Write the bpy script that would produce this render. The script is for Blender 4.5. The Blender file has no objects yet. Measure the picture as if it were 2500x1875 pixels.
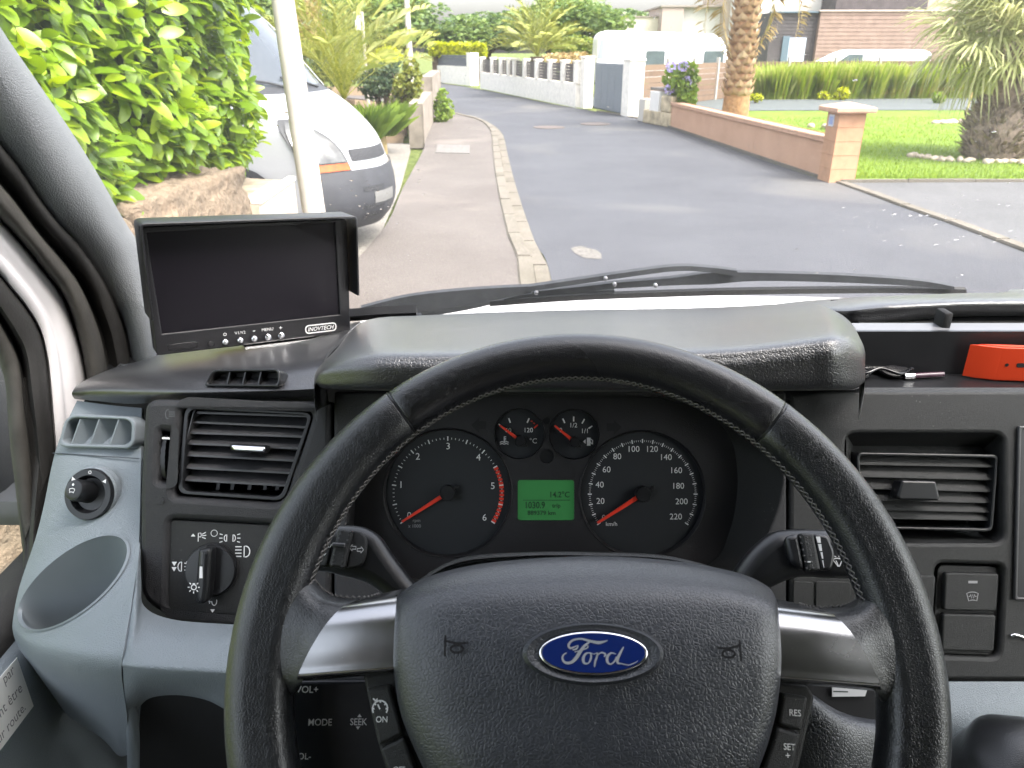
import bpy, bmesh, math, random
from mathutils import Vector, Matrix, noise

# ------------------------------------------------------------------ camera, sky, sun, exposure
SC = bpy.context.scene
R = math.radians
CAMZ, PITCH, FPX = 1.9, R(23.8), 1850.0          # metres above the ground, tilt down, focal length in photo pixels
cam = bpy.data.cameras.new('camera'); camo = bpy.data.objects.new('camera', cam)
SC.collection.objects.link(camo)
camo.location = (0, 0, CAMZ); camo.rotation_euler = (R(90) - PITCH, 0, 0)
cam.sensor_width = 36; cam.lens = FPX / 2500 * 36; cam.clip_start = .02; cam.clip_end = 2000
cam.dof.use_dof = True; cam.dof.focus_distance = .62; cam.dof.aperture_fstop = 20
SC.camera = camo
SUN_EL, SUN_AZ = R(56), R(122)                    # azimuth clockwise from +Y: high on the right
world = bpy.data.worlds.new('World'); SC.world = world; world.use_nodes = True
wn = world.node_tree.nodes; wl = world.node_tree.links; wn.clear()
sky = wn.new('ShaderNodeTexSky'); sky.sky_type = 'NISHITA'; sky.sun_disc = False
sky.sun_elevation = SUN_EL; sky.sun_rotation = SUN_AZ; sky.air_density = 1.2; sky.dust_density = 5.0; sky.ozone_density = 1.0
hsv = wn.new('ShaderNodeHueSaturation'); hsv.inputs['Saturation'].default_value = .38
bg = wn.new('ShaderNodeBackground'); bg.inputs['Strength'].default_value = .15
wo = wn.new('ShaderNodeOutputWorld')
wl.new(sky.outputs[0], hsv.inputs['Color']); wl.new(hsv.outputs[0], bg.inputs[0]); wl.new(bg.outputs[0], wo.inputs[0])
sun = bpy.data.lights.new('sun', 'SUN'); sun.energy = 1.0; sun.angle = R(24); sun.color = (1, .95, .86)
suno = bpy.data.objects.new('sun', sun); SC.collection.objects.link(suno)
suno.rotation_euler = (R(90) - SUN_EL, 0, -SUN_AZ + math.pi)
suno.location = (3, -4, 8)
SC.view_settings.view_transform = 'Standard'; SC.view_settings.look = 'None'
SC.view_settings.exposure = 2.36; SC.view_settings.gamma = 1; SC.view_settings.use_curve_mapping = False
SC.render.engine = 'CYCLES'
SC.cycles.use_denoising = True
SC.cycles.max_bounces = 6; SC.cycles.diffuse_bounces = 3; SC.cycles.glossy_bounces = 3; SC.cycles.transmission_bounces = 4; SC.cycles.transparent_max_bounces = 12; SC.cycles.use_adaptive_sampling = True; SC.cycles.adaptive_threshold = .025; SC.cycles.caustics_reflective = False
SC.cycles.caustics_refractive = False; SC.cycles.sample_clamp_indirect = 4

# ------------------------------------------------------------------ geometry helpers
COL = SC.collection
CS, SN = math.cos(PITCH), math.sin(PITCH)
CAM = Vector((0, 0, CAMZ))
V = Vector
rnd = random.Random(7)

def ray(u, v):
    a, b = (u - 1250) / FPX, (937.5 - v) / FPX
    return V((a, CS + b * SN, -SN + b * CS))
def G(u, v, z=0.0):                                # photo point on the level z
    d = ray(u, v); return CAM + d * ((z - CAMZ) / d.z)
def PY(u, v, y):                                   # photo point at forward distance y
    d = ray(u, v); return CAM + d * (y / d.y)
def PX(u, v, x):                                   # photo point at sideways distance x
    d = ray(u, v); return CAM + d * (x / d.x)

class Frame:
    """a flat panel: origin, across, up, towards the viewer"""
    def __init__(s, o, ex, ey):
        s.o = V(o); s.ex = V(ex).normalized(); s.n = s.ex.cross(V(ey)).normalized(); s.ey = s.n.cross(s.ex)
    def at(s, u, v, h=0):
        d = ray(u, v); o = s.o + s.n * h
        return CAM + d * ((o - CAM).dot(s.n) / d.dot(s.n))
    def loc(s, u, v, h=0):
        p = s.at(u, v, h) - s.o; return (p.dot(s.ex), p.dot(s.ey))
    def W(s, x, y, h=0):
        return s.o + s.ex * x + s.ey * y + s.n * h
    def mat(s):
        m = Matrix((s.ex, s.ey, s.n)).transposed().to_4x4(); m.translation = s.o; return m
def tilt_frame(o, deg, yaw=0):
    """panel leaning back by deg from upright, facing the driver; yaw turns it about the vertical"""
    t = R(deg); ex = V((math.cos(R(yaw)), math.sin(R(yaw)), 0)); back = V((-math.sin(R(yaw)), math.cos(R(yaw)), 0))
    return Frame(o, ex, V((0, 0, math.cos(t))) + back * math.sin(t))

def tag(o, label=None, cat=None, group=None, kind=None):
    if label: o['label'] = label
    if cat: o['category'] = cat
    if group: o['group'] = group
    if kind: o['kind'] = kind
    return o
def thing(name, loc, label, cat, group=None):
    o = bpy.data.objects.new(name, None); COL.objects.link(o); o.location = loc; o.empty_display_size = .1
    return tag(o, label, cat, group)
def wmat(o):
    m = o.matrix_basis.copy(); p = o.parent
    while p:
        m = p.matrix_basis @ o.matrix_parent_inverse @ m; o = p; p = o.parent
    return m
def link(name, me, m=None, parent=None, smooth=None):
    """mesh data given in world space becomes one object under its parent"""
    if m is not None:
        me.materials.clear(); me.materials.append(m)
    if smooth is not None:
        me.polygons.foreach_set('use_smooth', [True] * len(me.polygons)); me.set_sharp_from_angle(angle=R(smooth))
    o = bpy.data.objects.new(name, me); COL.objects.link(o)
    if parent:
        o.parent = parent; o.matrix_parent_inverse = wmat(parent).inverted()
    return o
def mesh(name, vs, fs, m, parent=None, smooth=40):
    me = bpy.data.meshes.new(name); me.from_pydata([tuple(v) for v in vs], [], fs); me.update()
    return link(name, me, m, parent, smooth)
def frombm(name, bm, m, parent=None, smooth=40):
    me = bpy.data.meshes.new(name); bm.to_mesh(me); bm.free()
    return link(name, me, m, parent, smooth)

def cr(p0, p1, p2, p3, t):
    return .5 * ((2 * p1) + (p2 - p0) * t + (2 * p0 - 5 * p1 + 4 * p2 - p3) * t * t + (3 * p1 - p0 - 3 * p2 + p3) * t ** 3)
def spline(pts, n, closed=False):
    """Catmull-Rom through the points, n steps for each span"""
    pts = [V(p) for p in pts]; L = len(pts); out = []
    for i in range(L if closed else L - 1):
        if closed: q = [pts[(i + k) % L] for k in (-1, 0, 1, 2)]
        else: q = [pts[max(i - 1, 0)], pts[i], pts[i + 1], pts[min(i + 2, L - 1)]]
        for k in range(n): out.append(cr(*q, k / n))
    if not closed: out.append(pts[-1])
    return out
def resample(pts, n):
    d = [0]
    for a, b in zip(pts, pts[1:]): d.append(d[-1] + (b - a).length)
    out = []; j = 0
    for i in range(n):
        t = d[-1] * i / (n - 1)
        while j < len(d) - 2 and d[j + 1] < t: j += 1
        k = (t - d[j]) / max(d[j + 1] - d[j], 1e-9); out.append(pts[j].lerp(pts[j + 1], min(max(k, 0), 1)))
    return out
def gridfaces(nr, nc, closed=False):
    f = []
    for r in range(nr - 1):
        for c in range(nc if closed else nc - 1):
            d = (c + 1) % nc; f.append((r * nc + c, r * nc + d, (r + 1) * nc + d, (r + 1) * nc + c))
    return f
def patch(name, rows, m, parent=None, sub=4, thick=0, closed=False, smooth=50, flip=False, linr=False):
    """smooth surface through rows of points; thick adds a second skin behind it"""
    rr = [spline(r, sub, closed) for r in rows]; nc = len(rr[0])
    if not linr: cols = [spline([r[c] for r in rr], sub) for c in range(nc)]
    else: cols = [[r[c] for r in rr] for c in range(nc)]
    nr = len(cols[0]); vs = [cols[c][r] for r in range(nr) for c in range(nc)]; fs = gridfaces(nr, nc, closed)
    if flip: fs = [f[::-1] for f in fs]
    me = bpy.data.meshes.new(name); me.from_pydata([tuple(v) for v in vs], [], fs); me.update()
    if thick:
        bm = bmesh.new(); bm.from_mesh(me); bmesh.ops.recalc_face_normals(bm, faces=bm.faces)
        bm.normal_update(); f0 = bm.faces[0]
        bmesh.ops.solidify(bm, geom=bm.faces[:], thickness=thick); bm.to_mesh(me); bm.free()
    return link(name, me, m, parent, smooth)
def box_bm(bm, c, s, M=None, bev=0):
    r = bmesh.ops.create_cube(bm, size=1); vs = r['verts']
    for w in vs: w.co = V((w.co.x * s[0], w.co.y * s[1], w.co.z * s[2])) + V(c)
    if M is not None:
        for w in vs: w.co = M @ w.co
    if bev:
        es = list({e for w in vs for e in w.link_edges})
        bmesh.ops.bevel(bm, geom=es, offset=bev, segments=2, affect='EDGES', profile=.5)
def box(name, c, s, m, parent=None, M=None, bev=0, smooth=35):
    bm = bmesh.new(); box_bm(bm, c, s, M, bev); return frombm(name, bm, m, parent, smooth)
def tube_bm(bm, pts, rad, n=8, cap=True, squash=1.0, up=None):
    pts = [V(p) for p in pts]; L = len(pts); rings = []
    rad = rad if isinstance(rad, (list, tuple)) else [rad] * L
    ref = V(up) if up else None; prev = None
    for i, p in enumerate(pts):
        t = (pts[min(i + 1, L - 1)] - pts[max(i - 1, 0)]).normalized()
        if prev is None:
            a = ref or (V((0, 0, 1)) if abs(t.z) < .9 else V((1, 0, 0)))
        else: a = prev
        if ref is not None: a = ref
        x = (a - t * a.dot(t)).normalized(); y = t.cross(x); prev = x
        rings.append([bm.verts.new(p + x * math.cos(2 * math.pi * k / n) * rad[i] + y * math.sin(2 * math.pi * k / n) * rad[i] * squash) for k in range(n)])
    for a, b in zip(rings, rings[1:]):
        for k in range(n): bm.faces.new((a[k], a[(k + 1) % n], b[(k + 1) % n], b[k]))
    if cap: bm.faces.new(rings[0][::-1]); bm.faces.new(rings[-1])
def tube(name, pts, rad, m, parent=None, n=10, **k):
    bm = bmesh.new(); tube_bm(bm, pts, rad, n, **k); return frombm(name, bm, m, parent, 50)
def lathe(name, prof, m, parent=None, M=None, n=32, smooth=40):
    """prof: (radius, height) pairs turned about the local z axis"""
    vs = []; fs = []
    for r, h in prof:
        for k in range(n):
            a = 2 * math.pi * k / n; vs.append(V((r * math.cos(a), r * math.sin(a), h)))
    fs = gridfaces(len(prof), n, True)
    if prof[-1][0] < .3 * max(p[0] for p in prof): fs.append(tuple(range((len(prof) - 1) * n, len(prof) * n)))
    if M is not None: vs = [M @ v for v in vs]
    return mesh(name, vs, fs, m, parent, smooth)

def rr(pts, r, n=5):
    """polygon with rounded corners"""
    pts = [V((p[0], p[1])) for p in pts]; out = []; L = len(pts)
    for i, p in enumerate(pts):
        a, b = pts[i - 1], pts[(i + 1) % L]; ri = r[i] if isinstance(r, (list, tuple)) else r
        da, db = a - p, b - p; ri = min(ri, da.length * .48, db.length * .48)
        if ri < 1e-6: out.append(p.copy()); continue
        s, e = p + da.normalized() * ri, p + db.normalized() * ri
        for k in range(n + 1):
            t = k / n; out.append(s * (1 - t) ** 2 + p * 2 * t * (1 - t) + e * t * t)
    return out
def circ(c, r, n=40, a0=0, ry=None):
    return [V((c[0] + r * math.cos(2 * math.pi * k / n), c[1] + (ry or r) * math.sin(2 * math.pi * k / n))) for k in range(n)]
def curve_mesh(name, loops, ext, bev, M):
    cu = bpy.data.curves.new(name, 'CURVE'); cu.dimensions = '2D'; cu.fill_mode = 'BOTH'
    cu.extrude = max(ext, 0); cu.bevel_depth = bev; cu.bevel_resolution = 2; cu.offset = -bev
    for lp in loops:
        s = cu.splines.new('POLY'); s.points.add(len(lp) - 1); s.use_cyclic_u = True
        for q, p in zip(s.points, lp): q.co = (p[0], p[1], 0, 1)
    o = bpy.data.objects.new(name, cu); COL.objects.link(o)
    me = bpy.data.meshes.new_from_object(o.evaluated_get(bpy.context.evaluated_depsgraph_get()))
    bpy.data.objects.remove(o); bpy.data.curves.remove(cu)
    me.transform(M); me.name = name; return me
def plate(name, fr, loops, h0, h1, m, parent=None, bev=0, smooth=40):
    """outline (first loop) with holes, standing from height h0 to h1 on the panel"""
    bev = min(bev, (h1 - h0) * .49)
    me = curve_mesh(name, loops, (h1 - h0) / 2 - bev, bev, fr.mat() @ Matrix.Translation((0, 0, (h0 + h1) / 2)))
    return link(name, me, m, parent, smooth)
def text_mesh(name, s, ht, shear=0, wide=1, bold=0):
    cu = bpy.data.curves.new(name, 'FONT'); cu.body = s; cu.size = 1; cu.shear = shear; cu.offset = bold
    cu.resolution_u = 3
    o = bpy.data.objects.new(name, cu); COL.objects.link(o)
    me = bpy.data.meshes.new_from_object(o.evaluated_get(bpy.context.evaluated_depsgraph_get()))
    bpy.data.objects.remove(o); bpy.data.curves.remove(cu)
    xs = [w.co.x for w in me.vertices]; ys = [w.co.y for w in me.vertices]
    cx, cy = (min(xs) + max(xs)) / 2, (min(ys) + max(ys)) / 2; k = ht / (max(ys) - min(ys))
    me.transform(Matrix.Diagonal((k * wide, k, 1, 1)) @ Matrix.Translation((-cx, -cy, 0))); return me
def text(fr, s, x, y, ht, m, parent, h=.0003, rot=0, name='lettering', **k):
    me = text_mesh(name, s, ht, **k)
    me.transform(fr.mat() @ Matrix.Translation((x, y, h)) @ Matrix.Rotation(rot, 4, 'Z')); return link(name, me, m, parent)
def stroke_bm(bm, fr, pts, w, h=.0003, closed=False):
    """flat printed line on a panel; w may be one width or one for each point"""
    pts = [V((p[0], p[1])) for p in pts]; L = len(pts); ring = []
    w = w if isinstance(w, (list, tuple)) else [w] * L
    for i, p in enumerate(pts):
        if closed: a, b = pts[i - 1], pts[(i + 1) % L]
        else: a, b = pts[max(i - 1, 0)], pts[min(i + 1, L - 1)]
        t = (b - a).normalized(); q = V((-t.y, t.x)) * w[i] / 2
        ring.append((bm.verts.new(fr.W(*(p + q), h)), bm.verts.new(fr.W(*(p - q), h))))
    for i in range(L if closed else L - 1):
        a, b = ring[i], ring[(i + 1) % L]; bm.faces.new((a[0], a[1], b[1], b[0]))
def poly_bm(bm, fr, pts, h=.0003):
    bm.faces.new([bm.verts.new(fr.W(p[0], p[1], h)) for p in pts])
def symbol(name, fr, c, s, strokes, polys, m, parent, w=.09, h=.0003):
    """printed pictogram: strokes and filled shapes in units of its size, about its centre c on the panel"""
    bm = bmesh.new()
    for st in strokes:
        cl = st[0] == 'o'; pts = st[1:] if cl else st
        stroke_bm(bm, fr, [(c[0] + p[0] * s, c[1] + p[1] * s) for p in pts], w * s, h, cl)
    for pl in polys: poly_bm(bm, fr, [(c[0] + p[0] * s, c[1] + p[1] * s) for p in pl], h)
    for f in bm.faces:
        f.normal_update()
        if f.normal.dot(fr.n) < 0: f.normal_flip()
    return frombm(name, bm, m, parent, None)
def dup(o, parent=None, name=None):
    c = o.copy(); COL.objects.link(c)
    if parent is not None: c.parent = parent
    for ch in o.children: dup(ch, c)
    return c
def cut(o, cutter, op='DIFFERENCE'):
    """carve one shape out of another and keep plain mesh data"""
    md = o.modifiers.new('cut', 'BOOLEAN'); md.object = cutter; md.operation = op; md.solver = 'EXACT'
    bpy.context.view_layer.update()
    me = bpy.data.meshes.new_from_object(o.evaluated_get(bpy.context.evaluated_depsgraph_get()))
    o.modifiers.clear(); o.data = me; bpy.data.objects.remove(cutter)
    me.polygons.foreach_set('use_smooth', [True] * len(me.polygons)); me.set_sharp_from_angle(angle=R(38))

# ------------------------------------------------------------------ materials
class N:
    def __init__(s, name):
        s.m = bpy.data.materials.new(name); s.m.use_nodes = True; s.t = s.m.node_tree
        s.b = s.t.nodes['Principled BSDF']; s.out = s.t.nodes['Material Output']; s.co = s.new('ShaderNodeTexCoord')
    def new(s, k, **p):
        n = s.t.nodes.new(k)
        for a, b in p.items(): setattr(n, a, b)
        return n
    def l(s, a, b): s.t.links.new(a, b)
    def tex(s, kind, scale, vec=None, **p):
        n = s.new(kind, **{k: v for k, v in p.items() if k in ('feature', 'distance', 'wave_type', 'bands_direction')})
        n.inputs['Scale'].default_value = scale
        for k, v in p.items():
            if k in n.inputs: n.inputs[k].default_value = v
        s.l(vec if vec is not None else s.co.outputs['Object'], n.inputs['Vector']); return n
    def ramp(s, fac, stops):
        n = s.new('ShaderNodeValToRGB'); e = n.color_ramp.elements
        while len(e) < len(stops): e.new(.5)
        for q, (p, c) in zip(e, stops): q.position = p; q.color = (*c, 1) if len(c) == 3 else c
        s.l(fac, n.inputs[0]); return n
    def mix(s, fac, a, b, mode='MIX'):
        n = s.new('ShaderNodeMix', data_type='RGBA', blend_type=mode)
        for i, x in ((0, fac), (6, a), (7, b)):
            if hasattr(x, 'is_linked') or isinstance(x, bpy.types.NodeSocket): s.l(x, n.inputs[i])
            else: n.inputs[i].default_value = x if i == 0 else (*x, 1)
        return n.outputs[2]
    def math(s, op, a, b=0):
        n = s.new('ShaderNodeMath', operation=op)
        for i, x in enumerate((a, b)):
            if isinstance(x, bpy.types.NodeSocket): s.l(x, n.inputs[i])
            else: n.inputs[i].default_value = x
        return n.outputs[0]
    def bump(s, hgt, dist, strength=1.0, prev=None):
        n = s.new('ShaderNodeBump'); n.inputs['Distance'].default_value = dist; n.inputs['Strength'].default_value = strength
        s.l(hgt, n.inputs['Height'])
        if prev is not None: s.l(prev, n.inputs['Normal'])
        return n.outputs[0]
    def normal(s, n): s.l(n, s.b.inputs['Normal'])
    def set(s, **p):
        for k, v in p.items():
            i = s.b.inputs[k.replace('_', ' ')]
            if isinstance(v, bpy.types.NodeSocket): s.l(v, i)
            else: i.default_value = (*v, 1) if isinstance(v, tuple) and len(v) == 3 else v
        return s
def plain(name, col, rough=.5, metal=0, spec=.5, emit=None, vary=0, vscale=20, coat=0, bscale=0, bdist=.0005):
    n = N(name); n.set(Roughness=rough, Metallic=metal); n.b.inputs['Specular IOR Level'].default_value = spec
    n.b.inputs['Coat Weight'].default_value = coat
    if vary:
        t = n.tex('ShaderNodeTexNoise', vscale, Detail=4.0)
        lo = tuple(c * (1 - vary) for c in col); hi = tuple(min(c * (1 + vary), 1) for c in col)
        n.set(Base_Color=n.ramp(t.outputs[0], [(.3, lo), (.7, hi)]).outputs[0])
    else: n.set(Base_Color=col)
    if bscale:
        t = n.tex('ShaderNodeTexNoise', bscale, Detail=3.0); n.normal(n.bump(t.outputs[0], bdist))
    if emit: n.b.inputs['Emission Color'].default_value = (*col, 1); n.b.inputs['Emission Strength'].default_value = emit
    return n.m
def grain(name, col, rough, scale, depth, spec=.5, dust=0, crackle=True, vary=.12, detail=1.0, sheen=0, coat=0):
    """moulded plastic or leather with a cell grain"""
    n = N(name)
    w = n.tex('ShaderNodeTexNoise', scale * .35, Detail=0.0)
    wv = n.new('ShaderNodeVectorMath', operation='MULTIPLY_ADD'); n.l(w.outputs['Color'], wv.inputs[0])
    wv.inputs[1].default_value = (1.1 / scale,) * 3; n.l(n.co.outputs['Object'], wv.inputs[2])
    v = n.tex('ShaderNodeTexVoronoi', scale, wv.outputs[0], feature='DISTANCE_TO_EDGE' if crackle else 'SMOOTH_F1')
    hgt = n.ramp(v.outputs['Distance'], [(0, (0, 0, 0)), (.22, (1, 1, 1))] if crackle else [(0, (1, 1, 1)), (.8, (0, 0, 0))])
    f = n.tex('ShaderNodeTexNoise', scale * 3, Detail=0.0)
    b1 = n.bump(hgt.outputs[0], depth); n.normal(n.bump(f.outputs[0], depth * .5 * detail, 1, b1))
    big = n.tex('ShaderNodeTexNoise', 9, Detail=3.0)
    c = n.ramp(big.outputs[0], [(.3, tuple(x * (1 - vary) for x in col)), (.7, tuple(x * (1 + vary) for x in col))]).outputs[0]
    n.l(n.ramp(big.outputs[0], [(.3, (rough * .9,) * 3), (.7, (rough * 1.1,) * 3)]).outputs[0], n.b.inputs['Roughness'])
    if dust:
        d = n.tex('ShaderNodeTexVoronoi', 260, Randomness=1.0); e = n.tex('ShaderNodeTexNoise', 14, Detail=3.0)
        thr = n.math('LESS_THAN', d.outputs['Distance'], n.math('MULTIPLY', n.math('SUBTRACT', e.outputs[0], .42), .55 * dust))
        c = n.mix(n.math('MULTIPLY', thr, .5), c, (.5, .5, .47))
    n.set(Base_Color=c); n.b.inputs['Specular IOR Level'].default_value = spec
    n.b.inputs['Sheen Weight'].default_value = sheen; n.b.inputs['Sheen Roughness'].default_value = .35
    n.b.inputs['Coat Weight'].default_value = coat; n.b.inputs['Coat Roughness'].default_value = .3; n.b.inputs['Coat IOR'].default_value = 1.6
    return n.m
def leafmat(name, c1, c2, c3, rough=.4, trans=.35, spec=.4):
    """leaf colours spread at random over the leaves, thin enough to let light through"""
    n = N(name); g = n.new('ShaderNodeNewGeometry'); oi = n.new('ShaderNodeObjectInfo')
    f = n.math('FRACT', n.math('ADD', g.outputs['Random Per Island'], oi.outputs['Random']))
    c = n.ramp(f, [(0, c1), (.5, c2), (1, c3)]).outputs[0]
    n.set(Base_Color=c, Roughness=rough); n.b.inputs['Specular IOR Level'].default_value = spec
    tr = n.new('ShaderNodeBsdfTranslucent'); hs = n.new('ShaderNodeHueSaturation'); hs.inputs['Hue'].default_value = .485
    hs.inputs['Saturation'].default_value = 1.1; hs.inputs['Value'].default_value = 1.5
    n.l(c, hs.inputs['Color']); n.l(hs.outputs[0], tr.inputs[0])
    mx = n.new('ShaderNodeMixShader'); mx.inputs[0].default_value = trans
    n.l(n.b.outputs[0], mx.inputs[1]); n.l(tr.outputs[0], mx.inputs[2]); n.l(mx.outputs[0], n.out.inputs[0]); return n.m
def ground_mat(name, c1, c2, rough, scale=1.2, grit=60, gdist=.004, stain=None, spec=.3):
    n = N(name); a = n.tex('ShaderNodeTexNoise', scale, Detail=6.0, Roughness=.6); b = n.tex('ShaderNodeTexNoise', grit, Detail=2.0)
    c = n.ramp(a.outputs[0], [(.3, c1), (.7, c2)]).outputs[0]
    c = n.mix(.35, c, n.ramp(b.outputs[0], [(.35, tuple(x * .5 for x in c1)), (.65, tuple(min(1, x * 1.5) for x in c2))]).outputs[0])
    if stain:
        t = n.tex('ShaderNodeTexNoise', scale * .5, Detail=5.0, Distortion=.6)
        c = n.mix(n.ramp(t.outputs[0], [(.55, (0, 0, 0)), (.72, (.8, .8, .8))]).outputs[0], c, stain)
    n.set(Base_Color=c, Roughness=rough); n.b.inputs['Specular IOR Level'].default_value = spec
    n.normal(n.bump(b.outputs[0], gdist)); return n.m

# ------------------------------------------------------------------ setting: ground, road, pavement, garden
import numpy as np
M = {}
M['asphalt'] = ground_mat('asphalt', (.048, .049, .056), (.077, .079, .088), .76, .55, 75, .008, (.125, .12, .112))
M['pavement'] = ground_mat('red_brown_asphalt', (.090, .078, .071), (.130, .115, .105), .9, .8, 80, .004, (.19, .165, .145))
M['concrete'] = ground_mat('concrete', (.115, .102, .082), (.165, .148, .122), .9, 2.5, 70, .003, (.10, .09, .068))
M['drive'] = ground_mat('pale_gravel', (.15, .137, .118), (.23, .215, .19), .95, 1.5, 45, .012)
M['driveway'] = ground_mat('grey_asphalt', (.075, .076, .078), (.115, .115, .117), .85, .7, 90, .004)
M['lawn'] = ground_mat('lawn', (.085, .15, .012), (.16, .24, .022), .9, 1.1, 40, .03)
M['soil'] = ground_mat('soil', (.10, .07, .04), (.2, .14, .08), .95, 2, 30, .02)
M['weedmat'] = ground_mat('weed_matting', (.065, .076, .073), (.10, .112, .108), .8, 3, 30, .01)
M['field'] = ground_mat('rough_grass', (.07, .11, .02), (.13, .15, .04), .95, .3, 8, .05)

def sheet(name, pts, z, m, kind='structure', label=None, cat=None, th=.0):
    bm = bmesh.new(); f = bm.faces.new([bm.verts.new((p[0], p[1], z)) for p in pts]); f.normal_update()
    if f.normal.z < 0: f.normal_flip()
    if th:
        r = bmesh.ops.extrude_face_region(bm, geom=[f]); 
        for e in r['geom']:
            if isinstance(e, bmesh.types.BMVert): e.co.z -= th
        bmesh.ops.recalc_face_normals(bm, faces=bm.faces)
    bmesh.ops.triangulate(bm, faces=[f for f in bm.faces if len(f.verts) > 4])
    o = frombm(name, bm, m, None, None); return tag(o, label, cat, kind=kind)
sheet('ground', [(-300, -60), (300, -60), (300, 500), (-300, 500)], -.05, M['field'], label='rough green land stretching away behind the houses', cat='ground')

kerbL = [V((.36, -9, 0)), V((.36, 0, 0))] + [G(u, v) for u, v in ((1348, 690), (1306, 590), (1270, 488), (1250, 420), (1238, 370), (1226, 326))]
kerbL = kerbL + [G(1196, 301), G(1150, 288), G(1100, 275), G(1060, 260), G(980, 240)]
kerbR = [V((5.6, -9, 0)), G(2500, 615), G(2200, 505), G(2040, 446), G(1800, 366), G(1640, 312), G(1545, 288), G(1420, 266), G(1300, 244), G(1172, 218), G(1058, 200), G(960, 188)]
roadL = spline(kerbL, 6); roadR = spline(kerbR, 6)
sheet('road', [(p.x, p.y) for p in roadL] + [(p.x, p.y) for p in reversed(roadR)], 0, M['asphalt'], label='grey blue asphalt lane bending left past the houses', cat='road')
# pavement: a raised strip left of the kerb
def off(pts, d):
    out = []
    for i, p in enumerate(pts):
        t = pts[min(i + 1, len(pts) - 1)] - pts[max(i - 1, 0)]; t.z = 0; t.normalize(); out.append(p + V((-t.y, t.x, 0)) * d)
    return out
kk = off(roadL, .30)
paveL = [V((-1.75, -9, 0)), V((-1.72, 0, 0)), V((-1.66, 4, 0)), G(928, 590), G(985, 472), G(1038, 366), V((-2.06, 17.4, 0)), V((-2.5, 22, 0)), V((-3.3, 26, 0)), V((-5, 31, 0)), V((-9, 36, 0))]
paveL = spline(paveL, 5)
sheet('pavement', [(p.x, p.y) for p in kk] + [(p.x, p.y) for p in reversed(paveL)], .085, M['pavement'], label='reddish brown pavement strip beside the lane', cat='pavement', th=.12)
kerb = tag(bpy.data.objects.new('kerb', None), 'pale concrete kerb with gutter between pavement and road', 'kerb', kind='structure'); COL.objects.link(kerb)
def strip_pieces(name, path, d0, d1, z0, z1, step, m, parent, gap=.012, n=40, ymin=3, jit=.004):
    """stones laid end to end along a path"""
    q = resample(path, int(sum((b - a).length for a, b in zip(path, path[1:])) / step) + 1)
    a, b = off(q, d0), off(q, d1); k = 0
    for i in range(len(q) - 1):
        if q[i].y < ymin: continue
        k += 1
        if k > n: break
        t = (q[i + 1] - q[i]).normalized() * gap / 2; j = rnd.uniform(-jit, jit)
        c = [a[i] + t, a[i + 1] - t, b[i + 1] - t, b[i] + t]
        vs = [V((p.x, p.y, z0)) for p in c] + [V((p.x, p.y, z1 + j)) for p in c]
        bm = bmesh.new(); w = [bm.verts.new(p) for p in vs]
        for f in ((0, 1, 2, 3), (7, 6, 5, 4), (0, 4, 5, 1), (1, 5, 6, 2), (2, 6, 7, 3), (3, 7, 4, 0)): bm.faces.new([w[x] for x in f])
        bmesh.ops.recalc_face_normals(bm, faces=bm.faces)
        bmesh.ops.bevel(bm, geom=[e for e in bm.edges if e.verts[0].co.z > z0 + .01 and e.verts[1].co.z > z0 + .01], offset=.012, segments=2, affect='EDGES')
        frombm(name, bm, m, parent, 50)
strip_pieces('kerb_stone', roadL, .155, .30, -.1, .105, 1.0, M['concrete'], kerb)
strip_pieces('gutter_slab', roadL, 0, .15, -.1, .012, 1.0, M['concrete'], kerb, jit=.002)
edge = tag(bpy.data.objects.new('edging', None), 'cream concrete edging between the lane and right driveway', 'kerb', kind='structure'); COL.objects.link(edge)
strip_pieces('edging_stone', roadR, -.16, 0, -.1, .03, 1.0, M['concrete'], edge, ymin=5, n=22)
# right side: driveway, lawn, planting bed with grey matting
sheet('driveway', [(p.x, p.y) for p in off(roadR, -.03) if p.y < 12.2] + [(30, 12.3), (30, -9)], .004, M['driveway'], label='grey driveway opening right of the lane', cat='driveway')
lawn = [G(2040, 440), G(2500, 441), (40, 12.4), (40, 29), G(2500, 262), G(2100, 264), G(1850, 268), G(1660, 290), (4.75, 20.5)]
sheet('lawn', [(p[0], p[1]) for p in lawn], .012, M['lawn'], label='mown bright green lawn behind the pink wall', cat='lawn')
sheet('planting_bed', [(4.2, 24), (7, 27), (40, 28.5), (44, 46), (5.2, 46), (2.8, 30)], .03, M['weedmat'], label='grey weed matting bed below the reed hedge', cat='ground')
lk = tag(bpy.data.objects.new('lawn_kerb', None), 'thin cream edging along the front of the lawn', 'kerb', kind='structure'); COL.objects.link(lk)
strip_pieces('edging_stone', [G(2050, 446), G(2500, 444.5), V((20, 12.3, 0))], -.03, .05, -.1, .05, 1.0, M['concrete'], lk, ymin=0, n=14)
sheet('parking_area', [(-1.66, 4), (-1.42, 8.0), (-1.6, 11), (-2.0, 15.5), (-2.2, 17), (-9, 17), (-9, 3.5)], .06, M['drive'], label='pale gravelly parking place under the parked white van', cat='driveway')
sheet('garden_soil', [(-2.35, 17), (-9, 17), (-20, 45), (-6, 45), (-3.4, 27)], .05, M['soil'], label='soil of the planted garden behind the concrete wall', cat='ground')

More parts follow.
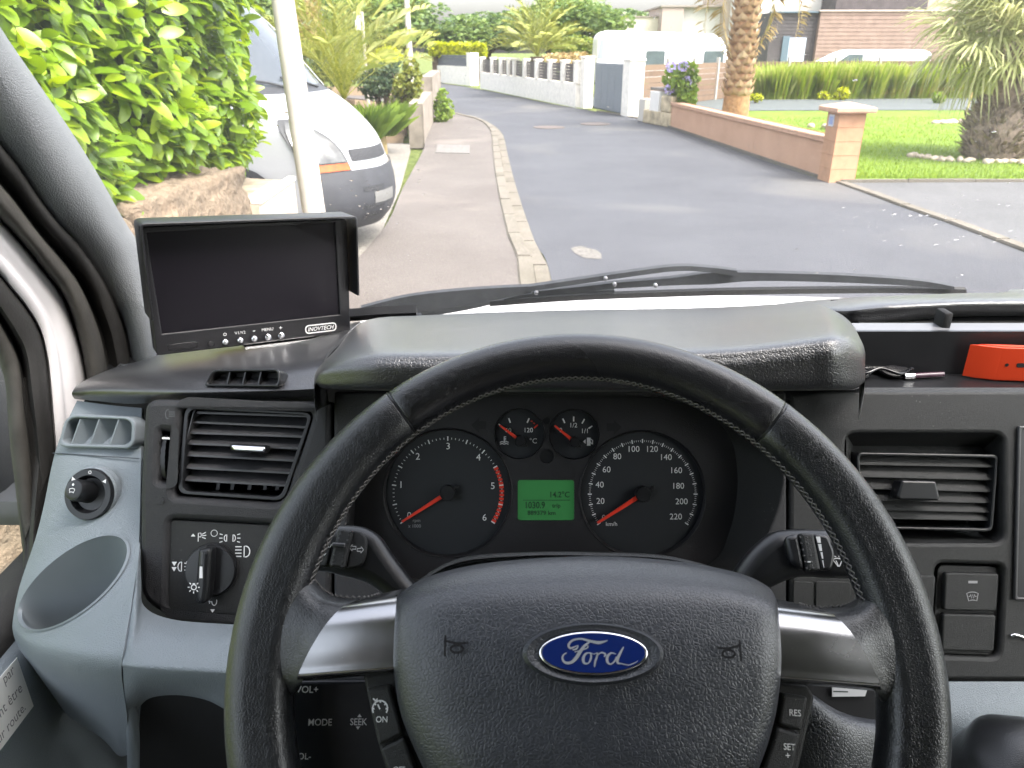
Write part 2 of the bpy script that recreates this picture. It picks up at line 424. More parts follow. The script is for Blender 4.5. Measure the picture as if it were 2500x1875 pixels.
# small marks on the lane and pavement
def flat_box(name, c4, z0, z1, m, label, cat, **k):
    vs = [V((p.x, p.y, z0)) for p in c4] + [V((p.x, p.y, z1)) for p in c4]
    fs = [(4, 5, 6, 7), (0, 4, 7, 3), (1, 2, 6, 5), (0, 1, 5, 4), (3, 7, 6, 2)]
    bm = bmesh.new(); w = [bm.verts.new(p) for p in vs]
    for f in fs: bm.faces.new([w[i] for i in f])
    bmesh.ops.recalc_face_normals(bm, faces=bm.faces); return tag(frombm(name, bm, m, None, 30), label, cat, **k)
flat_box('inspection_cover', [G(1068, 353, .09), G(1147, 355, .09), G(1147, 375, .09), G(1063, 373, .09)], .07, .098, plain('cover_concrete', (.145, .135, .125), .9, vary=.2, vscale=14), 'pale rectangular concrete inspection cover set in the pavement', 'cover')
man = plain('manhole_iron', (.105, .082, .070), .7, vary=.3, vscale=30)
for u, v, l in ((1340, 311, 'rusty round manhole cover in the lane, the nearer to the kerb'), (1453, 303, 'rusty round manhole cover in the lane, the nearer to the gate')):
    c = G(u, v); r = thing('manhole_cover', c, l, 'manhole', 'manhole covers in the lane')
    lathe('frame', [(.42, 0), (.42, .012), (.36, .014), (.355, .004)], man, r, Matrix.Translation(c), 28)
    lathe('lid', [(.35, .002), (.345, .012), (.2, .013), (.01, .013)], man, r, Matrix.Translation(c), 28)
bm = bmesh.new(); c = G(1432, 617); ps = []
for k in range(26):
    a = 2 * math.pi * k / 26; q = 1 + .25 * noise.noise(V((math.cos(a) * 2, math.sin(a) * 2, 3)))
    ps.append(bm.verts.new(c + V((math.cos(a) * .13 * q - math.sin(a) * .06, math.sin(a) * .26 * q, .004))))
bm.faces.new(ps); tag(frombm('sand_patch', bm, plain('pale_sand', (.125, .116, .104), .95, vary=.35, vscale=25), None, None), 'pale sandy stain on the asphalt in front of the wipers', 'stain')

# ------------------------------------------------------------------ foliage helpers
def leaf_base(L, W, curl=.25, fold=.25, n=4):
    vs, fs = [], []
    for i in range(n + 1):
        t = i / n; w = W * .5 * (math.sin(math.pi * min(t ** .85 * .93 + .04, 1)) ** .62); y = L * t; z = -curl * L * t * t
        for s in (-1, 0, 1): vs.append((s * w, y, z + abs(s) * w * fold))
    for i in range(n):
        for s in range(2): a = i * 3 + s; fs.append((a, a + 1, a + 4, a + 3))
    return vs, fs
QUAD = ([(-.5, 0, 0), (.5, 0, 0), (.55, .6, .12), (0, 1, -.05), (-.55, .6, .12)], [(0, 1, 2, 3, 4)])
def orient(d, up, roll=0):
    """matrix whose y axis is d and whose z axis leans to up"""
    y = V(d).normalized(); x = y.cross(V(up))
    if x.length < 1e-4: x = V((1, 0, 0))
    x.normalize(); z = x.cross(y); m = Matrix((x, y, z)).transposed()
    return m @ Matrix.Rotation(roll, 3, 'Y') if roll else m
def scatter(name, base, xf, m, parent=None, smooth=60, kind=None):
    """many copies of a small shape in one mesh; xf: (3x3 matrix, scale, position)"""
    bv = np.array(base[0]); A = np.array([[list(r) for r in x[0]] for x in xf]); S = np.array([x[1] for x in xf])[:, None, None]
    T = np.array([list(x[2]) for x in xf])[:, None, :]
    P = np.einsum('nij,kj->nki', A, bv) * S + T; n = len(bv)
    fs = [tuple(i + k * n for i in f) for k in range(len(xf)) for f in base[1]]
    me = bpy.data.meshes.new(name); me.from_pydata(P.reshape(-1, 3).tolist(), [], fs); me.update()
    o = link(name, me, m, parent, smooth)
    if kind: o['kind'] = kind
    return o
def rdir(g): 
    z = g.uniform(-1, 1); a = g.uniform(0, 2 * math.pi); r = math.sqrt(1 - z * z); return V((r * math.cos(a), r * math.sin(a), z))
def blob_leaves(g, c, rad, nblob, nleaf, size, spread=.75, blobr=.42, up=.35):
    """leaves over the skins of many small clumps that fill an ellipsoid"""
    c = V(c); rad = V(rad); xf = []
    for b in range(nblob):
        d = rdir(g) * (g.random() ** .4) * spread; bc = V((c.x + d.x * rad.x, c.y + d.y * rad.y, c.z + d.z * rad.z)); br = blobr * g.uniform(.6, 1.25)
        for k in range(nleaf // nblob):
            e = rdir(g); q = g.uniform(.72, 1.05) * br
            p = bc + V((e.x * rad.x * q, e.y * rad.y * q, e.z * rad.z * q))
            dr = (e + rdir(g) * .8 + V((0, 0, -.15))).normalized()
            xf.append((orient(dr, e + V((0, 0, up)) + rdir(g) * .5), size * g.uniform(.6, 1.3), p))
    return xf
M['bark'] = plain('bark', (.12, .085, .055), .95, vary=.35, vscale=14, bscale=25, bdist=.02)
def leafset(n, a, b, c, **k): M[n] = leafmat(n, a, b, c, **k)
leafset('tree_leaf', (.085, .15, .045), (.15, .225, .065), (.22, .29, .085))
leafset('tree_leaf_dark', (.07, .125, .05), (.115, .18, .062), (.165, .235, .075))
leafset('tree_leaf_yellow', (.08, .13, .02), (.14, .19, .025), (.20, .24, .03))
leafset('laurel', (.11, .20, .010), (.17, .28, .012), (.27, .37, .018), rough=.32, spec=.5)
leafset('lime', (.25, .30, .008), (.38, .42, .012), (.48, .5, .02))
leafset('olive', (.10, .13, .02), (.17, .20, .03), (.26, .27, .05))
leafset('juniper', (.03, .055, .028), (.05, .085, .04), (.085, .12, .05))
leafset('grass_green', (.12, .20, .025), (.18, .27, .034), (.25, .34, .045))
leafset('palm_leaf', (.16, .20, .03), (.26, .29, .05), (.38, .38, .09), trans=.25)
leafset('fan_leaf', (.23, .26, .10), (.36, .38, .17), (.52, .52, .27), trans=.3)
leafset('reed', (.26, .36, .06), (.37, .45, .10), (.5, .52, .2), trans=.5)
leafset('straw', (.26, .19, .08), (.38, .29, .12), (.45, .36, .18), trans=.2)

def tree_mesh(seed, m, nb=26, nl=5200):
    """unit tree: crown about one metre in radius around z=1.9, trunk to the ground"""
    g = random.Random(seed); bm = bmesh.new()
    tube_bm(bm, [(0, 0, 0), (.02, 0, .5), (-.01, .02, 1.0), (.02, 0, 1.7)], [.11, .085, .07, .03], 8)
    for k in range(7):
        a = k * 2.4; z = .7 + .13 * k
        tube_bm(bm, [(0, 0, z), (.3 * math.cos(a), .3 * math.sin(a), z + .3), (.65 * math.cos(a), .65 * math.sin(a), z + .55)], [.045, .03, .01], 6)
    t = bpy.data.meshes.new('trunk'); bm.to_mesh(t); bm.free(); t.materials.append(M['bark'])
    o = scatter('crown', QUAD, blob_leaves(g, (0, 0, 1.75), (1, 1, .95), nb, nl, .085), m); c = o.data; bpy.data.objects.remove(o)
    return t, c
TREES = [tree_mesh(1, M['tree_leaf']), tree_mesh(2, M['tree_leaf_dark']), tree_mesh(3, M['tree_leaf_yellow'])]
def tree(u, vtop, wpx, Y, k, label, rot=0, hz=1.0):
    rad = wpx / 2 * Y / FPX; top = PY(u, vtop, Y); s = max(top.z / 2.75 / 1.0, .2)
    r = thing('broadleaf_tree', (top.x, Y, 0), label, 'tree', 'trees along the skyline')
    r.rotation_euler.z = rot
    for nm, me in zip(('trunk', 'crown'), TREES[k]):
        o = bpy.data.objects.new(nm, me); COL.objects.link(o); o.parent = r
    r.scale = (rad, rad, s); return r
for a in [(640, -90, 200, 34, 0, 'leafy tree glimpsed behind the parked van windscreen'),
          (735, 30, 130, 30, 2, 'reddish green tree behind the left palm'),
          (890, -45, 270, 58, 0, 'green tree left of the thin far pole'),
          (985, -35, 220, 64, 1, 'dark green tree just right of the thin far pole'),
          (1105, 34, 180, 66, 0, 'low rounded tree above the trimmed lime hedge'),
          (1190, 18, 200, 72, 1, 'dark round tree in the middle of the skyline'),
          (1345, -20, 250, 66, 0, 'tall tree behind the far palm'),
          (1440, -15, 200, 60, 0, 'broad tree left of the white houses'),
          (1415, 85, 140, 46, 2, 'yellow green bushy tree left of the caravan'),
          (1580, 15, 170, 76, 1, 'dark tree top over the cream house roof')]:
    tree(*a[:5], a[5], rot=a[0] * .7)

# ------------------------------------------------------------------ left side: laurel hedge on a stone wall
LB = leaf_base(.115, .060, .22, .22, 5)
lm = bpy.data.meshes.new('leaf'); lm.from_pydata(LB[0], [], LB[1]); lm.update(); lm.materials.append(M['laurel'])
lm.polygons.foreach_set('use_smooth', [True] * len(lm.polygons))
HX0, HX1, HY0, HY1, HZ0, HZ1 = -3.0, -1.86, 1.2, 6.0, 1.20, 3.0
hedge = thing('laurel_hedge', (-2.4, 3.6, 1.2), 'tall bright green laurel hedge growing above the stone wall', 'hedge')
bm = bmesh.new(); g = random.Random(11)
for k in range(16):
    y = HY0 + (HY1 - HY0) * (k + .5) / 16; x = -2.35
    tube_bm(bm, [(x, y, 1.1), (x + g.uniform(-.1, .2), y + g.uniform(-.1, .1), 1.9), (x + g.uniform(-.1, .3), y + g.uniform(-.2, .2), 2.7)], [.03, .02, .008], 6)
    for q in range(5):
        z = 1.3 + q * .3; tube_bm(bm, [(x, y, z), (x + .25, y + g.uniform(-.2, .2), z + .15), (x + .45, y + g.uniform(-.3, .3), z + .2)], [.014, .01, .004], 5)
frombm('branch', bm, M['bark'], hedge)
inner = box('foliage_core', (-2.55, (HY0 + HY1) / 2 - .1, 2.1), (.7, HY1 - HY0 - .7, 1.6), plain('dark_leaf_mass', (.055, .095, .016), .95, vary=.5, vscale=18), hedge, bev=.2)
xf = []
def hedge_surface(g):
    """a point on the hedge face towards the lane, its end towards the van, or its top; with outward direction"""
    k = g.random()
    if k < .78:
        y = g.uniform(HY0, HY1); z = g.uniform(HZ0, HZ1); nrm = V((1, -.25, .25)); x = HX1
    elif k < .95:
        x = g.uniform(HX0, HX1); y = HY1; z = g.uniform(HZ0, HZ1); nrm = V((.35, 1, .2))
    else:
        x = g.uniform(HX0, HX1); y = g.uniform(HY0, HY1); z = HZ1; nrm = V((.3, 0, 1))
    p = V((x, y, z)); w = noise.noise(V((y * 1.7, z * 1.9, 2))) * .16 + noise.noise(V((y * 5, z * 5, 7))) * .07
    if y > HY1 - .5 and k < .78: p.x -= (y - HY1 + .5) ** 2 * .5
    if z < HZ0 + .25: p += nrm.normalized() * -.10 * (1 - (z - HZ0) / .25)
    return p + nrm.normalized() * w, nrm.normalized()
for k in range(9800):
    p, nrm = hedge_surface(g); depth = g.random() ** 1.6 * .30
    d = (nrm * .75 + V((0, 0, -.55)) + rdir(g) * .75).normalized()
    mt = orient(d, nrm * .9 + V((0, 0, .8)) + rdir(g) * .55); xf.append((mt, g.uniform(.55, 1.3), p - nrm * depth, depth))
def facing(t): return (t[2] - CAM).length + t[3] * 6 + (0 if t[2].z < 2.15 else 3)
xf.sort(key=facing)
near = [t for t in xf if t[2].y > 1.9 and t[2].z < 2.2][:290]; ids = set(map(id, near))
for t in near:
    o = bpy.data.objects.new('leaf', lm); COL.objects.link(o); o.parent = hedge
    o.matrix_basis = Matrix.Translation(t[2]) @ (t[0] * t[1]).to_4x4(); o.matrix_parent_inverse = wmat(hedge).inverted()
scatter('foliage', LB, [t for t in xf if id(t) not in ids], M['laurel'], hedge, kind='stuff')

stone_m = N('rough_stone'); a = stone_m.tex('ShaderNodeTexNoise', 7, Detail=8.0, Roughness=.65, Distortion=.8); b = stone_m.tex('ShaderNodeTexNoise', 28, Detail=6.0)
stone_m.set(Base_Color=stone_m.mix(.4, stone_m.ramp(a.outputs[0], [(.25, (.10, .07, .05)), (.45, (.22, .165, .108)), (.62, (.28, .20, .13)), (.8, (.20, .18, .155))]).outputs[0],
            stone_m.ramp(b.outputs[0], [(.3, (.085, .066, .048)), (.7, (.29, .235, .175))]).outputs[0]), Roughness=.92)
stone_m.normal(stone_m.bump(b.outputs[0], .02, 1, stone_m.bump(a.outputs[0], .06))); stone_m = stone_m.m
def rock(name, c, s, seed, parent=None, sub=4, amp=.16, m=None, M3=None, block=.55):
    """stone between a block and a boulder, its faces broken by noise"""
    bm = bmesh.new(); bmesh.ops.create_icosphere(bm, subdivisions=sub, radius=1); s = V(s)
    for w in bm.verts:
        n = w.co.normalized(); mx = max(abs(n.x), abs(n.y), abs(n.z)); q = n.lerp(n / mx, block)
        q *= 1 + amp * noise.noise(n * 1.6 + V((seed * 3.1, 0, 0))) + amp * .5 * noise.noise(n * 4 + V((0, seed, 0))) + amp * .3 * noise.noise(n * 9 + V((0, seed, 1)))
        q = V((q.x * s.x, q.y * s.y, q.z * s.z))
        w.co = V(c) + (M3 @ q if M3 else q)
    return frombm(name, bm, m or stone_m, parent, 60)
sw = thing('stone_wall', (-1.9, 3.9, 0), 'low wall of big rough brown stones under the laurel hedge', 'wall')
rock('stone', (-1.93, 4.32, 1.0), (.20, .80, .26), 3, sw, 5, .17, M3=Matrix.Rotation(R(-3), 3, 'Z'))
rock('stone', (-1.86, 3.30, 1.05), (.16, .26, .20), 5, sw, 4, .2, block=.25)
rock('stone', (-1.90, 2.55, 1.00), (.18, .46, .24), 8, sw, 4, .2)
rock('stone', (-1.80, 3.55, .55), (.22, .70, .27), 9, sw, 4, .15)
rock('stone', (-1.80, 4.75, .55), (.22, .50, .27), 12, sw, 4, .15)
rock('stone', (-1.80, 2.25, .50), (.22, .55, .27), 10, sw, 4, .15)
for i, y in enumerate((2.2, 3.1, 3.9, 4.7)): rock('stone', (-1.76, y, .14), (.22, .42, .18), 14 + i, sw, 3, .15)
box('backing', (-2.15, 3.6, .58), (.25, 3.6, 1.16), M['soil'], sw)
cream = plain('cream_render', (.55, .46, .36), .9, vary=.12, vscale=9, bscale=60, bdist=.003)
white_r = plain('white_render', (.80, .76, .68), .9, vary=.1, vscale=6, bscale=60, bdist=.003)
# sloping rendered wall next to the pole
p0, p1 = PY(632, 500, 5.0), PY(718, 440, 6.0)
cw = thing('rendered_wall', (p0.x, p0.y, 0), 'small cream rendered wall with pale sloping coping behind the near pole', 'wall')
dvec = (V((p1.x, p1.y, 0)) - V((p0.x, p0.y, 0))).normalized(); sd = V((-dvec.y, dvec.x, 0)) * .16
def slope_wall(name, a, b, za, zb, z0, side, m, par):
    vs = [V((a.x, a.y, z0)), V((b.x, b.y, z0)), V((b.x, b.y, zb)), V((a.x, a.y, za))]; vs += [v + side for v in vs]
    return mesh(name, vs, [(0, 1, 2, 3), (7, 6, 5, 4), (3, 2, 6, 7), (0, 4, 5, 1), (1, 5, 6, 2), (4, 0, 3, 7)], m, par, 30)
slope_wall('wall', p0, p1, p0.z, p1.z, 0, sd, cream, cw)
slope_wall('coping', p0 - sd * .12 , p1 - sd * .12, p0.z + .05, p1.z + .05, p1.z * .98, sd * 1.24, white_r, cw).scale = (1, 1, 1)
bm = bmesh.new(); a_, b_ = p0 - sd * .08, p1 - sd * .08; s2 = sd * .35
vs = [a_, b_, b_ + s2, a_ + s2]; w = [bm.verts.new(v + V((0, 0, .004))) for v in vs] + [bm.verts.new(v + V((0, 0, .03))) for v in vs]
for f in ((0, 1, 2, 3), (7, 6, 5, 4), (0, 4, 5, 1), (1, 5, 6, 2), (2, 6, 7, 3), (3, 7, 4, 0)): bm.faces.new([w[i] for i in f])
bmesh.ops.recalc_face_normals(bm, faces=bm.faces)
old = [o for o in cw.children if o.name.startswith('coping')][0]; bpy.data.objects.remove(old)
frombm('coping', bm, white_r, cw, 30)
tag(mesh('bank', [p0 + sd * .5, p1 + sd * .5, p1 + V((-1.6, .8, -.05)), p0 + V((-.5, .6, .0)), V((p0.x, p0.y, 0)) + sd, V((p1.x, p1.y, 0)) + sd, V((p1.x - 1.6, p1.y + .8, 0)), V((p0.x - .5, p0.y + .6, 0))], [(0, 1, 2, 3), (0, 4, 5, 1), (1, 5, 6, 2), (2, 6, 7, 3), (3, 7, 4, 0)], plain('brown_gravel', (.30, .24, .17), .95, vary=.3, vscale=9, bscale=50, bdist=.006), None, 30), 'brown earth bank held by the small cream wall', 'bank', kind='structure')

# near white pole, far pole and street lamp
pole_m = plain('white_pole_paint', (.52, .48, .43), .55, vary=.12, vscale=5, bscale=40, bdist=.001)
pt, pb = PY(690, 0, 4.65), PY(752, 420, 4.55)
pdir = (pt - pb).normalized()
lp = thing('lamp_post', pb + pdir * (-pb.z / pdir.z), 'thick white pole in front of the parked van', 'pole')
tube('pole', [pb + pdir * ((z - pb.z) / pdir.z) for z in (0, .5, 1.2, 2, 4, 6)], [.068, .068, .066, .062, .055, .048], pole_m, lp, 24)
lathe('base_flange', [(.11, 0), (.11, .02), (.075, .03), (.07, .05)], pole_m, lp, Matrix.Translation(lp.location), 24)
fb = PY(1002, 166, 33)
fp = thing('utility_pole', (fb.x, 33, 0), 'thin white pole far off between the left palm and trees', 'pole')
ft = PY(993, 0, 33); tube('pole', [V((fb.x, 33, 0)), fb, ft, ft + (ft - fb) * .8], [.13, .12, .10, .09], pole_m, fp, 14)
lathe('base_collar', [(.17, 0), (.17, .5), (.13, .52)], pole_m, fp, Matrix.Translation((fb.x, 33, 0)), 14)
sb = PY(890, 118, 24)
sl = thing('street_lamp', (sb.x, 24, 0), 'small white street lamp among the left palm fronds', 'lamp')
tube('post', [V((sb.x, 24, 0)), V((sb.x, 24, 2.9))], [.05, .04], pole_m, sl, 10)
box('lantern', (sb.x - .13, 23.98, 2.62), (.15, .18, .42), plain('lamp_glass', (.8, .82, .85), .25), sl, bev=.02)
box('hood', (sb.x - .13, 23.98, 2.86), (.24, .24, .05), pole_m, sl, bev=.015)
tube('bracket', [V((sb.x, 24, 2.75)), V((sb.x - .13, 24, 2.86))], .02, pole_m, sl, 8)

# ------------------------------------------------------------------ palms
def pinnate(L, n, ll, droop, g, w=.009):
    """feather palm frond along +y, arching down"""
    vs, fs = [], []; spine = []
    for i in range(n + 1):
        t = i / n; spine.append(V((0, L * (t - .12 * droop * t ** 3), L * (.30 * t - droop * .55 * t ** 2.4))))
    for i in range(n):
        a, b = spine[i], spine[i + 1]; r = .02 * (1 - .8 * i / n); k = len(vs)
        vs += [a + V((-r, 0, 0)), a + V((r, 0, 0)), b + V((r * .9, 0, 0)), b + V((-r * .9, 0, 0))]; fs.append((k, k + 1, k + 2, k + 3))
        if i < n * .10: continue
        t = i / n; l = ll * math.sin(math.pi * min(.12 + t * .86, 1)) ** .6
        for s in (-1, 1):
            d = (V((s * .62, .66, .48 - .45 * t)) + rdir(g) * .16).normalized(); p = a; q = p + d * l * .55; e = p + d * l + V((0, 0, -l * .28)); k = len(vs); ww = V((0, w, 0))
            vs += [p - ww * .4, p + ww * .4, q + ww, e, q - ww * .5]; fs.append((k, k + 1, k + 2, k + 3, k + 4))
    return vs, fs
def pinnate_palm(loc, trunk_h, L, nf, label, seed, trunk_r=.16, group=None, e0=82, e1=5):
    g = random.Random(seed); r = thing('feather_palm', loc, label, 'palm', group)
    tube('trunk', [V(loc), V(loc) + V((0, 0, trunk_h * .5)), V(loc) + V((0, 0, trunk_h))], [trunk_r * 1.2, trunk_r, trunk_r * 1.25], M['bark'], r, 12)
    vs, fs = pinnate(L, 46, L * .26, .75, g, .0055); me = bpy.data.meshes.new('frond'); me.from_pydata([tuple(v) for v in vs], [], fs); me.update(); me.materials.append(M['palm_leaf'])
    for k in range(nf):
        a = k * 2.3999 + g.uniform(-.2, .2); el = R(e0 + (e1 - e0) * (k / nf) ** .9)
        o = bpy.data.objects.new('frond', me); COL.objects.link(o); o.parent = r
        o.location = (0, 0, trunk_h); s = g.uniform(.85, 1.1); o.scale = (s, s, s)
        o.rotation_euler = (el - .28, g.uniform(-.3, .3), a)
    return r
p = PY(838, 215, 15.2); pinnate_palm((p.x, 15.2, 0), p.z - .2, 2.35, 34, 'feathery yellow green palm behind the parked van', 4, e0=92, e1=38)
p = PY(1312, 132, 36); pinnate_palm((p.x, 36, 0), p.z - .1, 2.7, 34, 'feathery palm behind the white panelled boundary wall', 5, .25, e0=90, e1=25)
# tall palm trunk with leaf stubs, right of the caravan
tb, tt = PY(1792, 300, 20.6), PY(1826, 0, 20.6)
tp = thing('trunk_palm', (tb.x, 20.6, 0), 'tall palm with patterned brown trunk behind the low pink wall', 'palm')
trunk_m = plain('palm_trunk', (.33, .18, .085), .9, vary=.3, vscale=9, bscale=22, bdist=.02)
stub_m = leafmat('palm_stub', (.30, .18, .10), (.42, .28, .17), (.52, .38, .25), trans=0, rough=.85, spec=.2)
ax = (tt - tb).normalized(); gb = tb + ax * (-tb.z / ax.z)
def tr_at(z): return gb + ax * (z / ax.z)
def tr_r(z): return .36 if z < .55 else (.36 - .05 * min((z - .55) / .8, 1) if z < 1.35 else .31 - .02 * min((z - 1.35) / 3, 1))
tube('trunk', [tr_at(z) for z in (0, .5, 1, 1.6, 2.4, 3.2, 4.2)], [tr_r(z) * .93 for z in (0, .5, 1, 1.6, 2.4, 3.2, 4.2)], trunk_m, tp, 24)
sv = [(-.13, 0, -.10), (.13, 0, -.10), (.14, .05, .0), (.0, .13, .13), (-.14, .05, .0), (0, .09, -.02)]
sme = bpy.data.meshes.new('leaf_stub'); sme.from_pydata(sv, [], [(0, 1, 5), (1, 2, 5), (2, 3, 5), (3, 4, 5), (4, 0, 5)]); sme.update(); sme.materials.append(stub_m)
k = 0; z = .95; g = random.Random(3)
while z < 4.0:
    for q in range(9):
        a = 2 * math.pi * (q + .5 * (k % 2)) / 9; c = tr_at(z + g.uniform(-.02, .02)); rad = tr_r(z)
        o = bpy.data.objects.new('leaf_stub', sme); COL.objects.link(o); o.parent = tp; o.matrix_parent_inverse = wmat(tp).inverted()
        o.matrix_basis = Matrix.Translation(c + V((math.cos(a), math.sin(a), 0)) * rad * .9) @ Matrix.Rotation(a - math.pi / 2, 4, 'Z') @ Matrix.Diagonal((g.uniform(.75, 1.0), 1, g.uniform(.8, 1.1), 1))
    z += .165; k += 1
fme = bpy.data.meshes.new('frond'); vs, fs = pinnate(2.6, 54, .5, 1.5, g, .012); fme.from_pydata([tuple(v) for v in vs], [], fs); fme.update(); fme.materials.append(M['straw'])
for a, el in ((2.1, -.9), (-1.3, -.95), (.6, -.5), (3.8, -.4), (5.2, -.2)):
    o = bpy.data.objects.new('frond', fme); COL.objects.link(o); o.parent = tp; o.location = tr_at(4.15) - V(tp.location); o.rotation_euler = (el, 0, a)
gme = bpy.data.meshes.new('frond'); gme.from_pydata([tuple(v) for v in vs], [], fs); gme.update(); gme.materials.append(M['palm_leaf'])
for k in range(16):
    o = bpy.data.objects.new('frond', gme); COL.objects.link(o); o.parent = tp; o.location = tr_at(4.2) - V(tp.location); o.rotation_euler = (R(75 - 4 * k), 0, k * 2.4)

# fan palm on the lawn
base = G(2420, 388); fanp = thing('fan_palm', base, 'fan palm with shaggy thick trunk on the lawn at right', 'palm')
shag = plain('shaggy_trunk', (.24, .185, .14), .95, vary=.4, vscale=14, bscale=20, bdist=.03)
Hs = .98
tube('trunk', [base + V((0, 0, z)) for z in (0, .3, .6, .85, 1.0)], [.44, .52, .52, .42, .3], shag, fanp, 20)
limb1 = [base + V(p) for p in ((0, 0, .8), (-.12, 0, 1.2), (-.10, 0, 1.55), (-.35, 0, 1.9))]
tube('limb', limb1, [.2, .13, .1, .08], shag, fanp, 10)
limb2 = [base + V(p) for p in ((.05, 0, .85), (.25, .1, 1.3), (.42, .1, 1.7))]
tube('limb', limb2, [.2, .13, .1], shag, fanp, 10)
limb3 = [base + V(p) for p in ((0, 0, .85), (.05, .2, 1.5), (.12, .2, 2.3))]
tube('limb', limb3, [.2, .13, .1], shag, fanp, 10)
g = random.Random(21); xf = []
for k in range(620):
    a = g.uniform(0, 2 * math.pi); z = g.uniform(.02, 1.05); rad = .46 + .06 * math.sin(z * 3); rad *= 1 if z < .7 else 1 - (z - .7) * .9
    p = base + V((math.cos(a) * rad, math.sin(a) * rad, z)); d = V((math.cos(a), math.sin(a), .55 + z * .5)) + rdir(g) * .35
    xf.append((orient(d, V((math.cos(a), math.sin(a), 1))), g.uniform(.6, 1.2), p))
sb_ = ([(-.035, 0, 0), (.035, 0, 0), (.02, .10, .015), (0, .2, .0), (-.02, .10, .015)], [(0, 1, 2, 3, 4)])
scatter('leaf_stubs', sb_, xf, leafmat('stub_brown', (.17, .125, .095), (.28, .22, .16), (.42, .36, .24), trans=0, rough=.9), fanp, kind='stuff')
def fan_leaf(n, L, g, droop=.35):
    vs, fs = [], []
    for i in range(n):
        a = R(-118 + 236 * i / (n - 1)); l = L * (.78 + .22 * math.cos(a * .6)) * g.uniform(.9, 1.08); d = V((math.sin(a), math.cos(a), .12 * math.cos(i * 2.1))); w = V((math.cos(a), -math.sin(a), 0)) * .022
        k = len(vs); q = d * l * .55; e = d * l + V((0, 0, -l * droop * g.uniform(.6, 1.5))); m1 = d * l * .82 + V((0, 0, -l * droop * .42))
        vs += [V((0, 0, 0)), q - w, q + w, m1 - w * .8, m1 + w * .8, e]; fs += [(k, k + 2, k + 1), (k + 1, k + 2, k + 4, k + 3), (k + 3, k + 4, k + 5)]
    k = len(vs); vs += [V((-.014, -.85, -.05)), V((.014, -.85, -.05)), V((.01, 0, .01)), V((-.01, 0, .01))]; fs.append((k, k + 1, k + 2, k + 3))
    return vs, fs
fans = []
for s in range(3):
    vs, fs = fan_leaf(34, .92, g, (.25, .45, .7)[s]); me = bpy.data.meshes.new('fan_leaf'); me.from_pydata([tuple(v) for v in vs], [], fs); me.update(); me.materials.append(M['fan_leaf']); fans.append(me)
k = 0
for tip, nl in ((limb1[-1], 17), (limb2[-1], 17), (limb3[-1], 22)):
    for q in range(nl):
        a = q * 2.4 + k; el = R(82 - 108 * (q / nl)); d = V((math.cos(a) * math.cos(el), math.sin(a) * math.cos(el), math.sin(el)))
        o = bpy.data.objects.new('fan_leaf', fans[q % 3]); COL.objects.link(o); o.parent = fanp; o.matrix_parent_inverse = wmat(fanp).inverted()
        s = g.uniform(.8, 1.12)
        o.matrix_basis = Matrix.Translation(tip + d * .80 * s) @ (orient(d, V((0, 0, 1)) + rdir(g) * .3) * s).to_4x4()
    k += 1
def stone_ring(name, pts, n, size, label, seed, m):
    g = random.Random(seed); r = thing(name, pts[0], label, 'stones'); path = spline(pts, 8)
    q = resample(path, n)
    for p in q:
        rock('stone', p + V((g.uniform(-.12, .12), g.uniform(-.15, .15), .04)), (size * g.uniform(.7, 1.3), size * g.uniform(.7, 1.2), size * g.uniform(.6, .9)), g.random() * 50, r, 2, .15, m, block=.2)
gb3 = ([(-.006, 0, 0), (.006, 0, 0), (.002, .012, .045)], [(0, 1, 2)]); g = random.Random(91); xf = []
for k in range(26000):
    y = 12.45 + 12 * g.random() ** 1.7; x = g.uniform(5.2, 5.2 + y * .62)
    xf.append((Matrix.Rotation(g.uniform(0, 6.28), 3, 'Z'), g.uniform(.7, 1.6), (x, y, .012)))
o = scatter('grass_blades', gb3, xf, M['grass_green'], None); tag(o, 'short grass blades of the lawn behind the pink wall', 'grass', kind='stuff')
pebble = plain('pale_stone', (.45, .38, .30), .9, vary=.3, vscale=8)
stone_ring('stone_ring', [base + V(p) for p in ((-1.35, .25, 0), (-1.2, -.2, 0), (-.6, -.62, 0), (.1, -.75, 0), (.8, -.6, 0), (1.2, -.2, 0), (1.3, .3, 0))] , 64, .062, 'ring of pale stones round the fan palm trunk', 5, pebble)
stone_ring('stone_border', [G(2280, 304), G(2330, 302), G(2380, 305)], 11, .10, 'short row of pale stones left of the fan palm trunk', 6, pebble)
stone_ring('stone_group', [G(1990, 313), G(2010, 314), G(2035, 312)], 4, .12, 'few pale stones beside the white pot behind the pink wall', 8, pebble)
pt_ = G(2035, 318); pot = thing('flower_pot', pt_, 'white pot on the grass beside the pink pillar', 'pot')
lathe('pot', [(.10, 0), (.13, .02), (.16, .3), (.175, .32), (.175, .36), (.15, .36), (.14, .28), (.02, .27)], plain('white_glaze', (.62, .58, .5), .5), pot, Matrix.Translation(pt_), 20)
st = G(2355, 290); tag(tube('garden_stake', [st, st + V((.05, 0, .75))], [.03, .025], plain('stake_wood', (.38, .28, .12), .9, vary=.3), None, 8), 'short wooden stake left of the fan palm', 'stake')

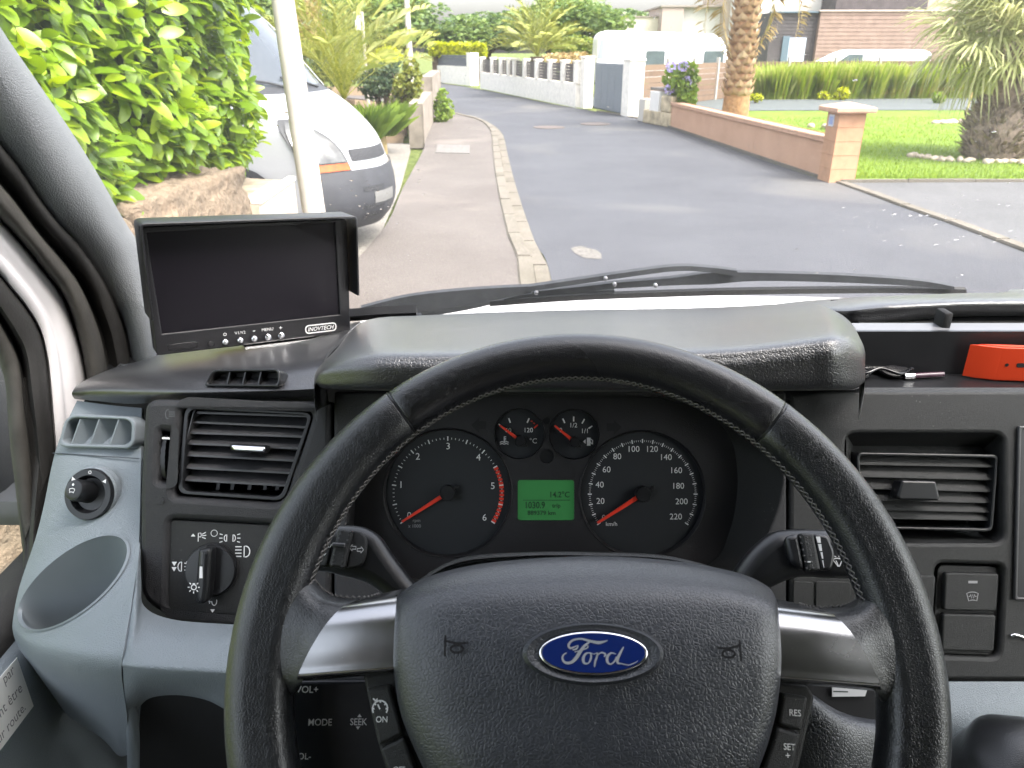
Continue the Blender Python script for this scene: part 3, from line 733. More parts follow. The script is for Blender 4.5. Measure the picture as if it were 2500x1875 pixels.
# ------------------------------------------------------------------ pink wall and pillar
pink_n = N('pink_blockwork'); a = pink_n.tex('ShaderNodeTexNoise', 2.0, Detail=6.0); b = pink_n.tex('ShaderNodeTexNoise', 70, Detail=3.0)
pink_n.set(Base_Color=pink_n.mix(.25, pink_n.ramp(a.outputs[0], [(.3, (.48, .28, .175)), (.7, (.56, .34, .22))]).outputs[0], pink_n.ramp(b.outputs[0], [(.3, (.3, .16, .1)), (.7, (.6, .38, .26))]).outputs[0]), Roughness=.9)
pink_n.normal(pink_n.bump(b.outputs[0], .003)); pink = pink_n.m
pillar_m = plain('peach_block', (.46, .26, .15), .9, vary=.1, vscale=8, bscale=80, bdist=.003)
coping_m = plain('peach_coping', (.50, .31, .21), .85, vary=.1, vscale=8, bscale=60, bdist=.003)
a0, a1 = G(2032, 446), G(1634, 311); al = (a1 - a0); La = al.length; al.normalize(); sn = V((al.y, -al.x, 0))
if sn.x < 0: sn = -sn
def wbox(name, p, d, length, thick, z0, z1, m, par, bev=.006, side=None):
    """upright slab that starts at p and runs along d"""
    s = side if side is not None else sn; Mx = Matrix((d, s, V((0, 0, 1)))).transposed().to_4x4(); Mx.translation = p
    return box(name, (length / 2, thick / 2, (z0 + z1) / 2), (length, thick, z1 - z0), m, par, Mx, bev, 15)
pw = thing('garden_wall', a0, 'low pink rendered garden wall along the lane, ending at the pillar', 'wall')
jt = [.42, 3.7, 7.6, La]; jt = [.40, La * .36, La * .72, La]
for i in range(3):
    wbox('wall_panel', a0 + al * (jt[i] + .008), al, jt[i + 1] - jt[i] - .016, .2, -.05, .57, pink, pw)
    wbox('coping_stone', a0 + al * (jt[i] + .004) - sn * .03, al, jt[i + 1] - jt[i] - .008, .26, .572, .635, coping_m, pw, .015)
wbox('plinth', a0 + al * .4 - sn * .05, al, La - .4, .055, -.05, .05, M['concrete'], pw, .01)
pil = thing('gate_pillar', a0, 'square peach block pillar with flat pyramid cap at the wall end', 'pillar')
for i in range(5):
    wbox('block', a0 + al * .0 - sn * .06, al, .38, .42, i * .205 + .002, (i + 1) * .205 - .001, pillar_m, pil, .004)
wbox('mortar_core', a0 + al * .01 - sn * .05, al, .38, .40, 0, 1.03, plain('mortar', (.42, .24, .14), .95), pil, 0)
cx = a0 + al * .20 + sn * .15
bm = bmesh.new(); Mx = Matrix((al, sn, V((0, 0, 1)))).transposed().to_4x4(); Mx.translation = cx
q = [(.30, 1.03), (.31, 1.05), (.31, 1.10), (.27, 1.115), (.04, 1.17)]
rings = [[bm.verts.new(Mx @ V((sx * r, sy * r, z))) for sx, sy in ((-1, -1), (1, -1), (1, 1), (-1, 1))] for r, z in q]
for x, y in zip(rings, rings[1:]):
    for k in range(4): bm.faces.new((x[k], x[(k + 1) % 4], y[(k + 1) % 4], y[k]))
bm.faces.new(rings[-1]); bm.faces.new(rings[0][::-1]); bmesh.ops.recalc_face_normals(bm, faces=bm.faces)
frombm('cap', bm, coping_m, pil, 20)
plf = Frame(a0 + al * .08 - sn * .0605 + V((0, 0, .82)), al * -1, V((0, 0, 1)))
plate('number_plate', plf, [rr([(-.22, 0), (-.06, 0), (-.06, .17), (-.22, .17)], .01)], 0, .012, plain('enamel', (.55, .57, .62), .35), pil, .002)
pe = [o for o in pil.children if o.name.startswith('number_plate')][0]
plate('inset', plf, [rr([(-.20, .025), (-.08, .025), (-.08, .145), (-.20, .145)], .008)], .0121, .0135, plain('enamel_blue', (.25, .32, .55), .35), pe)

# ------------------------------------------------------------------ white boundary walls, gate, meter stand
wp = thing('boundary_wall', G(1404, 263), 'white boundary wall with dark infill panels between posts', 'wall')
W0, W1 = G(1172, 216), G(1404, 263); wd = (W1 - W0); Lw = wd.length; wd.normalize(); ws = V((wd.y, -wd.x, 0)); ws = -ws if ws.y < 0 else ws
dark_panel = plain('dark_slats', (.075, .06, .062), .6, vary=.2, vscale=3)
def along(u):
    """distance along the wall line that lies under photo column u"""
    n = V((ray(u, 200).y, -ray(u, 200).x, 0)); return -(W0 - CAM).dot(n) / wd.dot(n)
wbox('base_wall', W0, wd, Lw, .2, 0, .80, white_r, wp, side=ws)
posts = [1174, 1200, 1221, 1240, 1254, 1279, 1308, 1340, 1372, 1404]
for i, u in enumerate(posts):
    s = along(u)
    wbox('post', W0 + wd * (s - .14) - ws * .03, wd, .28, .26, .8, 1.50, white_r, wp, side=ws)
    wbox('post_cap', W0 + wd * (s - .17) - ws * .06, wd, .34, .32, 1.50, 1.56, white_r, wp, side=ws)
    if i < len(posts) - 1:
        e = along(posts[i + 1])
        for r in range(6):
            wbox('slat', W0 + wd * (s + .15) + ws * .08, wd, e - s - .30, .03, .83 + r * .105, .925 + r * .105, dark_panel, wp, .004, side=ws)
fw = thing('far_boundary_wall', G(1058, 200), 'white wall with dark panel at the far bend of the lane', 'wall')
F0, F1 = G(1060, 200), G(1140, 209); fd = (F1 - F0); Lf = fd.length; fd.normalize(); fs_ = V((fd.y, -fd.x, 0)); fs_ = -fs_ if fs_.y < 0 else fs_
wbox('base_wall', F0, fd, Lf, .2, 0, 1.0, white_r, fw, side=fs_)
for r in range(5): wbox('slat', F0 + fs_ * .08, fd, Lf, .04, 1.02 + r * .12, 1.13 + r * .12, plain('grey_slats', (.10, .11, .135), .6) if r == 0 else bpy.data.materials['grey_slats'], fw, .004, side=fs_)
wbox('end_pillar', F0 + fd * Lf, fd, .62, .5, 0, 1.75, white_r, fw, side=fs_)
wbox('end_pillar', F0 - fd * .3, fd, .3, .5, 0, 1.7, white_r, fw, side=fs_)
def pillar(u0, u1, v, vt, label, m=white_r):
    c = G((u0 + u1) / 2, v); L = (u1 - u0) * c.y / FPX * .92; d = wd; s = ws; a = c - d * L * .5
    z = PY((u0 + u1) / 2, vt, a.y).z; r = thing('gate_post', a, label, 'pillar', 'white gate posts')
    wbox('shaft', a, d, L, L * .8, 0, z - .06, m, r, .01, side=s); wbox('cap', a - d * .03 - s * .03, d, L + .06, L * .8 + .06, z - .06, z, m, r, .01, side=s)
pillar(1404, 1434, 264, 137, 'square white gate post on the left of the grey gate')
pillar(1500, 1547, 284, 143, 'square white gate post on the right of the grey gate')
g0, g1 = G(1436, 268), G(1502, 282); gd = (g1 - g0); Lg = gd.length; gd.normalize(); gs = V((gd.y, -gd.x, 0)); gs = -gs if gs.y < 0 else gs
gt = thing('grey_gate', g0, 'solid grey blue metal gate between two white posts', 'gate'); gm = plain('gate_paint', (.17, .195, .22), .5, vary=.08)
wbox('frame', g0 + gs * .2, gd, Lg, .06, .06, 1.50, gm, gt, side=gs)
for i in range(4): wbox('panel', g0 + gd * (.03 + i * (Lg - .06) / 4) + gs * .188, gd, (Lg - .06) / 4 - .012, .02, .1, 1.46, gm, gt, .003, side=gs)
stand = thing('meter_stand', G(1605, 306), 'pale stone meter stand with white box beside the pink wall', 'meter stand')
m0 = G(1568, 299); md = (G(1634, 312) - m0); Lm = md.length; md.normalize(); ms = V((md.y, -md.x, 0)); ms = -ms if ms.y < 0 else ms
stone_pale = plain('pale_rough_stone', (.46, .38, .25), .95, vary=.4, vscale=4, bscale=18, bdist=.02)
wbox('plinth', m0, md, Lm, .5, 0, .36, stone_pale, stand, .03, side=ms)
wbox('pier', m0 + md * Lm * .62, md, Lm * .36, .45, .36, .78, stone_pale, stand, .05, side=ms)
wbox('meter_box', m0 + md * Lm * .2 + ms * .02, md, Lm * .34, .25, .30, .86, plain('meter_white', (.72, .7, .66), .5), stand, .02, side=ms)
wbox('slab', m0 + md * Lm * .1 + ms * .1, md, Lm * .8, .4, .88, .95, plain('grey_slate', (.16, .14, .12), .9), stand, .01, side=ms)
wbox('cabinet', m0 - md * .55 + ms * .1, md, .42, .3, 0, .62, plain('cabinet_grey', (.5, .47, .42), .7), stand, .02, side=ms)

# ------------------------------------------------------------------ board fence, reed hedge, caravan, van, houses
bf = thing('board_fence', PY(1545, 290, 30), 'brown horizontal board fence behind the reeds and hydrangea', 'fence')
wood = N('fence_board'); oi = wood.new('ShaderNodeObjectInfo'); a = wood.tex('ShaderNodeTexNoise', 3, Detail=5.0)
wood.set(Base_Color=wood.mix(oi.outputs['Random'], wood.ramp(a.outputs[0], [(.3, (.095, .06, .038)), (.7, (.15, .095, .06))]).outputs[0], (.17, .115, .075)), Roughness=.9); wood = wood.m
grey_post = plain('concrete_post', (.4, .38, .34), .9)
bx0, by0 = PY(1552, 250, 27).x, 27.0; X_, Y_ = bx0, by0
pts_f = [V((PY(1552, 250, 27.5).x, 27.5, 0)), V((PY(1800, 200, 35).x, 35, 0)), V((PY(2140, 200, 38.5).x, 38.5, 0)), V((PY(2560, 200, 39.5).x, 39.5, 0))]
for a, b in zip(pts_f, pts_f[1:]):
    d = b - a; L = d.length; n = max(2, int(L / 2.3)); d.normalize(); s = V((d.y, -d.x, 0)); s = -s if s.y < 0 else s
    for i in range(n):
        q = a + d * L * i / n
        wbox('post', q - d * .06 - s * .05, d, .12, .12, 0, 1.62, grey_post, bf, side=s)
        for r in range(7): wbox('board', q + d * .07, d, L / n - .14, .035, .04 + r * .2, .04 + r * .2 + .19, wood, bf, .004, side=s)
def grass_clump(seed, n, h, spread, w=.02, bend=1.0):
    g = random.Random(seed); vs, fs = [], []
    for k in range(n):
        a = g.uniform(0, 2 * math.pi); r = spread * (.35 if bend == 1 else .48) * math.sqrt(g.random()); p = V((math.cos(a) * r, math.sin(a) * r, 0)); l = h * g.uniform(.6, 1.1); b = g.uniform(.05, .5) * spread * bend
        d = V((math.cos(a), math.sin(a), 0)); t = V((-d.y, d.x, 0)) * w; j = len(vs); m1 = p + d * b * .3 + V((0, 0, l * .6)); e = p + d * b * 1.2 + V((0, 0, l * g.uniform(.8, 1)))
        vs += [p - t, p + t, m1 + t * .8, e, m1 - t * .8]; fs.append((j, j + 1, j + 2, j + 3, j + 4))
    me = bpy.data.meshes.new('blades'); me.from_pydata([tuple(v) for v in vs], [], fs); me.update(); return me
rc = [grass_clump(s, 900, 1.34, 1.7, .010, .35) for s in (1, 2)]; rs = grass_clump(5, 300, .5, 1.0, .02)
for m_ in rc: m_.materials.append(M['reed'])
rs.materials.append(M['straw'])
names = ['leftmost reed clump, beside the palm trunk', 'second reed clump from the palm trunk', 'third reed clump from the palm trunk', 'fourth reed clump from the palm trunk', 'fifth reed clump from the palm trunk', 'sixth reed clump from the palm trunk', 'seventh reed clump from the palm trunk', 'eighth reed clump from the palm trunk', 'ninth reed clump, seen through the fan palm', 'reed clump right of the fan palm trunk']
for i, u in enumerate((1880, 1932, 1988, 2046, 2105, 2165, 2228, 2295, 2370, 2460)):
    y = 34 + i * .12; x = PY(u, 230, y).x; r = thing('reed_clump', (x, y, 0), names[i], 'ornamental grass', 'clumps of the reed hedge')
    for nm, me in (('blades', rc[i % 2]), ('dry_base', rs)):
        o = bpy.data.objects.new(nm, me); COL.objects.link(o); o.parent = r
    r.rotation_euler.z = i * 1.7; s = rnd.uniform(1.05, 1.2); r.scale = (s, s, s)
def bush(name, c, rad, m, label, cat, seed, n=1500, size=.09, nb=14, base=QUAD, extra=None, group=None, blobr=.42):
    g = random.Random(seed); r = thing(name, (c[0], c[1], 0), label, cat, group); c = V(c)
    bm = bmesh.new()
    for k in range(6):
        a = k * 1.05; tube_bm(bm, [V((c.x, c.y, 0)), V((c.x + math.cos(a) * rad[0] * .3, c.y + math.sin(a) * rad[1] * .3, c.z)), V((c.x + math.cos(a) * rad[0] * .6, c.y + math.sin(a) * rad[1] * .6, c.z + rad[2] * .4))], [.03, .02, .006], 5)
    frombm('stems', bm, M['bark'], r)
    scatter('foliage', base, blob_leaves(g, c, rad, nb, n, size, blobr=blobr), M[m], r, kind='stuff'); return r
hb = PY(1675, 212, 21.5); hyd = bush('hydrangea', (hb.x, 21.5, hb.z), (.55, .5, .52), 'grass_green', 'leafy hydrangea with mauve flower heads over the pink wall', 'shrub', 31, 1300, .11, 16)
mauve = leafmat('mauve_petal', (.38, .30, .62), (.50, .42, .72), (.58, .52, .78), trans=.2)
for i, (u, v) in enumerate(((1638, 163), (1668, 161), (1677, 199), (1634, 219), (1668, 208))):
    g = random.Random(i); c = PY(u, v, 21.0 + .1 * i)
    scatter('flower_head', QUAD, [(orient(d_, V((0, 0, 1)) + rdir(g)), .045, c + d_ * .10) for d_ in (rdir(g) for _ in range(70))], mauve, hyd)
for (u, v, y, r3, m_, lab, n_, sd, sz) in (
        (2011, 240, 33, (.22, .2, .3), 'lime', 'tiny yellow shrub on the matting left of the pillar', 150, 41, .09),
        (2050, 236, 33, (.45, .4, .42), 'lime', 'small lime green shrub on the matting above the pillar', 350, 42, .10),
        (2290, 242, 31, (.3, .3, .25), 'grass_green', 'small green plant on the matting left of the fan palm', 180, 43, .09),
        (1845, 235, 31, (.3, .3, .25), 'lime', 'small yellow plant right of the tall palm trunk', 180, 44, .09)):
    c = PY(u, v, y); bush('small_shrub', (c.x, y, max(c.z, .2)), r3, m_, lab, 'shrub', sd, n_, sz, 5)
# left garden planting
def bpx(name, u, v, y, rx, rz, m_, lab, seed, n=1500, size=.09, **k):
    c = PY(u, v, y); return bush(name, (c.x, y, c.z), (rx * y / FPX, rx * y / FPX, rz * y / FPX), m_, lab, 'shrub', seed, n, size, **k)
bpx('juniper_bush', 930, 195, 20, 75, 45, 'juniper', 'dark spreading juniper right of the left palm', 51, 2200, .07)
bpx('juniper_bush', 770, 175, 19, 60, 45, 'juniper', 'dark bush left of the left palm, by the near pole', 58, 1500, .07)
bpx('lime_shrub', 940, 142, 26, 38, 22, 'lime', 'clipped lime yellow shrub under the left palm fronds', 52, 900, .09)
bpx('olive_shrub', 985, 205, 19, 42, 60, 'olive', 'tall olive green shrub behind the concrete wall end', 53, 1500, .07)
bpx('wall_shrub', 1078, 258, 22, 22, 42, 'grass_green', 'narrow green shrub growing beside the pavement past the concrete wall', 54, 900, .08)
bpx('lime_shrub', 745, 118, 24, 14, 16, 'lime', 'small lime yellow shrub right beside the near pole', 57, 250, .08)
tg = grass_clump(9, 420, .62, .9, .0055); tg.materials.append(M['grass_green'])
for u, v, y, lab in ((885, 262, 14.5, 'bright green grass tuft left of the olive shrub'), (925, 268, 15.2, 'bright green grass tuft nearest the concrete wall')):
    c = PY(u, v, y); r = thing('grass_tuft', (c.x, y, .05), lab, 'ornamental grass', 'garden grass tufts'); o = bpy.data.objects.new('blades', tg); COL.objects.link(o); o.parent = r; o.location.z = .35; r.rotation_euler.z = u
    tube('stems', [V((c.x, y, .05)), V((c.x, y, .45))], [.12, .1], M['straw'], r, 8)
c = G(955, 305); tag(rock('soil_mound', (c.x, c.y, .1), (1.2, .9, .28), 4, None, 4, .25, plain('dry_plants', (.34, .2, .11), .95, vary=.4, vscale=12, bscale=20, bdist=.03)), 'mound of brown dry soil and leaves left of the concrete wall', 'mound')
n1 = G(1012, 356); n2 = V((-2.9, 31, 0)); cwd = (n2 - n1); Lc = cwd.length; cwd.normalize(); cs = V((cwd.y, -cwd.x, 0)); cs = -cs if cs.x > 0 else cs
gw = thing('concrete_wall', n1, 'grey beige concrete garden wall end standing beside the pavement', 'wall')
conc = plain('weathered_concrete', (.22, .19, .155), .92, vary=.25, vscale=3, bscale=30, bdist=.004)
n1r = G(1036, 360)
wbox('wall', n1r, cwd, 5.2, .30, 0, .86, conc, gw, .015, side=cs)
wbox('raised_wall', n1r + cwd * 5.2, cwd, 7.5, .30, 0, 1.22, conc, gw, .015, side=cs)
# clipped lime hedge beyond the bend
lh = thing('lime_hedge', PY(1120, 120, 52), 'long clipped lime yellow hedge above the far white wall', 'hedge'); c = PY(1118, 122, 52); g = random.Random(61)
hw = 62 * 52 / FPX
xf = [(orient(rdir(g) + V((0, -.5, .6)), rdir(g) + V((0, -.3, 1))), g.uniform(.16, .3), V((c.x + g.uniform(-hw, hw), 52 + g.uniform(-.5, .3), c.z + g.uniform(-.35, .30) + .05 * math.sin(k)))) for k in range(1500)]
scatter('foliage', QUAD, xf, M['lime'], lh, kind='stuff'); box('stems', (c.x, 52.2, c.z / 2), (hw * 1.9, .3, c.z), M['bark'], lh)

# caravan
yc = 36.5
def carpt(u, v): return PY(u, v, yc)
cl, crr = carpt(1458, 77), carpt(1792, 77); ctop = cl.z; zb = .55
cv = thing('caravan', ((cl.x + crr.x) / 2, yc, 0), 'white caravan parked behind the board fence', 'caravan'); cwt = plain('caravan_white', (.80, .79, .77), .35, vary=.03)
Lcv = crr.x - cl.x; prof = rr([(0, 0), (Lcv, 0), (Lcv - .05, 1.0), (Lcv - .55, ctop - zb - .1), (.35, ctop - zb + .05), (.05, 1.9)], [.25, .25, .5, .5, .25, .3], 8)
cf = Frame((cl.x, yc, zb), (1, 0, 0), (0, 0, 1))
plate('body', cf, [prof], -2.2, 0, cwt, cv, .08)
cg = plain('tinted_window', (.10, .13, .13), .15, vary=.2, vscale=2)
for u0, u1, nm in ((1578, 1622, 'window'), (1720, 1765, 'window')):
    a, b = carpt(u0, 124), carpt(u1, 150); q = rr([(a.x - cl.x, b.z - zb - .25), (b.x - cl.x, b.z - zb - .25), (b.x - cl.x, a.z - zb), (a.x - cl.x, a.z - zb)], .08)
    o = plate(nm, cf, [q], .001, .03, cg, cv, .01)
a, b = carpt(1640, 124), carpt(1668, 200); plate('door', cf, [rr([(a.x - cl.x, .1), (b.x - cl.x, .1), (b.x - cl.x, a.z - zb), (a.x - cl.x, a.z - zb)], .05)], .001, .02, plain('caravan_door', (.70, .64, .60), .4), cv, .006)
a, b = carpt(1459, 92), carpt(1466, 145); plate('end_window', cf, [rr([(.06, 1.0), (.30, 1.0), (.34, 1.75), (.16, 1.75)], .05)], .001, .02, plain('pale_tint', (.3, .33, .36), .2), cv, .006)
for x in (Lcv * .45, Lcv * .55): lathe('wheel', [(.3, -.1), (.32, -.06), (.32, .06), (.3, .1), (.18, .11), (.02, .11)], plain('tyre', (.03, .03, .03), .9), cv, Matrix.Translation((cl.x + x, yc + .05, .33)) @ Matrix.Rotation(R(90), 4, 'X'), 20)
tube('drawbar', [V((cl.x + .3, yc + 1.1, .5)), V((cl.x - 1.1, yc + 1.1, .45))], .04, grey_post, cv, 8)

# white panel van beyond the fence
yv = 42; vx0, vx1 = PY(1985, 140, yv).x, PY(2275, 140, yv).x; Lv = vx1 - vx0; vt = PY(2100, 121, yv).z
pv = thing('panel_van', ((vx0 + vx1) / 2, yv, 0), 'white panel van showing its roof above the reeds', 'van')
vf = Frame((vx0, yv, 0), (1, 0, 0), (0, 0, 1)); vp = rr([(0, .35), (Lv, .35), (Lv, vt - .15), (Lv - .5, vt), (Lv * .32, vt), (Lv * .17, vt - .45), (.05, vt - .85)], [.15, .15, .2, .3, .5, .3, .2], 8)
wv = plain('van_white', (.80, .80, .80), .3)
plate('body', vf, [vp], -1.8, 0, wv, pv, .10)
plate('side_window', vf, [rr([(Lv * .205, vt - .62), (Lv * .42, vt - .62), (Lv * .42, vt - .22), (Lv * .30, vt - .22)], .06)], .002, .015, cg, pv)
plate('windscreen', vf, [rr([(Lv * .06, vt - .75), (Lv * .18, vt - .62), (Lv * .275, vt - .18), (Lv * .24, vt - .18)], .04)], .002, .012, plain('pale_glass', (.5, .52, .54), .15), pv)
plate('mirror', vf, [rr([(Lv * .43, vt - .8), (Lv * .48, vt - .8), (Lv * .48, vt - .45), (Lv * .43, vt - .45)], .05)], .01, .12, plain('mirror_grey', (.4, .4, .4), .5), pv)
for x in (Lv * .2, Lv * .8): lathe('wheel', [(.3, -.1), (.33, -.06), (.33, .06), (.3, .1), (.18, .11), (.02, .11)], bpy.data.materials['tyre'], pv, Matrix.Translation((vx0 + x, yv - .05, .33)) @ Matrix.Rotation(R(90), 4, 'X'), 20)

# houses
def pbox(name, u0, u1, v0, v1, y, depth, m, par, z0=None, bev=0):
    a, b = PY(u0, v0, y), PY(u1, v1, y); z0 = b.z if z0 is None else z0
    return box(name, ((a.x + b.x) / 2, y + depth / 2, (z0 + a.z) / 2), (b.x - a.x, depth, a.z - z0), m, par, None, bev)
wh = plain('house_white', (.74, .72, .66), .9, vary=.04, vscale=1.2); crm = plain('house_cream', (.68, .62, .50), .9, vary=.05, vscale=1.2)
pkw = plain('pink_cladding', (.29, .205, .165), .9, vary=.15, vscale=2); dkw = plain('dark_cladding', (.085, .075, .075), .85, vary=.2, vscale=2); bge = plain('beige_wall', (.46, .38, .30), .9, vary=.06, vscale=1.5)
h1 = thing('cube_house', PY(1640, 100, 62), 'white and cream flat roofed house left of the palm trunk', 'house')
pbox('wing', 1528, 1622, 42, 90, 63, 6, crm, h1, 0); pbox('wall', 1665, 1772, 17, 90, 62, 7, wh, h1, 0)
pbox('cladding', 1618, 1664.5, 18, 90, 61.5, 6, plain('taupe_render', (.44, .35, .30), .9), h1, 0); pbox('wall', 1772.5, 1838, -20, 90, 61, 7, bge, h1, 0)
pbox('window', 1787, 1798, 22, 48, 60.98, .05, cg, h1); pbox('roof_edge', 1614, 1776, 13, 17, 61.4, 8, plain('roof_edge', (.3, .26, .22), .8), h1)
pbox('window', 1640, 1662, 80, 82, 61.45, .05, cg, h1); pbox('roof_edge', 1526, 1624, 39, 42, 62.9, 6.5, bpy.data.materials['roof_edge'], h1)
h2 = thing('clad_house', PY(2150, 150, 50), 'modern house with pink and dark board cladding behind the white panel van', 'house')
pbox('rear_wall', 1838.5, 2060, -45, 100, 56, 8, wh, h2, 0); pbox('upper_storey', 2052, 2262, -60, 26, 53.5, 6, dkw, h2)
pbox('small_window', 2024, 2042, 8, 26, 55.95, .06, cg, h2); pbox('rear_wall', 2262.5, 2600, -60, 60, 55, 8, bge, h2, 0)
pbox('pink_wall', 2004, 2620, 27, 160, 50.05, 3, pkw, h2, 0); pbox('dark_wall', 1886, 2003, 30, 160, 50.35, 2.5, dkw, h2, 0)
def boards(u0, u1, v0, y, n, h, m, nm='board'):
    a, b = PY(u0, v0, y), PY(u1, v0, y)
    for i in range(n): box(nm, ((a.x + b.x) / 2, y, a.z - (i + .5) * h), (b.x - a.x, .04, h - .025), m, h2)
boards(2005, 2620, 28, 50.0, 18, .22, pkw); boards(1886, 2003, 31, 50.3, 18, .2, dkw)
d_ = pbox('door', 1921, 1960, 92, 158, 50.22, .06, plain('pale_blue_door', (.50, .55, .62), .5), h2, 0)
pbox('door_frame', 1913, 1920, 88, 158, 50.2, .1, plain('frame_dark', (.10, .15, .18), .5), h2, 0); pbox('parapet', 1884, 2005, 27, 31, 50.1, .5, bpy.data.materials['frame_dark'], h2)
pbox('parapet', 2003, 2620, 24, 27.5, 49.9, .5, plain('pale_trim', (.6, .5, .42), .8), h2); pbox('small_window', 2337, 2350, 30, 55, 54.95, .06, cg, h2)
# brown hedge bank behind the left palm and dry bank behind the white wall
bpx('dry_shrub', 1385, 146, 40, 60, 14, 'straw', 'dry brown bank of plants above the white boundary wall', 71, 900, .16)
bpx('red_shrub', 755, 70, 27, 42, 60, 'straw', 'reddish brown shrub right beside the near pole top', 72, 900, .1)

# ------------------------------------------------------------------ white van parked on the left
VF = V((math.cos(R(20)), -math.sin(R(20)), 0)); VR = V((VF.y, -VF.x, 0)); VO = V((-1.27, 7.62, .06))
PROF = [(.24, .14), (.36, .04), (.50, .0), (.66, .01), (.78, .04), (.86, .07), (.97, .11), (1.08, .18), (1.20, .32), (1.34, .54), (1.46, .76), (1.52, .86), (1.75, 1.08), (2.05, 1.38), (2.28, 1.68), (2.38, 2.05), (2.42, 3.0)]
def interp(tab, z):
    n = len(tab)
    for i in range(n - 1):
        (z0, a), (z1, b) = tab[i], tab[i + 1]
        if z <= z1 or i == n - 2:
            t = min(max((z - z0) / (z1 - z0), 0), 1); h = z1 - z0
            s0 = (b - tab[max(i - 1, 0)][1]) / (z1 - tab[max(i - 1, 0)][0]); s1 = (tab[min(i + 2, n - 1)][1] - a) / (tab[min(i + 2, n - 1)][0] - z0)
            return (2 * t ** 3 - 3 * t * t + 1) * a + (t ** 3 - 2 * t * t + t) * h * s0 + (3 * t * t - 2 * t ** 3) * b + (t ** 3 - t * t) * h * s1
HW = [(.24, .73), (.5, .77), (.9, .77), (1.1, .76), (1.3, .75), (1.5, .70), (1.9, .66), (2.3, .62), (2.42, .50)]
PL = [(.24, .33), (.8, .34), (1.1, .33), (1.5, .21), (2.0, .18), (2.42, .16)]
def VS(z, q, out=0.0):
    """point on the nose at height z, q from -1 (far side) to 1 (near side)"""
    L = interp(PROF, z) + interp(PL, z) * abs(q) ** 1.75 - out; hw = interp(HW, z) + out * abs(q)
    return VO + VF * (-L) + VR * (hw * q) + V((0, 0, z))
def dense(a, n):
    return [x + (y - x) * k / n for x, y in zip(a, a[1:]) for k in range(n)] + [a[-1]]
def skin(name, zs, qs, m, out=0, nz=4, nq=4, par=None, **k):
    return patch(name, vrows(dense(zs, nz), dense(qs, nq), out), m, par or van, 1, **k)
def vrows(zs, qs, out=0): return [[VS(z, q, out) for q in qs] for z in zs]
van = thing('parked_van', VO + VF * -2.4, 'white van with grey bumper parked nose to the pavement on the left', 'van')
vw = plain('van_paint_white', (.46, .47, .49), .28, coat=.4); bum = plain('grey_bumper', (.036, .038, .045), .55, vary=.15, vscale=6, bscale=150, bdist=.001)
Q = [-1, -.85, -.6, -.3, 0, .3, .6, .8, .92, 1]
skin('bumper', [.24, .36, .5, .66, .78, .805], Q, bum, .02)
skin('nose', [.80, .86, .97, 1.08, 1.20, 1.34, 1.46], Q, vw)
skin('scuttle', [1.46, 1.49, 1.52], Q, plain('black_plastic', (.03, .032, .036), .5))
glassy = plain('parked_glass', (.055, .065, .075), .08, spec=.8)
skin('windscreen', [1.52, 1.75, 2.05, 2.26], [-.94, -.6, -.2, .2, .6, .94], glassy)
for s in (-1, 1): patch('screen_pillar', vrows([1.50, 1.75, 2.05, 2.28], [s * .93, s * .97, s], .012), vw, van, 4, flip=s < 0)
patch('roof', [[VS(z, q) for q in Q] for z in (2.26, 2.32, 2.38, 2.41)] + [[VO + VF * -L + VR * (.6 * q) + V((0, 0, 2.42)) for q in Q] for L in (3.5, 4.9)], vw, van, 3)
for s in (-1, 1):
    zs = [.32, .5, .8, .86, 1.0, 1.2, 1.4, 1.5]; rows = []
    for z in zs:
        e = VS(z, s); L0 = -(e - VO).dot(VF); rows.append([VO + VF * -(L0 + (4.9 - L0) * t) + VR * (s * (interp(HW, z) + (.80 - interp(HW, z)) * min(t * 6, 1))) + V((0, 0, z)) for t in (0, .08, .2, .5, 1)])
    patch('side_panel', rows, vw, van, 3)
    rows = [[VO + VF * -(L0) + VR * (s * w) + V((0, 0, z)) for L0 in (1.10 + (z - 1.5) * 1.05 + .1, 2.1, 4.9)] for z, w in ((1.5, .77), (1.9, .73), (2.3, .64), (2.41, .50))]
    patch('side_upper', rows, vw, van, 3)
    rows = [[VO + VF * -(L0) + VR * (s * (w + .006)) + V((0, 0, z)) for L0 in (1.32 + (z - 1.5) * .95, 1.9, 2.3)] for z, w in ((1.56, .765), (1.9, .73), (2.2, .665))]
    patch('door_window', rows, plain('dark_cab_glass', (.10, .12, .14), .1) if s < 0 else bpy.data.materials['dark_cab_glass'], van, 3)
hl = patch('headlight', [[VS(z, q, .030) for q in qs] for z, qs in ((.885, (.50, .62, .75, .86, .95, 1.0)), (.96, (.52, .63, .75, .86, .94, .99)), (1.06, (.57, .65, .75, .85, .93, .98)), (1.16, (.65, .71, .77, .84, .90, .95)), (1.235, (.75, .78, .80, .83, .86, .88)))], plain('headlight_glass', (.075, .078, .076), .12, spec=.8, vary=.55, vscale=10), van, 5)
patch('surround', [[VS(z, q, .016) for q in qs] for z, qs in ((.80, (.46, .62, .75, .86, .97, 1.0)), (.90, (.47, .62, .75, .86, .96, 1.0)), (1.0, (.50, .64, .75, .86, .95, 1.0)), (1.10, (.55, .64, .76, .86, .95, 1.0)), (1.19, (.64, .72, .78, .84, .92, .98)), (1.265, (.74, .78, .81, .84, .88, .91)))], plain('lamp_rubber', (.03, .032, .035), .6), hl, 4)
patch('reflector', [[VS(z, q, .042) for q in qs] for z, qs in ((.91, (.80, .84, .88, .90)), (1.0, (.78, .83, .88, .91)), (1.08, (.78, .82, .86, .88)))], plain('reflector', (.42, .43, .42), .2, metal=.3), hl, 4)
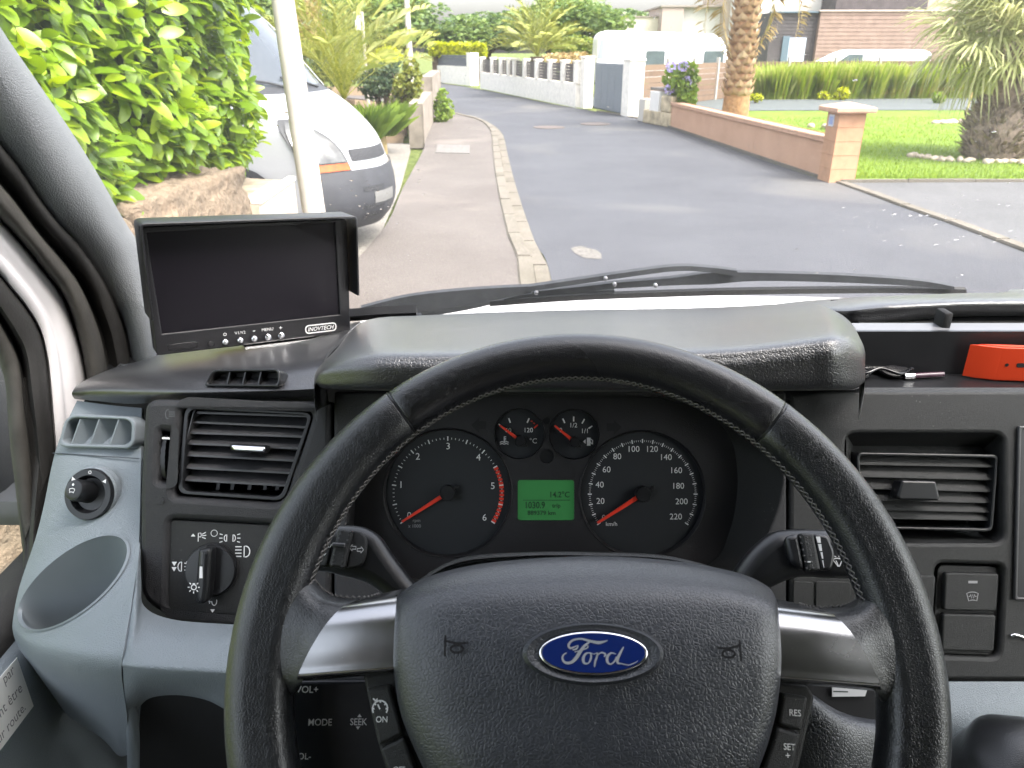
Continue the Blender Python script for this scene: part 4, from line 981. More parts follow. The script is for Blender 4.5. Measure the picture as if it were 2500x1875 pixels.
patch('indicator', [[VS(z, q, .030) for q in qs] for z, qs in ((.812, (.48, .62, .75, .86, .96, 1.0)), (.845, (.48, .62, .75, .86, .96, 1.0)), (.875, (.49, .62, .75, .86, .95, 1.0)))], plain('amber_lens', (.42, .07, .003), .25, vary=.25, vscale=16), van, 5)
patch('grille', [[VS(z, q, .012) for q in (-.42, -.3, -.2, -.1, 0, .1, .2, .3, .40)] for z in (.88, .93, .985)], plain('grille_black', (.025, .026, .03), .6, bscale=60, bdist=.01), van, 4)
for z0 in (.60, .43, .35): patch('bumper_slot', [[VS(z, q, .026) for q in (.02, .14, .26, .38)] for z in (z0, z0 + .02, z0 + .045)], bpy.data.materials['grille_black'], van, 4)
patch('number_plate', [[VS(z, q, .027) for q in (-.25, 0, .22)] for z in (.475, .53, .585)], plain('plate_white', (.16, .16, .155), .4), van, 4)
wc = VO + VF * -1.02 + VR * .64 + V((0, 0, .33))
Mw = Matrix((VF, V((0, 0, 1)), VR)).transposed().to_4x4(); Mw.translation = wc
lathe('wheel', [(.30, -.12), (.34, -.08), (.34, .10), (.31, .14), (.2, .15), (.19, .12), (.03, .13)], bpy.data.materials['tyre'], van, Mw, 28)
bm = bmesh.new(); ring = []
for k in range(17):
    a = math.pi * k / 16; c = V((math.cos(a), math.sin(a)))
    ring.append([bm.verts.new(VO + VF * (-1.02 + c.x * r) + VR * w + V((0, 0, .36 + c.y * r * 1.05))) for r, w in ((.46, .815), (.39, .815), (.385, .7))])
for a, b in zip(ring, ring[1:]):
    for k in range(2): bm.faces.new((a[k], a[k + 1], b[k + 1], b[k]))
frombm('wheel_arch', bm, bum, van)
sr = VO + VF * -1.02 + VR * .803 + V((0, 0, 1.06)); Ms = Mw.copy(); Ms.translation = sr
lathe('side_repeater', [(.05, -.02), (.05, .006), (.04, .014), (.01, .016)], plain('clear_lens', (.5, .5, .5), .2), van, Ms @ Matrix.Diagonal((1.3, .65, 1, 1)), 20)
for z, a, b in ((1.0, .70, 3.0),):
    tube('crease', [VO + VF * -L + VR * .802 + V((0, 0, z + .10)) for L in (.75, 1.3, 2.9)], .004, vw, van, 6)
tube('door_gap', [VO + VF * -1.62 + VR * .803 + V((0, 0, z)) for z in (.5, 1.0, 1.45)], .005, bpy.data.materials['black_plastic'], van, 6)
for q0, q1 in ((-.5, .25), (.2, .85)):
    tube('wiper', [VS(1.50, q0, .02), VS(1.56, (q0 + q1) / 2, .03), VS(1.60, q1, .03)], .011, bpy.data.materials['black_plastic'], van, 6)
mc = VO + VF * -1.65 + VR * .95 + V((0, 0, 1.62))
box('door_mirror', (0, 0, 0), (.10, .22, .34), bpy.data.materials['black_plastic'], van, Matrix.Translation(mc), .04)

# ------------------------------------------------------------------ the cab: materials
K = {}
K['pad'] = grain('soft_black_vinyl', (.013, .013, .015), .33, 400, .00018, .9, dust=.5, sheen=.08, coat=.6)
K['fascia'] = grain('moulded_black', (.017, .017, .019), .46, 850, .00018, .45, dust=.35)
K['console'] = grain('console_black', (.014, .0145, .0145), .48, 1100, .00012, .45, dust=.7)
K['smooth'] = plain('smooth_black', (.010, .0105, .012), .36, vary=.15, vscale=40)
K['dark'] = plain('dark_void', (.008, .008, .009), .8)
K['grey'] = grain('blue_grey_plastic', (.195, .222, .243), .5, 520, .00022, .4, vary=.05)
K['greysm'] = plain('blue_grey_smooth', (.18, .205, .225), .5, vary=.05, vscale=12)
K['leather'] = grain('black_leather', (.009, .010, .0115), .34, 620, .00010, .6, vary=.2, coat=.25)
K['leather_top'] = grain('worn_black_leather', (.007, .007, .0085), .27, 900, .00007, .6, vary=.25, coat=.35)
K['airbag'] = grain('charcoal_vinyl', (.022, .0245, .031), .40, 480, .00014, .6, dust=.3, coat=.25)
K['rubber'] = plain('black_rubber', (.020, .019, .018), .7, vary=.35, vscale=15, bscale=300, bdist=.0004)
K['rubber2'] = plain('dusty_rubber', (.045, .042, .037), .8, vary=.3, vscale=25, bscale=300, bdist=.0004)
K['paint'] = plain('white_body_paint', (.68, .66, .67), .3, coat=.3, vary=.03, vscale=3)
K['trimgrey'] = grain('pillar_grey', (.15, .16, .168), .55, 380, .00025, .4, vary=.06)
sil = N('brushed_silver'); a = sil.tex('ShaderNodeTexNoise', 900, Detail=2.0); b = sil.tex('ShaderNodeTexNoise', 30, Detail=4.0)
d = sil.tex('ShaderNodeTexVoronoi', 210, Randomness=1.0); sp = sil.math('LESS_THAN', d.outputs['Distance'], .045)
sil.set(Base_Color=sil.mix(sp, (.40, .40, .41), (.8, .8, .78)), Metallic=1.0, Roughness=sil.ramp(b.outputs[0], [(.3, (.20,) * 3), (.7, (.28,) * 3)]).outputs[0]); K['silver'] = sil.m
K['chrome'] = plain('chrome', (.8, .8, .82), .12, metal=1)
K['white'] = plain('white_print', (.72, .72, .72), .6)
K['dimwhite'] = plain('dim_print', (.30, .30, .31), .6)
K['red'] = plain('needle_red', (.75, .045, .02), .4)
K['dial'] = plain('dial_face', (.008, .010, .013), .6)
K['cluster'] = plain('cluster_plastic', (.012, .0115, .0135), .5, bscale=900, bdist=.0002)
lcd = N('green_display'); a = lcd.tex('ShaderNodeTexNoise', 15, Detail=1.0)
lcd.set(Base_Color=(.02, .10, .03), Roughness=.35); lcd.b.inputs['Emission Color'].default_value = (.030, .16, .045, 1); lcd.b.inputs['Emission Strength'].default_value = .09; K['lcd'] = lcd.m
K['ink'] = plain('display_ink', (.006, .03, .012), .5)
K['screen'] = plain('dead_screen', (.006, .005, .008), .42, spec=.25)
K['shell'] = plain('monitor_shell', (.008, .008, .010), .40, bscale=700, bdist=.0002)

WH = tilt_frame((.040, .3147, CAMZ - .3111), 39.67)                 # steering wheel plane
FA = tilt_frame(PY(1330, 1190, .585), 28)                           # fascia plane
CL = tilt_frame(PY(1330, 1190, .625), 25)                           # dial plane
def fl(fr, pts, h=0): return [fr.loc(u, v, h) for u, v in pts]

# ------------------------------------------------------------------ cab shell: pillars, screen, bonnet, roof
shell = thing('camper_van', (.35, -.3, .3), 'body of the van the picture is taken from, with windscreen and pillars', 'van')
def pxr(pts): return [PX(u, v, x) for u, v, x in pts]
B0 = [(-70, -40), (0, 81), (61, 171), (122, 260), (183, 350), (244, 448), (285, 521), (311, 563), (342, 613), (368, 700), (380, 800), (390, 900)]
B1 = [(-70, 230), (0, 346), (43, 400), (90, 472), (145, 545), (180, 580), (203, 606), (225, 636), (246, 668), (282, 740), (307, 809), (326, 905)]
B2 = [(-70, 450), (0, 534), (25, 560), (54, 592), (82, 625), (108, 660), (132, 690), (152, 718), (168, 752), (184, 800), (202, 870), (216, 960)]
B3 = [(-70, 600), (0, 671), (18, 693), (36, 715), (55, 738), (72, 762), (88, 788), (100, 815), (107, 840), (113, 870), (120, 924), (135, 1110)]
B4 = [(-90, 720), (-40, 800), (-20, 835), (-8, 860), (0, 881), (6, 900), (11, 914), (18, 953), (22, 1000), (27, 1080), (38, 1169), (56, 1330)]
def lerp2(a, b, t): return (a[0] + (b[0] - a[0]) * t, a[1] + (b[1] - a[1]) * t)
def band(name, A, B, cols, m, sub=3):
    """strip between two outlines; cols: (fraction across, sideways distance)"""
    return patch(name, [[PX(*lerp2(a, b, t), x) for t, x in cols] for a, b in zip(A, B)], m, shell, sub)
band('pillar_trim', B0, B1, [(-.06, -.470), (0, -.448), (.12, -.440), (.35, -.440), (.7, -.452), (1, -.470), (1.04, -.482)], K['trimgrey'])
band('pillar_seal', B1, B2, [(-.02, -.480), (.06, -.468), (.3, -.474), (.48, -.490), (.56, -.486)], K['rubber'])
band('door_seal', B1, B2, [(.52, -.492), (.6, -.478), (.78, -.478), (.92, -.486), (1, -.500), (1.03, -.51)], K['rubber2'])
band('door_frame', B2, B3, [(-.02, -.515), (.05, -.500), (.35, -.498), (.62, -.503), (.68, -.500), (.95, -.506), (1.02, -.515)], K['paint'])
band('window_seal', B3, B4, [(-.02, -.517), (.08, -.507), (.4, -.51), (.55, -.528), (.62, -.522)], K['rubber'])
band('window_channel', B3, B4, [(.58, -.530), (.66, -.520), (.85, -.524), (1, -.535), (1.03, -.56)], K['rubber2'])
C3 = [(118, 900), (128, 1040), (133, 1110), (118, 1200), (102, 1290), (88, 1370), (62, 1450), (60, 1500), (50, 1570), (74, 1620), (60, 1650)]
C4 = [(17, 940), (25, 1058), (31, 1110), (38, 1169), (47, 1264), (56, 1340), (55, 1400), (50, 1438), (30, 1514), (0, 1571), (-60, 1650)]
patch('lower_seal', [[PX(*lerp2(a, b, t), x) for t, x in ((-.25, -.515), (.0, -.510), (.35, -.512), (.6, -.525), (.9, -.53), (1, -.54), (1.03, -.57))] for a, b in zip(C3, C4)], K['rubber'], shell, 3)
# windscreen
def WS(x, t):
    """point of the windscreen: t 0 at the base, 1 at the roof"""
    bow = ((x - .36) / .85) ** 2; yb, yt = 1.00 - .13 * bow, .36 - .10 * bow
    return V((x, yb + (yt - yb) * t + .03 * math.sin(math.pi * t), CAMZ - .335 + .90 * t + .02 * bow * (1 - t)))
ws_m = N('windscreen_glass')
tr = ws_m.new('ShaderNodeBsdfTransparent'); tr.inputs[0].default_value = (.975, .972, .98, 1)
gl = ws_m.new('ShaderNodeBsdfGlossy'); gl.inputs['Roughness'].default_value = .03
fr_ = ws_m.new('ShaderNodeFresnel'); fr_.inputs[0].default_value = 1.35
mx = ws_m.new('ShaderNodeMixShader'); ws_m.l(ws_m.math('MULTIPLY', fr_.outputs[0], .5), mx.inputs[0]); ws_m.l(tr.outputs[0], mx.inputs[1]); ws_m.l(gl.outputs[0], mx.inputs[2])
df = ws_m.new('ShaderNodeBsdfTranslucent'); df.inputs[0].default_value = (.8, .8, .78, 1)
vo = ws_m.tex('ShaderNodeTexVoronoi', 150, Randomness=1.0); nz = ws_m.tex('ShaderNodeTexNoise', 9, Detail=4.0); fi = ws_m.tex('ShaderNodeTexNoise', 400, Detail=3.0)
spk = ws_m.math('LESS_THAN', vo.outputs['Distance'], ws_m.math('MULTIPLY', ws_m.math('SUBTRACT', nz.outputs[0], .36), .42))
film = ws_m.math('ADD', ws_m.math('MULTIPLY', spk, .14), ws_m.math('ADD', .010, ws_m.math('MULTIPLY', ws_m.math('MULTIPLY', nz.outputs[0], fi.outputs[0]), .08)))  # dust specks and patchy film, plus an even veil put in for haze
mx2 = ws_m.new('ShaderNodeMixShader'); ws_m.l(film, mx2.inputs[0]); ws_m.l(mx.outputs[0], mx2.inputs[1]); ws_m.l(df.outputs[0], mx2.inputs[2]); ws_m.l(mx2.outputs[0], ws_m.out.inputs[0]); K['glass'] = ws_m.m
pane = patch('windscreen', [[WS(x, t) for x in (-.47, -.25, 0, .36, .72, 1.0, 1.2)] for t in (0, .25, .5, .75, 1)], K['glass'], shell, 6)
gd_ = N('drop_water'); gd_.set(Base_Color=(1, 1, 1), Roughness=.02, IOR=1.33); gd_.b.inputs['Transmission Weight'].default_value = 1; K['water'] = gd_.m
def on_pane(u, v):
    d = ray(u, v); lo, hi = .3, 1.6
    for _ in range(40):
        mid = (lo + hi) / 2; p = CAM + d * (mid / d.y); t = (p.z - CAMZ + .335) / .90; t = max(0, min(1, t))
        if WS(p.x, t).y > p.y: lo = mid
        else: hi = mid
    return CAM + d * (lo / d.y)
g = random.Random(77); xf = []
dv, dfs = [], []
for i in range(4):
    a = i / 3 * math.pi / 2
    for k in range(8): b = k * math.pi / 4; dv.append((math.cos(b) * math.cos(a), math.sin(b) * math.cos(a), math.sin(a) * .28))
dfs = gridfaces(4, 8, True)
pn = (WS(.2, .5) - WS(.2, .4)).cross(V((1, 0, 0))).normalized()
if pn.y < 0: pn = -pn
pm = orient(pn.cross(V((1, 0, 0))), pn)
spots = [(g.gauss(2300, 110), g.gauss(535, 38)) for _ in range(52)] + [(g.uniform(1900, 2480), g.uniform(470, 680)) for _ in range(36)] + [(g.uniform(880, 1080), g.uniform(400, 640)) for _ in range(26)] + [(g.uniform(780, 960), g.uniform(440, 580)) for _ in range(40)]
spots += [(697, 278), (694, 290), (676, 310), (684, 283)] + [(2000 + 60 * i, 500 + 10 * i + g.uniform(-6, 6)) for i in range(9)] + [(g.uniform(700, 2450), g.uniform(30, 640)) for _ in range(60)]
for u, v in spots:
    if u > 2560: continue
    p = on_pane(u, v) + pn * .002; s = (.0005 + .0018 * g.random() ** 2.4) * (1.0 if u > 1850 else .7)
    xf.append((pm @ Matrix.Diagonal((1.35, .75, 1)), s, p))
scatter('raindrops', (dv, dfs), xf, K['water'], pane, kind='stuff')
# bonnet, cowl and lower screen trim
patch('bonnet', [[V((x, y - .10 * ((x - .36) / .8) ** 2, CAMZ - z - .05 * abs((x - .36) / .8) ** 2.5)) for x in (-.45, -.2, .1, .36, .7, 1.0, 1.25)] for y, z in ((1.05, .375), (1.10, .362), (1.18, .368), (1.32, .41), (1.55, .52), (1.75, .72), (1.82, .95))], K['paint'], shell, 4, thick=.01)
patch('cowl', [[V((x, y - .13 * ((x - .36) / .85) ** 2, CAMZ - z)) for x in (-.5, -.2, .1, .36, .7, 1.0, 1.25)] for y, z in ((.95, .36), (1.0, .345), (1.045, .352), (1.075, .39))], K['smooth'], shell, 3, thick=.004)
lst = [PY(u, v, .93) for u, v in ((820, 770), (870, 768), (940, 763), (1017, 760))]
bm = bmesh.new(); tube_bm(bm, spline(lst, 4), .0085, 4, up=(0, 0, 1), squash=.7); frombm('screen_trim', bm, K['smooth'], shell, 30)
dgl = N('door_glass'); t_ = dgl.new('ShaderNodeBsdfTransparent'); t_.inputs[0].default_value = (.93, .96, .95, 1); g_ = dgl.new('ShaderNodeBsdfGlossy'); g_.inputs['Roughness'].default_value = .02
m_ = dgl.new('ShaderNodeMixShader'); m_.inputs[0].default_value = .05; dgl.l(t_.outputs[0], m_.inputs[1]); dgl.l(g_.outputs[0], m_.inputs[2]); dgl.l(m_.outputs[0], dgl.out.inputs[0])
# roof, sides and floor close the cab
head = plain('headlining', (.22, .215, .205), .95); floor_m = plain('cab_carpet', (.03, .03, .032), .95)
patch('roof', [[V((x, y, CAMZ + z - .06 * abs((x - .36) / .85) ** 3)) for x in (-.55, -.3, .36, 1.0, 1.28)] for y, z in ((.37, .575), (.1, .62), (-.6, .64), (-1.5, .64), (-2.3, .62))], head, shell, 3, thick=.02)
box('side_wall', (-.60, -1.45, CAMZ + .05), (.05, 1.7, 1.2), head, shell); box('side_wall', (1.30, -1.45, CAMZ + .05), (.05, 1.7, 1.2), head, shell)
box('floor', (.36, -.7, CAMZ - 1.12), (1.95, 3.4, .05), floor_m, shell); box('footwell_wall', (.36, .86, CAMZ - .75), (1.8, .05, .75), floor_m, shell)
box('rear_wall', (.36, -2.33, CAMZ - .2), (1.95, .05, 1.75), plain('camper_furniture', (.30, .24, .19), .7), shell)
pdr = thing('passenger_door', (1.27, .1, .9), 'passenger door on the far side of the cab', 'door')
box('door_panel', (1.27, .0, CAMZ - .82), (.06, 1.7, .62), K['grey'], pdr)
box('rear_post', (1.27, -.62, CAMZ + .1), (.06, .22, 1.2), head, pdr)
mesh('window', [(1.265, -.5, CAMZ - .5), (1.265, .86, CAMZ - .5), (1.265, .62, CAMZ + .1), (1.25, .32, CAMZ + .55), (1.25, -.5, CAMZ + .55)], [(0, 1, 2, 3, 4)], dgl.m, pdr, None)
box('far_pillar', (0, 0, 0), (.07, .09, 1.05), K['trimgrey'], shell, Matrix.Translation((1.22, .60, CAMZ + .13)) @ Matrix.Rotation(R(38), 4, 'X'), .02)
# driver door
door = thing('driver_door', (-.5, .3, .9), 'lower part of the driver door with blue grey trim and sticker', 'door')
def trimpt(u, v): return PX(u, v, -.47)
patch('door_trim', [[V((x, y, CAMZ - z)) for y in (-.45, 0, .3, .5, .62, .75)] for x, z in ((-.50, .535), (-.478, .545), (-.468, .60), (-.455, .75), (-.44, .95), (-.45, 1.1))], K['grey'], door, 3)
patch('window_sill', [[V((x, y, CAMZ - z)) for y in (-.45, 0, .3, .5, .62, .75)] for x, z in ((-.56, .525), (-.53, .515), (-.51, .518), (-.495, .53), (-.49, .55))], K['rubber'], door, 3)
box('door_panel', (-.60, -.1, CAMZ - .82), (.06, 1.5, .56), K['paint'], door)
mesh('window', [(-.565, -.45, CAMZ - .53), (-.565, .86, CAMZ - .53), (-.565, .62, CAMZ + .1), (-.55, .32, CAMZ + .55), (-.55, -.45, CAMZ + .55)], [(0, 1, 2, 3, 4)], dgl.m, door, None)
o_ = PX(70, 1726, -.462); e1 = o_ - PX(0, 1818, -.456); e2 = PX(0, 1713, -.462) - o_
SF = Frame(o_, e1, e2); hgt = e2.dot(SF.ey)
if SF.n.x < 0: SF = Frame(o_, e1, e2)
stk = plate('sticker', SF, [[(-.16, -.0), (0, 0), (0, hgt * 1.7), (-.16, hgt * 1.7)]], .004, .0046, plain('sticker_paper', (.78, .78, .76), .6), door)
inkg = plain('sticker_ink', (.22, .22, .23), .6)
for s, yy, x1 in (('ion sur route.', .012, -.012), ('ment être', .030, -.008), ('par', .048, -.010)):
    me = text_mesh('lettering', s, .0095 if yy > .02 else .0085); x0 = max(w.co.x for w in me.vertices)
    me.transform(SF.mat() @ Matrix.Translation((x1 - x0, yy - .002, .0049))); link('lettering', me, inkg, stk)
em = thing('door_mirror', (-.78, .62, 1.2), 'dark grey exterior mirror seen through the driver window', 'mirror')
mc = PX(-20, 1165, -.72)
box('housing', (0, 0, 0), (.22, .12, .26), plain('mirror_shell', (.055, .055, .06), .6, bscale=300), em, Matrix.Translation(mc + V((-.09, .02, .07))), .03)
box('arm', (0, 0, 0), (.16, .07, .05), plain('mirror_arm', (.09, .09, .095), .6), em, Matrix.Translation(mc + V((.06, .0, -.04))), .02)

# ------------------------------------------------------------------ dashboard
dash = thing('dashboard', (.3, .7, 1.3), 'black and blue grey moulded dashboard with air vents and switches', 'dashboard')
# hood over the dials
us = [768, 800, 900, 1050, 1250, 1450, 1650, 1800, 1900, 1980, 2040, 2085, 2112]
vfar = [905, 842, 782, 771, 763, 758, 755, 750, 744, 741, 750, 778, 820]
vcr = [925, 890, 874, 873, 872, 870, 868, 862, 850, 838, 828, 836, 868]
vlo = [944, 947, 950, 952, 953, 953, 953, 952, 951, 950, 949, 947, 938]
yfar = [.62, .70, .85, .90, .92, .92, .92, .92, .91, .89, .85, .79, .70]
def ip(a, b, t): return a + (b - a) * t
rows = [[], [], [], [], [], [], [], []]
for i, u in enumerate(us):
    e = min(i, len(us) - 1 - i); yl = .560 if e > 1 else (.572 if e == 1 else .585)
    us_far = u + (0 if 1 < i < 10 else (30 if i <= 1 else -18))
    rows[0].append(PY(us_far, vfar[i] + 1, yfar[i] + .02)); rows[1].append(PY(us_far, vfar[i], yfar[i]))
    rows[2].append(PY(ip(us_far, u, .5), ip(vfar[i], vcr[i], .38), ip(yfar[i], yl + .02, .62)))
    rows[3].append(PY(u, ip(vfar[i], vcr[i], .82), yl + .026)); rows[4].append(PY(u, ip(vcr[i], vlo[i], .16), yl + .004))
    rows[5].append(PY(u, ip(vcr[i], vlo[i], .6), yl)); rows[6].append(PY(u, vlo[i] - 2, yl + .002)); rows[7].append(PY(u, vlo[i] + 3, yl + .018))
for r in rows:
    r.insert(0, r[0] + V((-.003, .004, -.035))); r.append(r[-1] + V((.003, .004, -.035)))
patch('hood', rows, K['pad'], dash, 5)
patch('hood_lining', [[PY(u, v + 4, y) for u, v in zip(us, vlo)] for y, dv_ in ((.575, 0), (.66, 0), (.76, 0))], K['dark'], dash, 3)
# left pad with demister slot
LU = [180, 235, 320, 430, 560, 690, 790]
r0 = [(300, 890, .80), (330, 884, .82), (390, 866, .86), (480, 846, .90), (620, 822, .92), (760, 802, .93), (880, 784, .93)]
r1 = [(235, 915, .765), (275, 907, .76), (350, 896, .75), (440, 886, .745), (570, 877, .745), (700, 866, .75), (810, 850, .755)]
r2 = [(192, 938, .735), (243, 926, .72), (330, 916, .70), (430, 910, .685), (560, 904, .675), (690, 896, .67), (790, 885, .668)]
r3 = [(178, 954, .722), (233, 949, .70), (322, 946, .675), (430, 945, .655), (560, 944, .644), (690, 941, .637), (788, 936, .635)]
r4 = [(176, 964, .722), (230, 964, .70), (320, 965, .672), (430, 964, .650), (560, 962, .639), (690, 958, .632), (788, 953, .630)]
r5 = [(182, 974, .73), (235, 979, .71), (322, 986, .69), (430, 980, .672), (560, 977, .665), (690, 973, .66), (788, 968, .658)]
lpad = patch('left_pad', [[PY(*p) for p in r] for r in (r0, r1, r2, r3, r4, r5)], K['pad'], dash, 5, thick=.004)
# demister outlet let into the pad
OF = Frame(PY(600, 925, .6455), PY(690, 922, .648) - PY(505, 928, .664), V((0, .55, .83)))
oq = [(503, 944), (519, 911), (532, 904), (680, 902), (688, 908), (690, 934), (684, 946)]
iq = [(511, 939), (524, 914), (535, 909), (676, 907), (682, 912), (683, 932), (677, 940)]
outl = plate('demister_outlet', OF, [rr(fl(OF, oq), .004), rr(fl(OF, iq), .003)], -.012, .004, K['smooth'], dash, .0012)
plate('outlet_back', OF, [rr(fl(OF, iq), .002)], -.012, -.008, K['dark'], outl)
for u in (560, 598, 636):
    q = fl(OF, [(u - 6, 941), (u - 3, 941), (u + 5, 908), (u + 2, 908)]); plate('fin', OF, [q], -.010, .0015, K['smooth'], outl)

# left fascia panel
rec = [(443, 984), (766, 1002), (742, 1080), (690, 1230), (424, 1212), (421, 1195)]
swp = [(414, 1268), (668, 1282), (668, 1510), (408, 1491)]
slot = [(391, 1052), (420, 1054), (417, 1176), (386, 1176)]
plate('side_fascia', FA, [rr(fl(FA, [(352, 974), (809, 980), (809, 1100), (809, 1540), (570, 1518), (398, 1503), (340, 1462), (340, 1200)]), [.012, .004, .0, .004, .0, .02, .02, 0]),
      rr(fl(FA, rec), [.010, .010, 0, .012, .010, 0]), rr(fl(FA, swp), .006), rr(fl(FA, slot), .002)], -.045, 0, K['fascia'], dash, .006)
vent = plate('air_vent', FA, [rr(fl(FA, [(430, 975), (775, 990), (700, 1235), (412, 1220)]), .01)], -.075, -.07, K['dark'], dash)
def wallring(name, outline, h0, h1, m, par, th=.002):
    inner = [p * .0 + p for p in outline]; c = sum(outline, V((0, 0))) / len(outline)
    return plate(name, FA, [outline, [c + (p - c) * (1 - th / (p - c).length) for p in outline]], h0, h1, m, par, .0005)
wallring('shroud', rr(fl(FA, [(447, 990), (762, 1007), (690, 1224), (428, 1206)]), .009), -.07, -.004, K['smooth'], vent, .004)
LS = [(479, 1008), (468, 1031), (459, 1057), (449, 1083), (443, 1111), (438, 1142), (430, 1171)]
RS = [(757, 1017), (749, 1044), (742, 1067), (735, 1096), (728, 1126), (721, 1156), (712, 1187)]
def slat(name, l, r, h, depth, th, m, par, up=.35):
    """blade from the left point to the right point, running back into the vent"""
    A, B = FA.at(*l, h), FA.at(*r, h); back = (-FA.n + FA.ey * up).normalized() * depth; t = FA.ey * th
    vs = [A, B, B + back, A + back]; vs = [v + t * .5 for v in vs] + [v - t * .5 for v in vs]
    bm = bmesh.new(); w = [bm.verts.new(v) for v in vs]
    for f in ((0, 1, 2, 3), (7, 6, 5, 4), (0, 4, 5, 1), (1, 5, 6, 2), (2, 6, 7, 3), (3, 7, 4, 0)): bm.faces.new([w[i] for i in f])
    bmesh.ops.recalc_face_normals(bm, faces=bm.faces); bmesh.ops.bevel(bm, geom=bm.edges[:], offset=th * .25, segments=2, affect='EDGES'); return frombm(name, bm, m, par, 50)
satin = plain('satin_black', (.05, .05, .053), .34, vary=.1, vscale=60)
for l, r in zip(LS, RS): slat('slat', l, r, -.010, .028, .0019, satin, vent, .60)
for x0, x1, y0 in ((500, 480, 0), (560, 545, 0), (595, 580, 0), (640, 622, 0), (680, 660, 0), (720, 690, 0)):
    A, B = FA.at(x0, 1012, -.030), FA.at(x1 - 14, 1196, -.030); bk = -FA.n * .02; t = FA.ex * .0016
    mesh('vane', [A - t, A + t, B + t, B - t, A - t + bk, A + t + bk, B + t + bk, B - t + bk], [(0, 1, 2, 3), (0, 4, 5, 1), (1, 5, 6, 2), (3, 2, 6, 7), (0, 3, 7, 4)], K['smooth'], vent, 30)
slat('end_cheek', (474, 1000), (428, 1178), -.006, .03, .003, satin, vent, 0)
slat('end_cheek', (761, 1012), (708, 1195), -.006, .03, .003, satin, vent, 0)
tabc = plate('vent_tab', FA, [rr(fl(FA, [(560, 1083), (652, 1088), (648, 1104), (640, 1108), (570, 1104), (562, 1098)], .004), .004)], -.010, .006, K['smooth'], vent, .003)
plate('chrome_edge', FA, [rr(fl(FA, [(563, 1086), (649, 1091), (646, 1104), (570, 1100)], .007), .002)], .004, .0078, K['chrome'], tabc, .0015)
# knurled thumb wheel
bm = bmesh.new(); A, B = FA.at(402, 1062, -.012), FA.at(398, 1170, -.012); c = (A + B) / 2; L = (B - A).length / 2; ax_ = (A - B).normalized(); nv = 14
grid = []
for i in range(nv + 1):
    t = -1 + 2 * i / nv; row = []
    for j in range(5):
        s = -1 + 2 * j / 4; hh = .008 * math.sqrt(max(0, 1 - t * t * .85)) + (.0008 if (i + j) % 2 else 0); row.append(bm.verts.new(c + ax_ * L * t + FA.ex * .0047 * s + FA.n * hh))
    grid.append(row)
for a, b in zip(grid, grid[1:]):
    for k in range(4): bm.faces.new((a[k], a[k + 1], b[k + 1], b[k]))
tw = frombm('thumb_wheel', bm, K['smooth'], dash, 10)
plate('mark', FA, [fl(FA, [(396, 1067), (414, 1068), (414, 1073), (395, 1072)], .0)], -.004, .0002, K['white'], tw)
plate('slot_back', FA, [fl(FA, [(380, 1045), (425, 1047), (425, 1182), (378, 1182)])], -.03, -.026, K['dark'], dash)
cp = FA.loc(392, 1223); plate('screw_cap', FA, [circ(cp, .0034, 24)], 0, .0008, K['fascia'], dash, .0003)
# embossed airflow mark
dim = plain('embossed_black', (.075, .075, .078), .4)
c = FA.loc(414, 1011); symbol('airflow_mark', FA, c, .0055, [[(.35 * math.cos(a) - .3, .75 * math.sin(a)) for a in [R(60 + 24 * i) for i in range(11)]]] + [[(-.1 + .2 * i, y + .08 * (-1) ** i) for i in range(6)] for y in (.35, 0, -.35)], [], dim, dash, .14)
# headlight switch panel
lsp = plate('light_switch', FA, [rr(fl(FA, swp, -.004), .005)], -.03, -.004, K['console'], dash, .0015)
kc = FA.loc(515, 1392, .0); kr = (FA.loc(577, 1392)[0] - FA.loc(453, 1392)[0]) / 2
Mk = FA.mat() @ Matrix.Translation((kc[0], kc[1], -.0035))
lathe('dial_ring', [(kr * 1.06, 0), (kr * 1.05, .0006), (kr * 1.0, .0006)], K['dark'], lsp, Mk, 48)
kn = lathe('knob', [(kr, 0), (kr, .004), (kr * .96, .0062), (kr * .7, .0066), (.001, .0066)], K['smooth'], lsp, Mk, 48)
gq = [(-.28, .80), (-.22, .93), (.10, .98), (.27, .90), (.30, .5), (.30, -.6), (.22, -1.05), (-.02, -1.16), (-.22, -1.08), (-.30, -.7), (-.30, .3)]
KF = Frame(FA.W(kc[0], kc[1], .003), FA.ex, FA.ey)
grip = plate('grip', KF, [[p * kr for p in spline([V((a * .88 + b * .04, b)) for a, b in gq], 4, True)]], -.001, .016, K['smooth'], lsp, .005)
plate('pointer', KF, [[V(p) * kr for p in ((-.10, .28), (-.0, .28), (.02, -.16), (-.10, -.16))]], .0158, .0163, K['white'], grip)
plate('pointer_tip', KF, [[V(p) * kr for p in ((-.06, .85), (.01, .86), (.0, .36), (-.08, .36))]], .0158, .0163, satin, grip)
def arc(cx, cy, r, a0, a1, n=10, ry=None): return [(cx + r * math.cos(R(a0 + (a1 - a0) * i / n)), cy + (ry or r) * math.sin(R(a0 + (a1 - a0) * i / n))) for i in range(n + 1)]
lampD = [['o'] + arc(.25, 0, .38, -90, 90, 10, .5) + [(.25, .5), (.1, .5), (.1, -.5)]]
def sym(name, u, v, s, st, pl, par=lsp, fr=FA, h=-.0036, m=None, w=.1): return symbol(name, fr, fr.loc(u, v), s, st, pl, m or K['white'], par, w, h)
bulb = ['o'] + arc(0, 0, .26, 0, 330, 11)
sym('lamp_mark', 492, 1425, .0085, [bulb] + [[(.42 * math.cos(a), .42 * math.sin(a)), (.62 * math.cos(a), .62 * math.sin(a))] for a in [R(45 * i) for i in range(8) if i != 2]] + [[(-.12, .36), (.12, .36)]], [], lsp, KF, .0164)
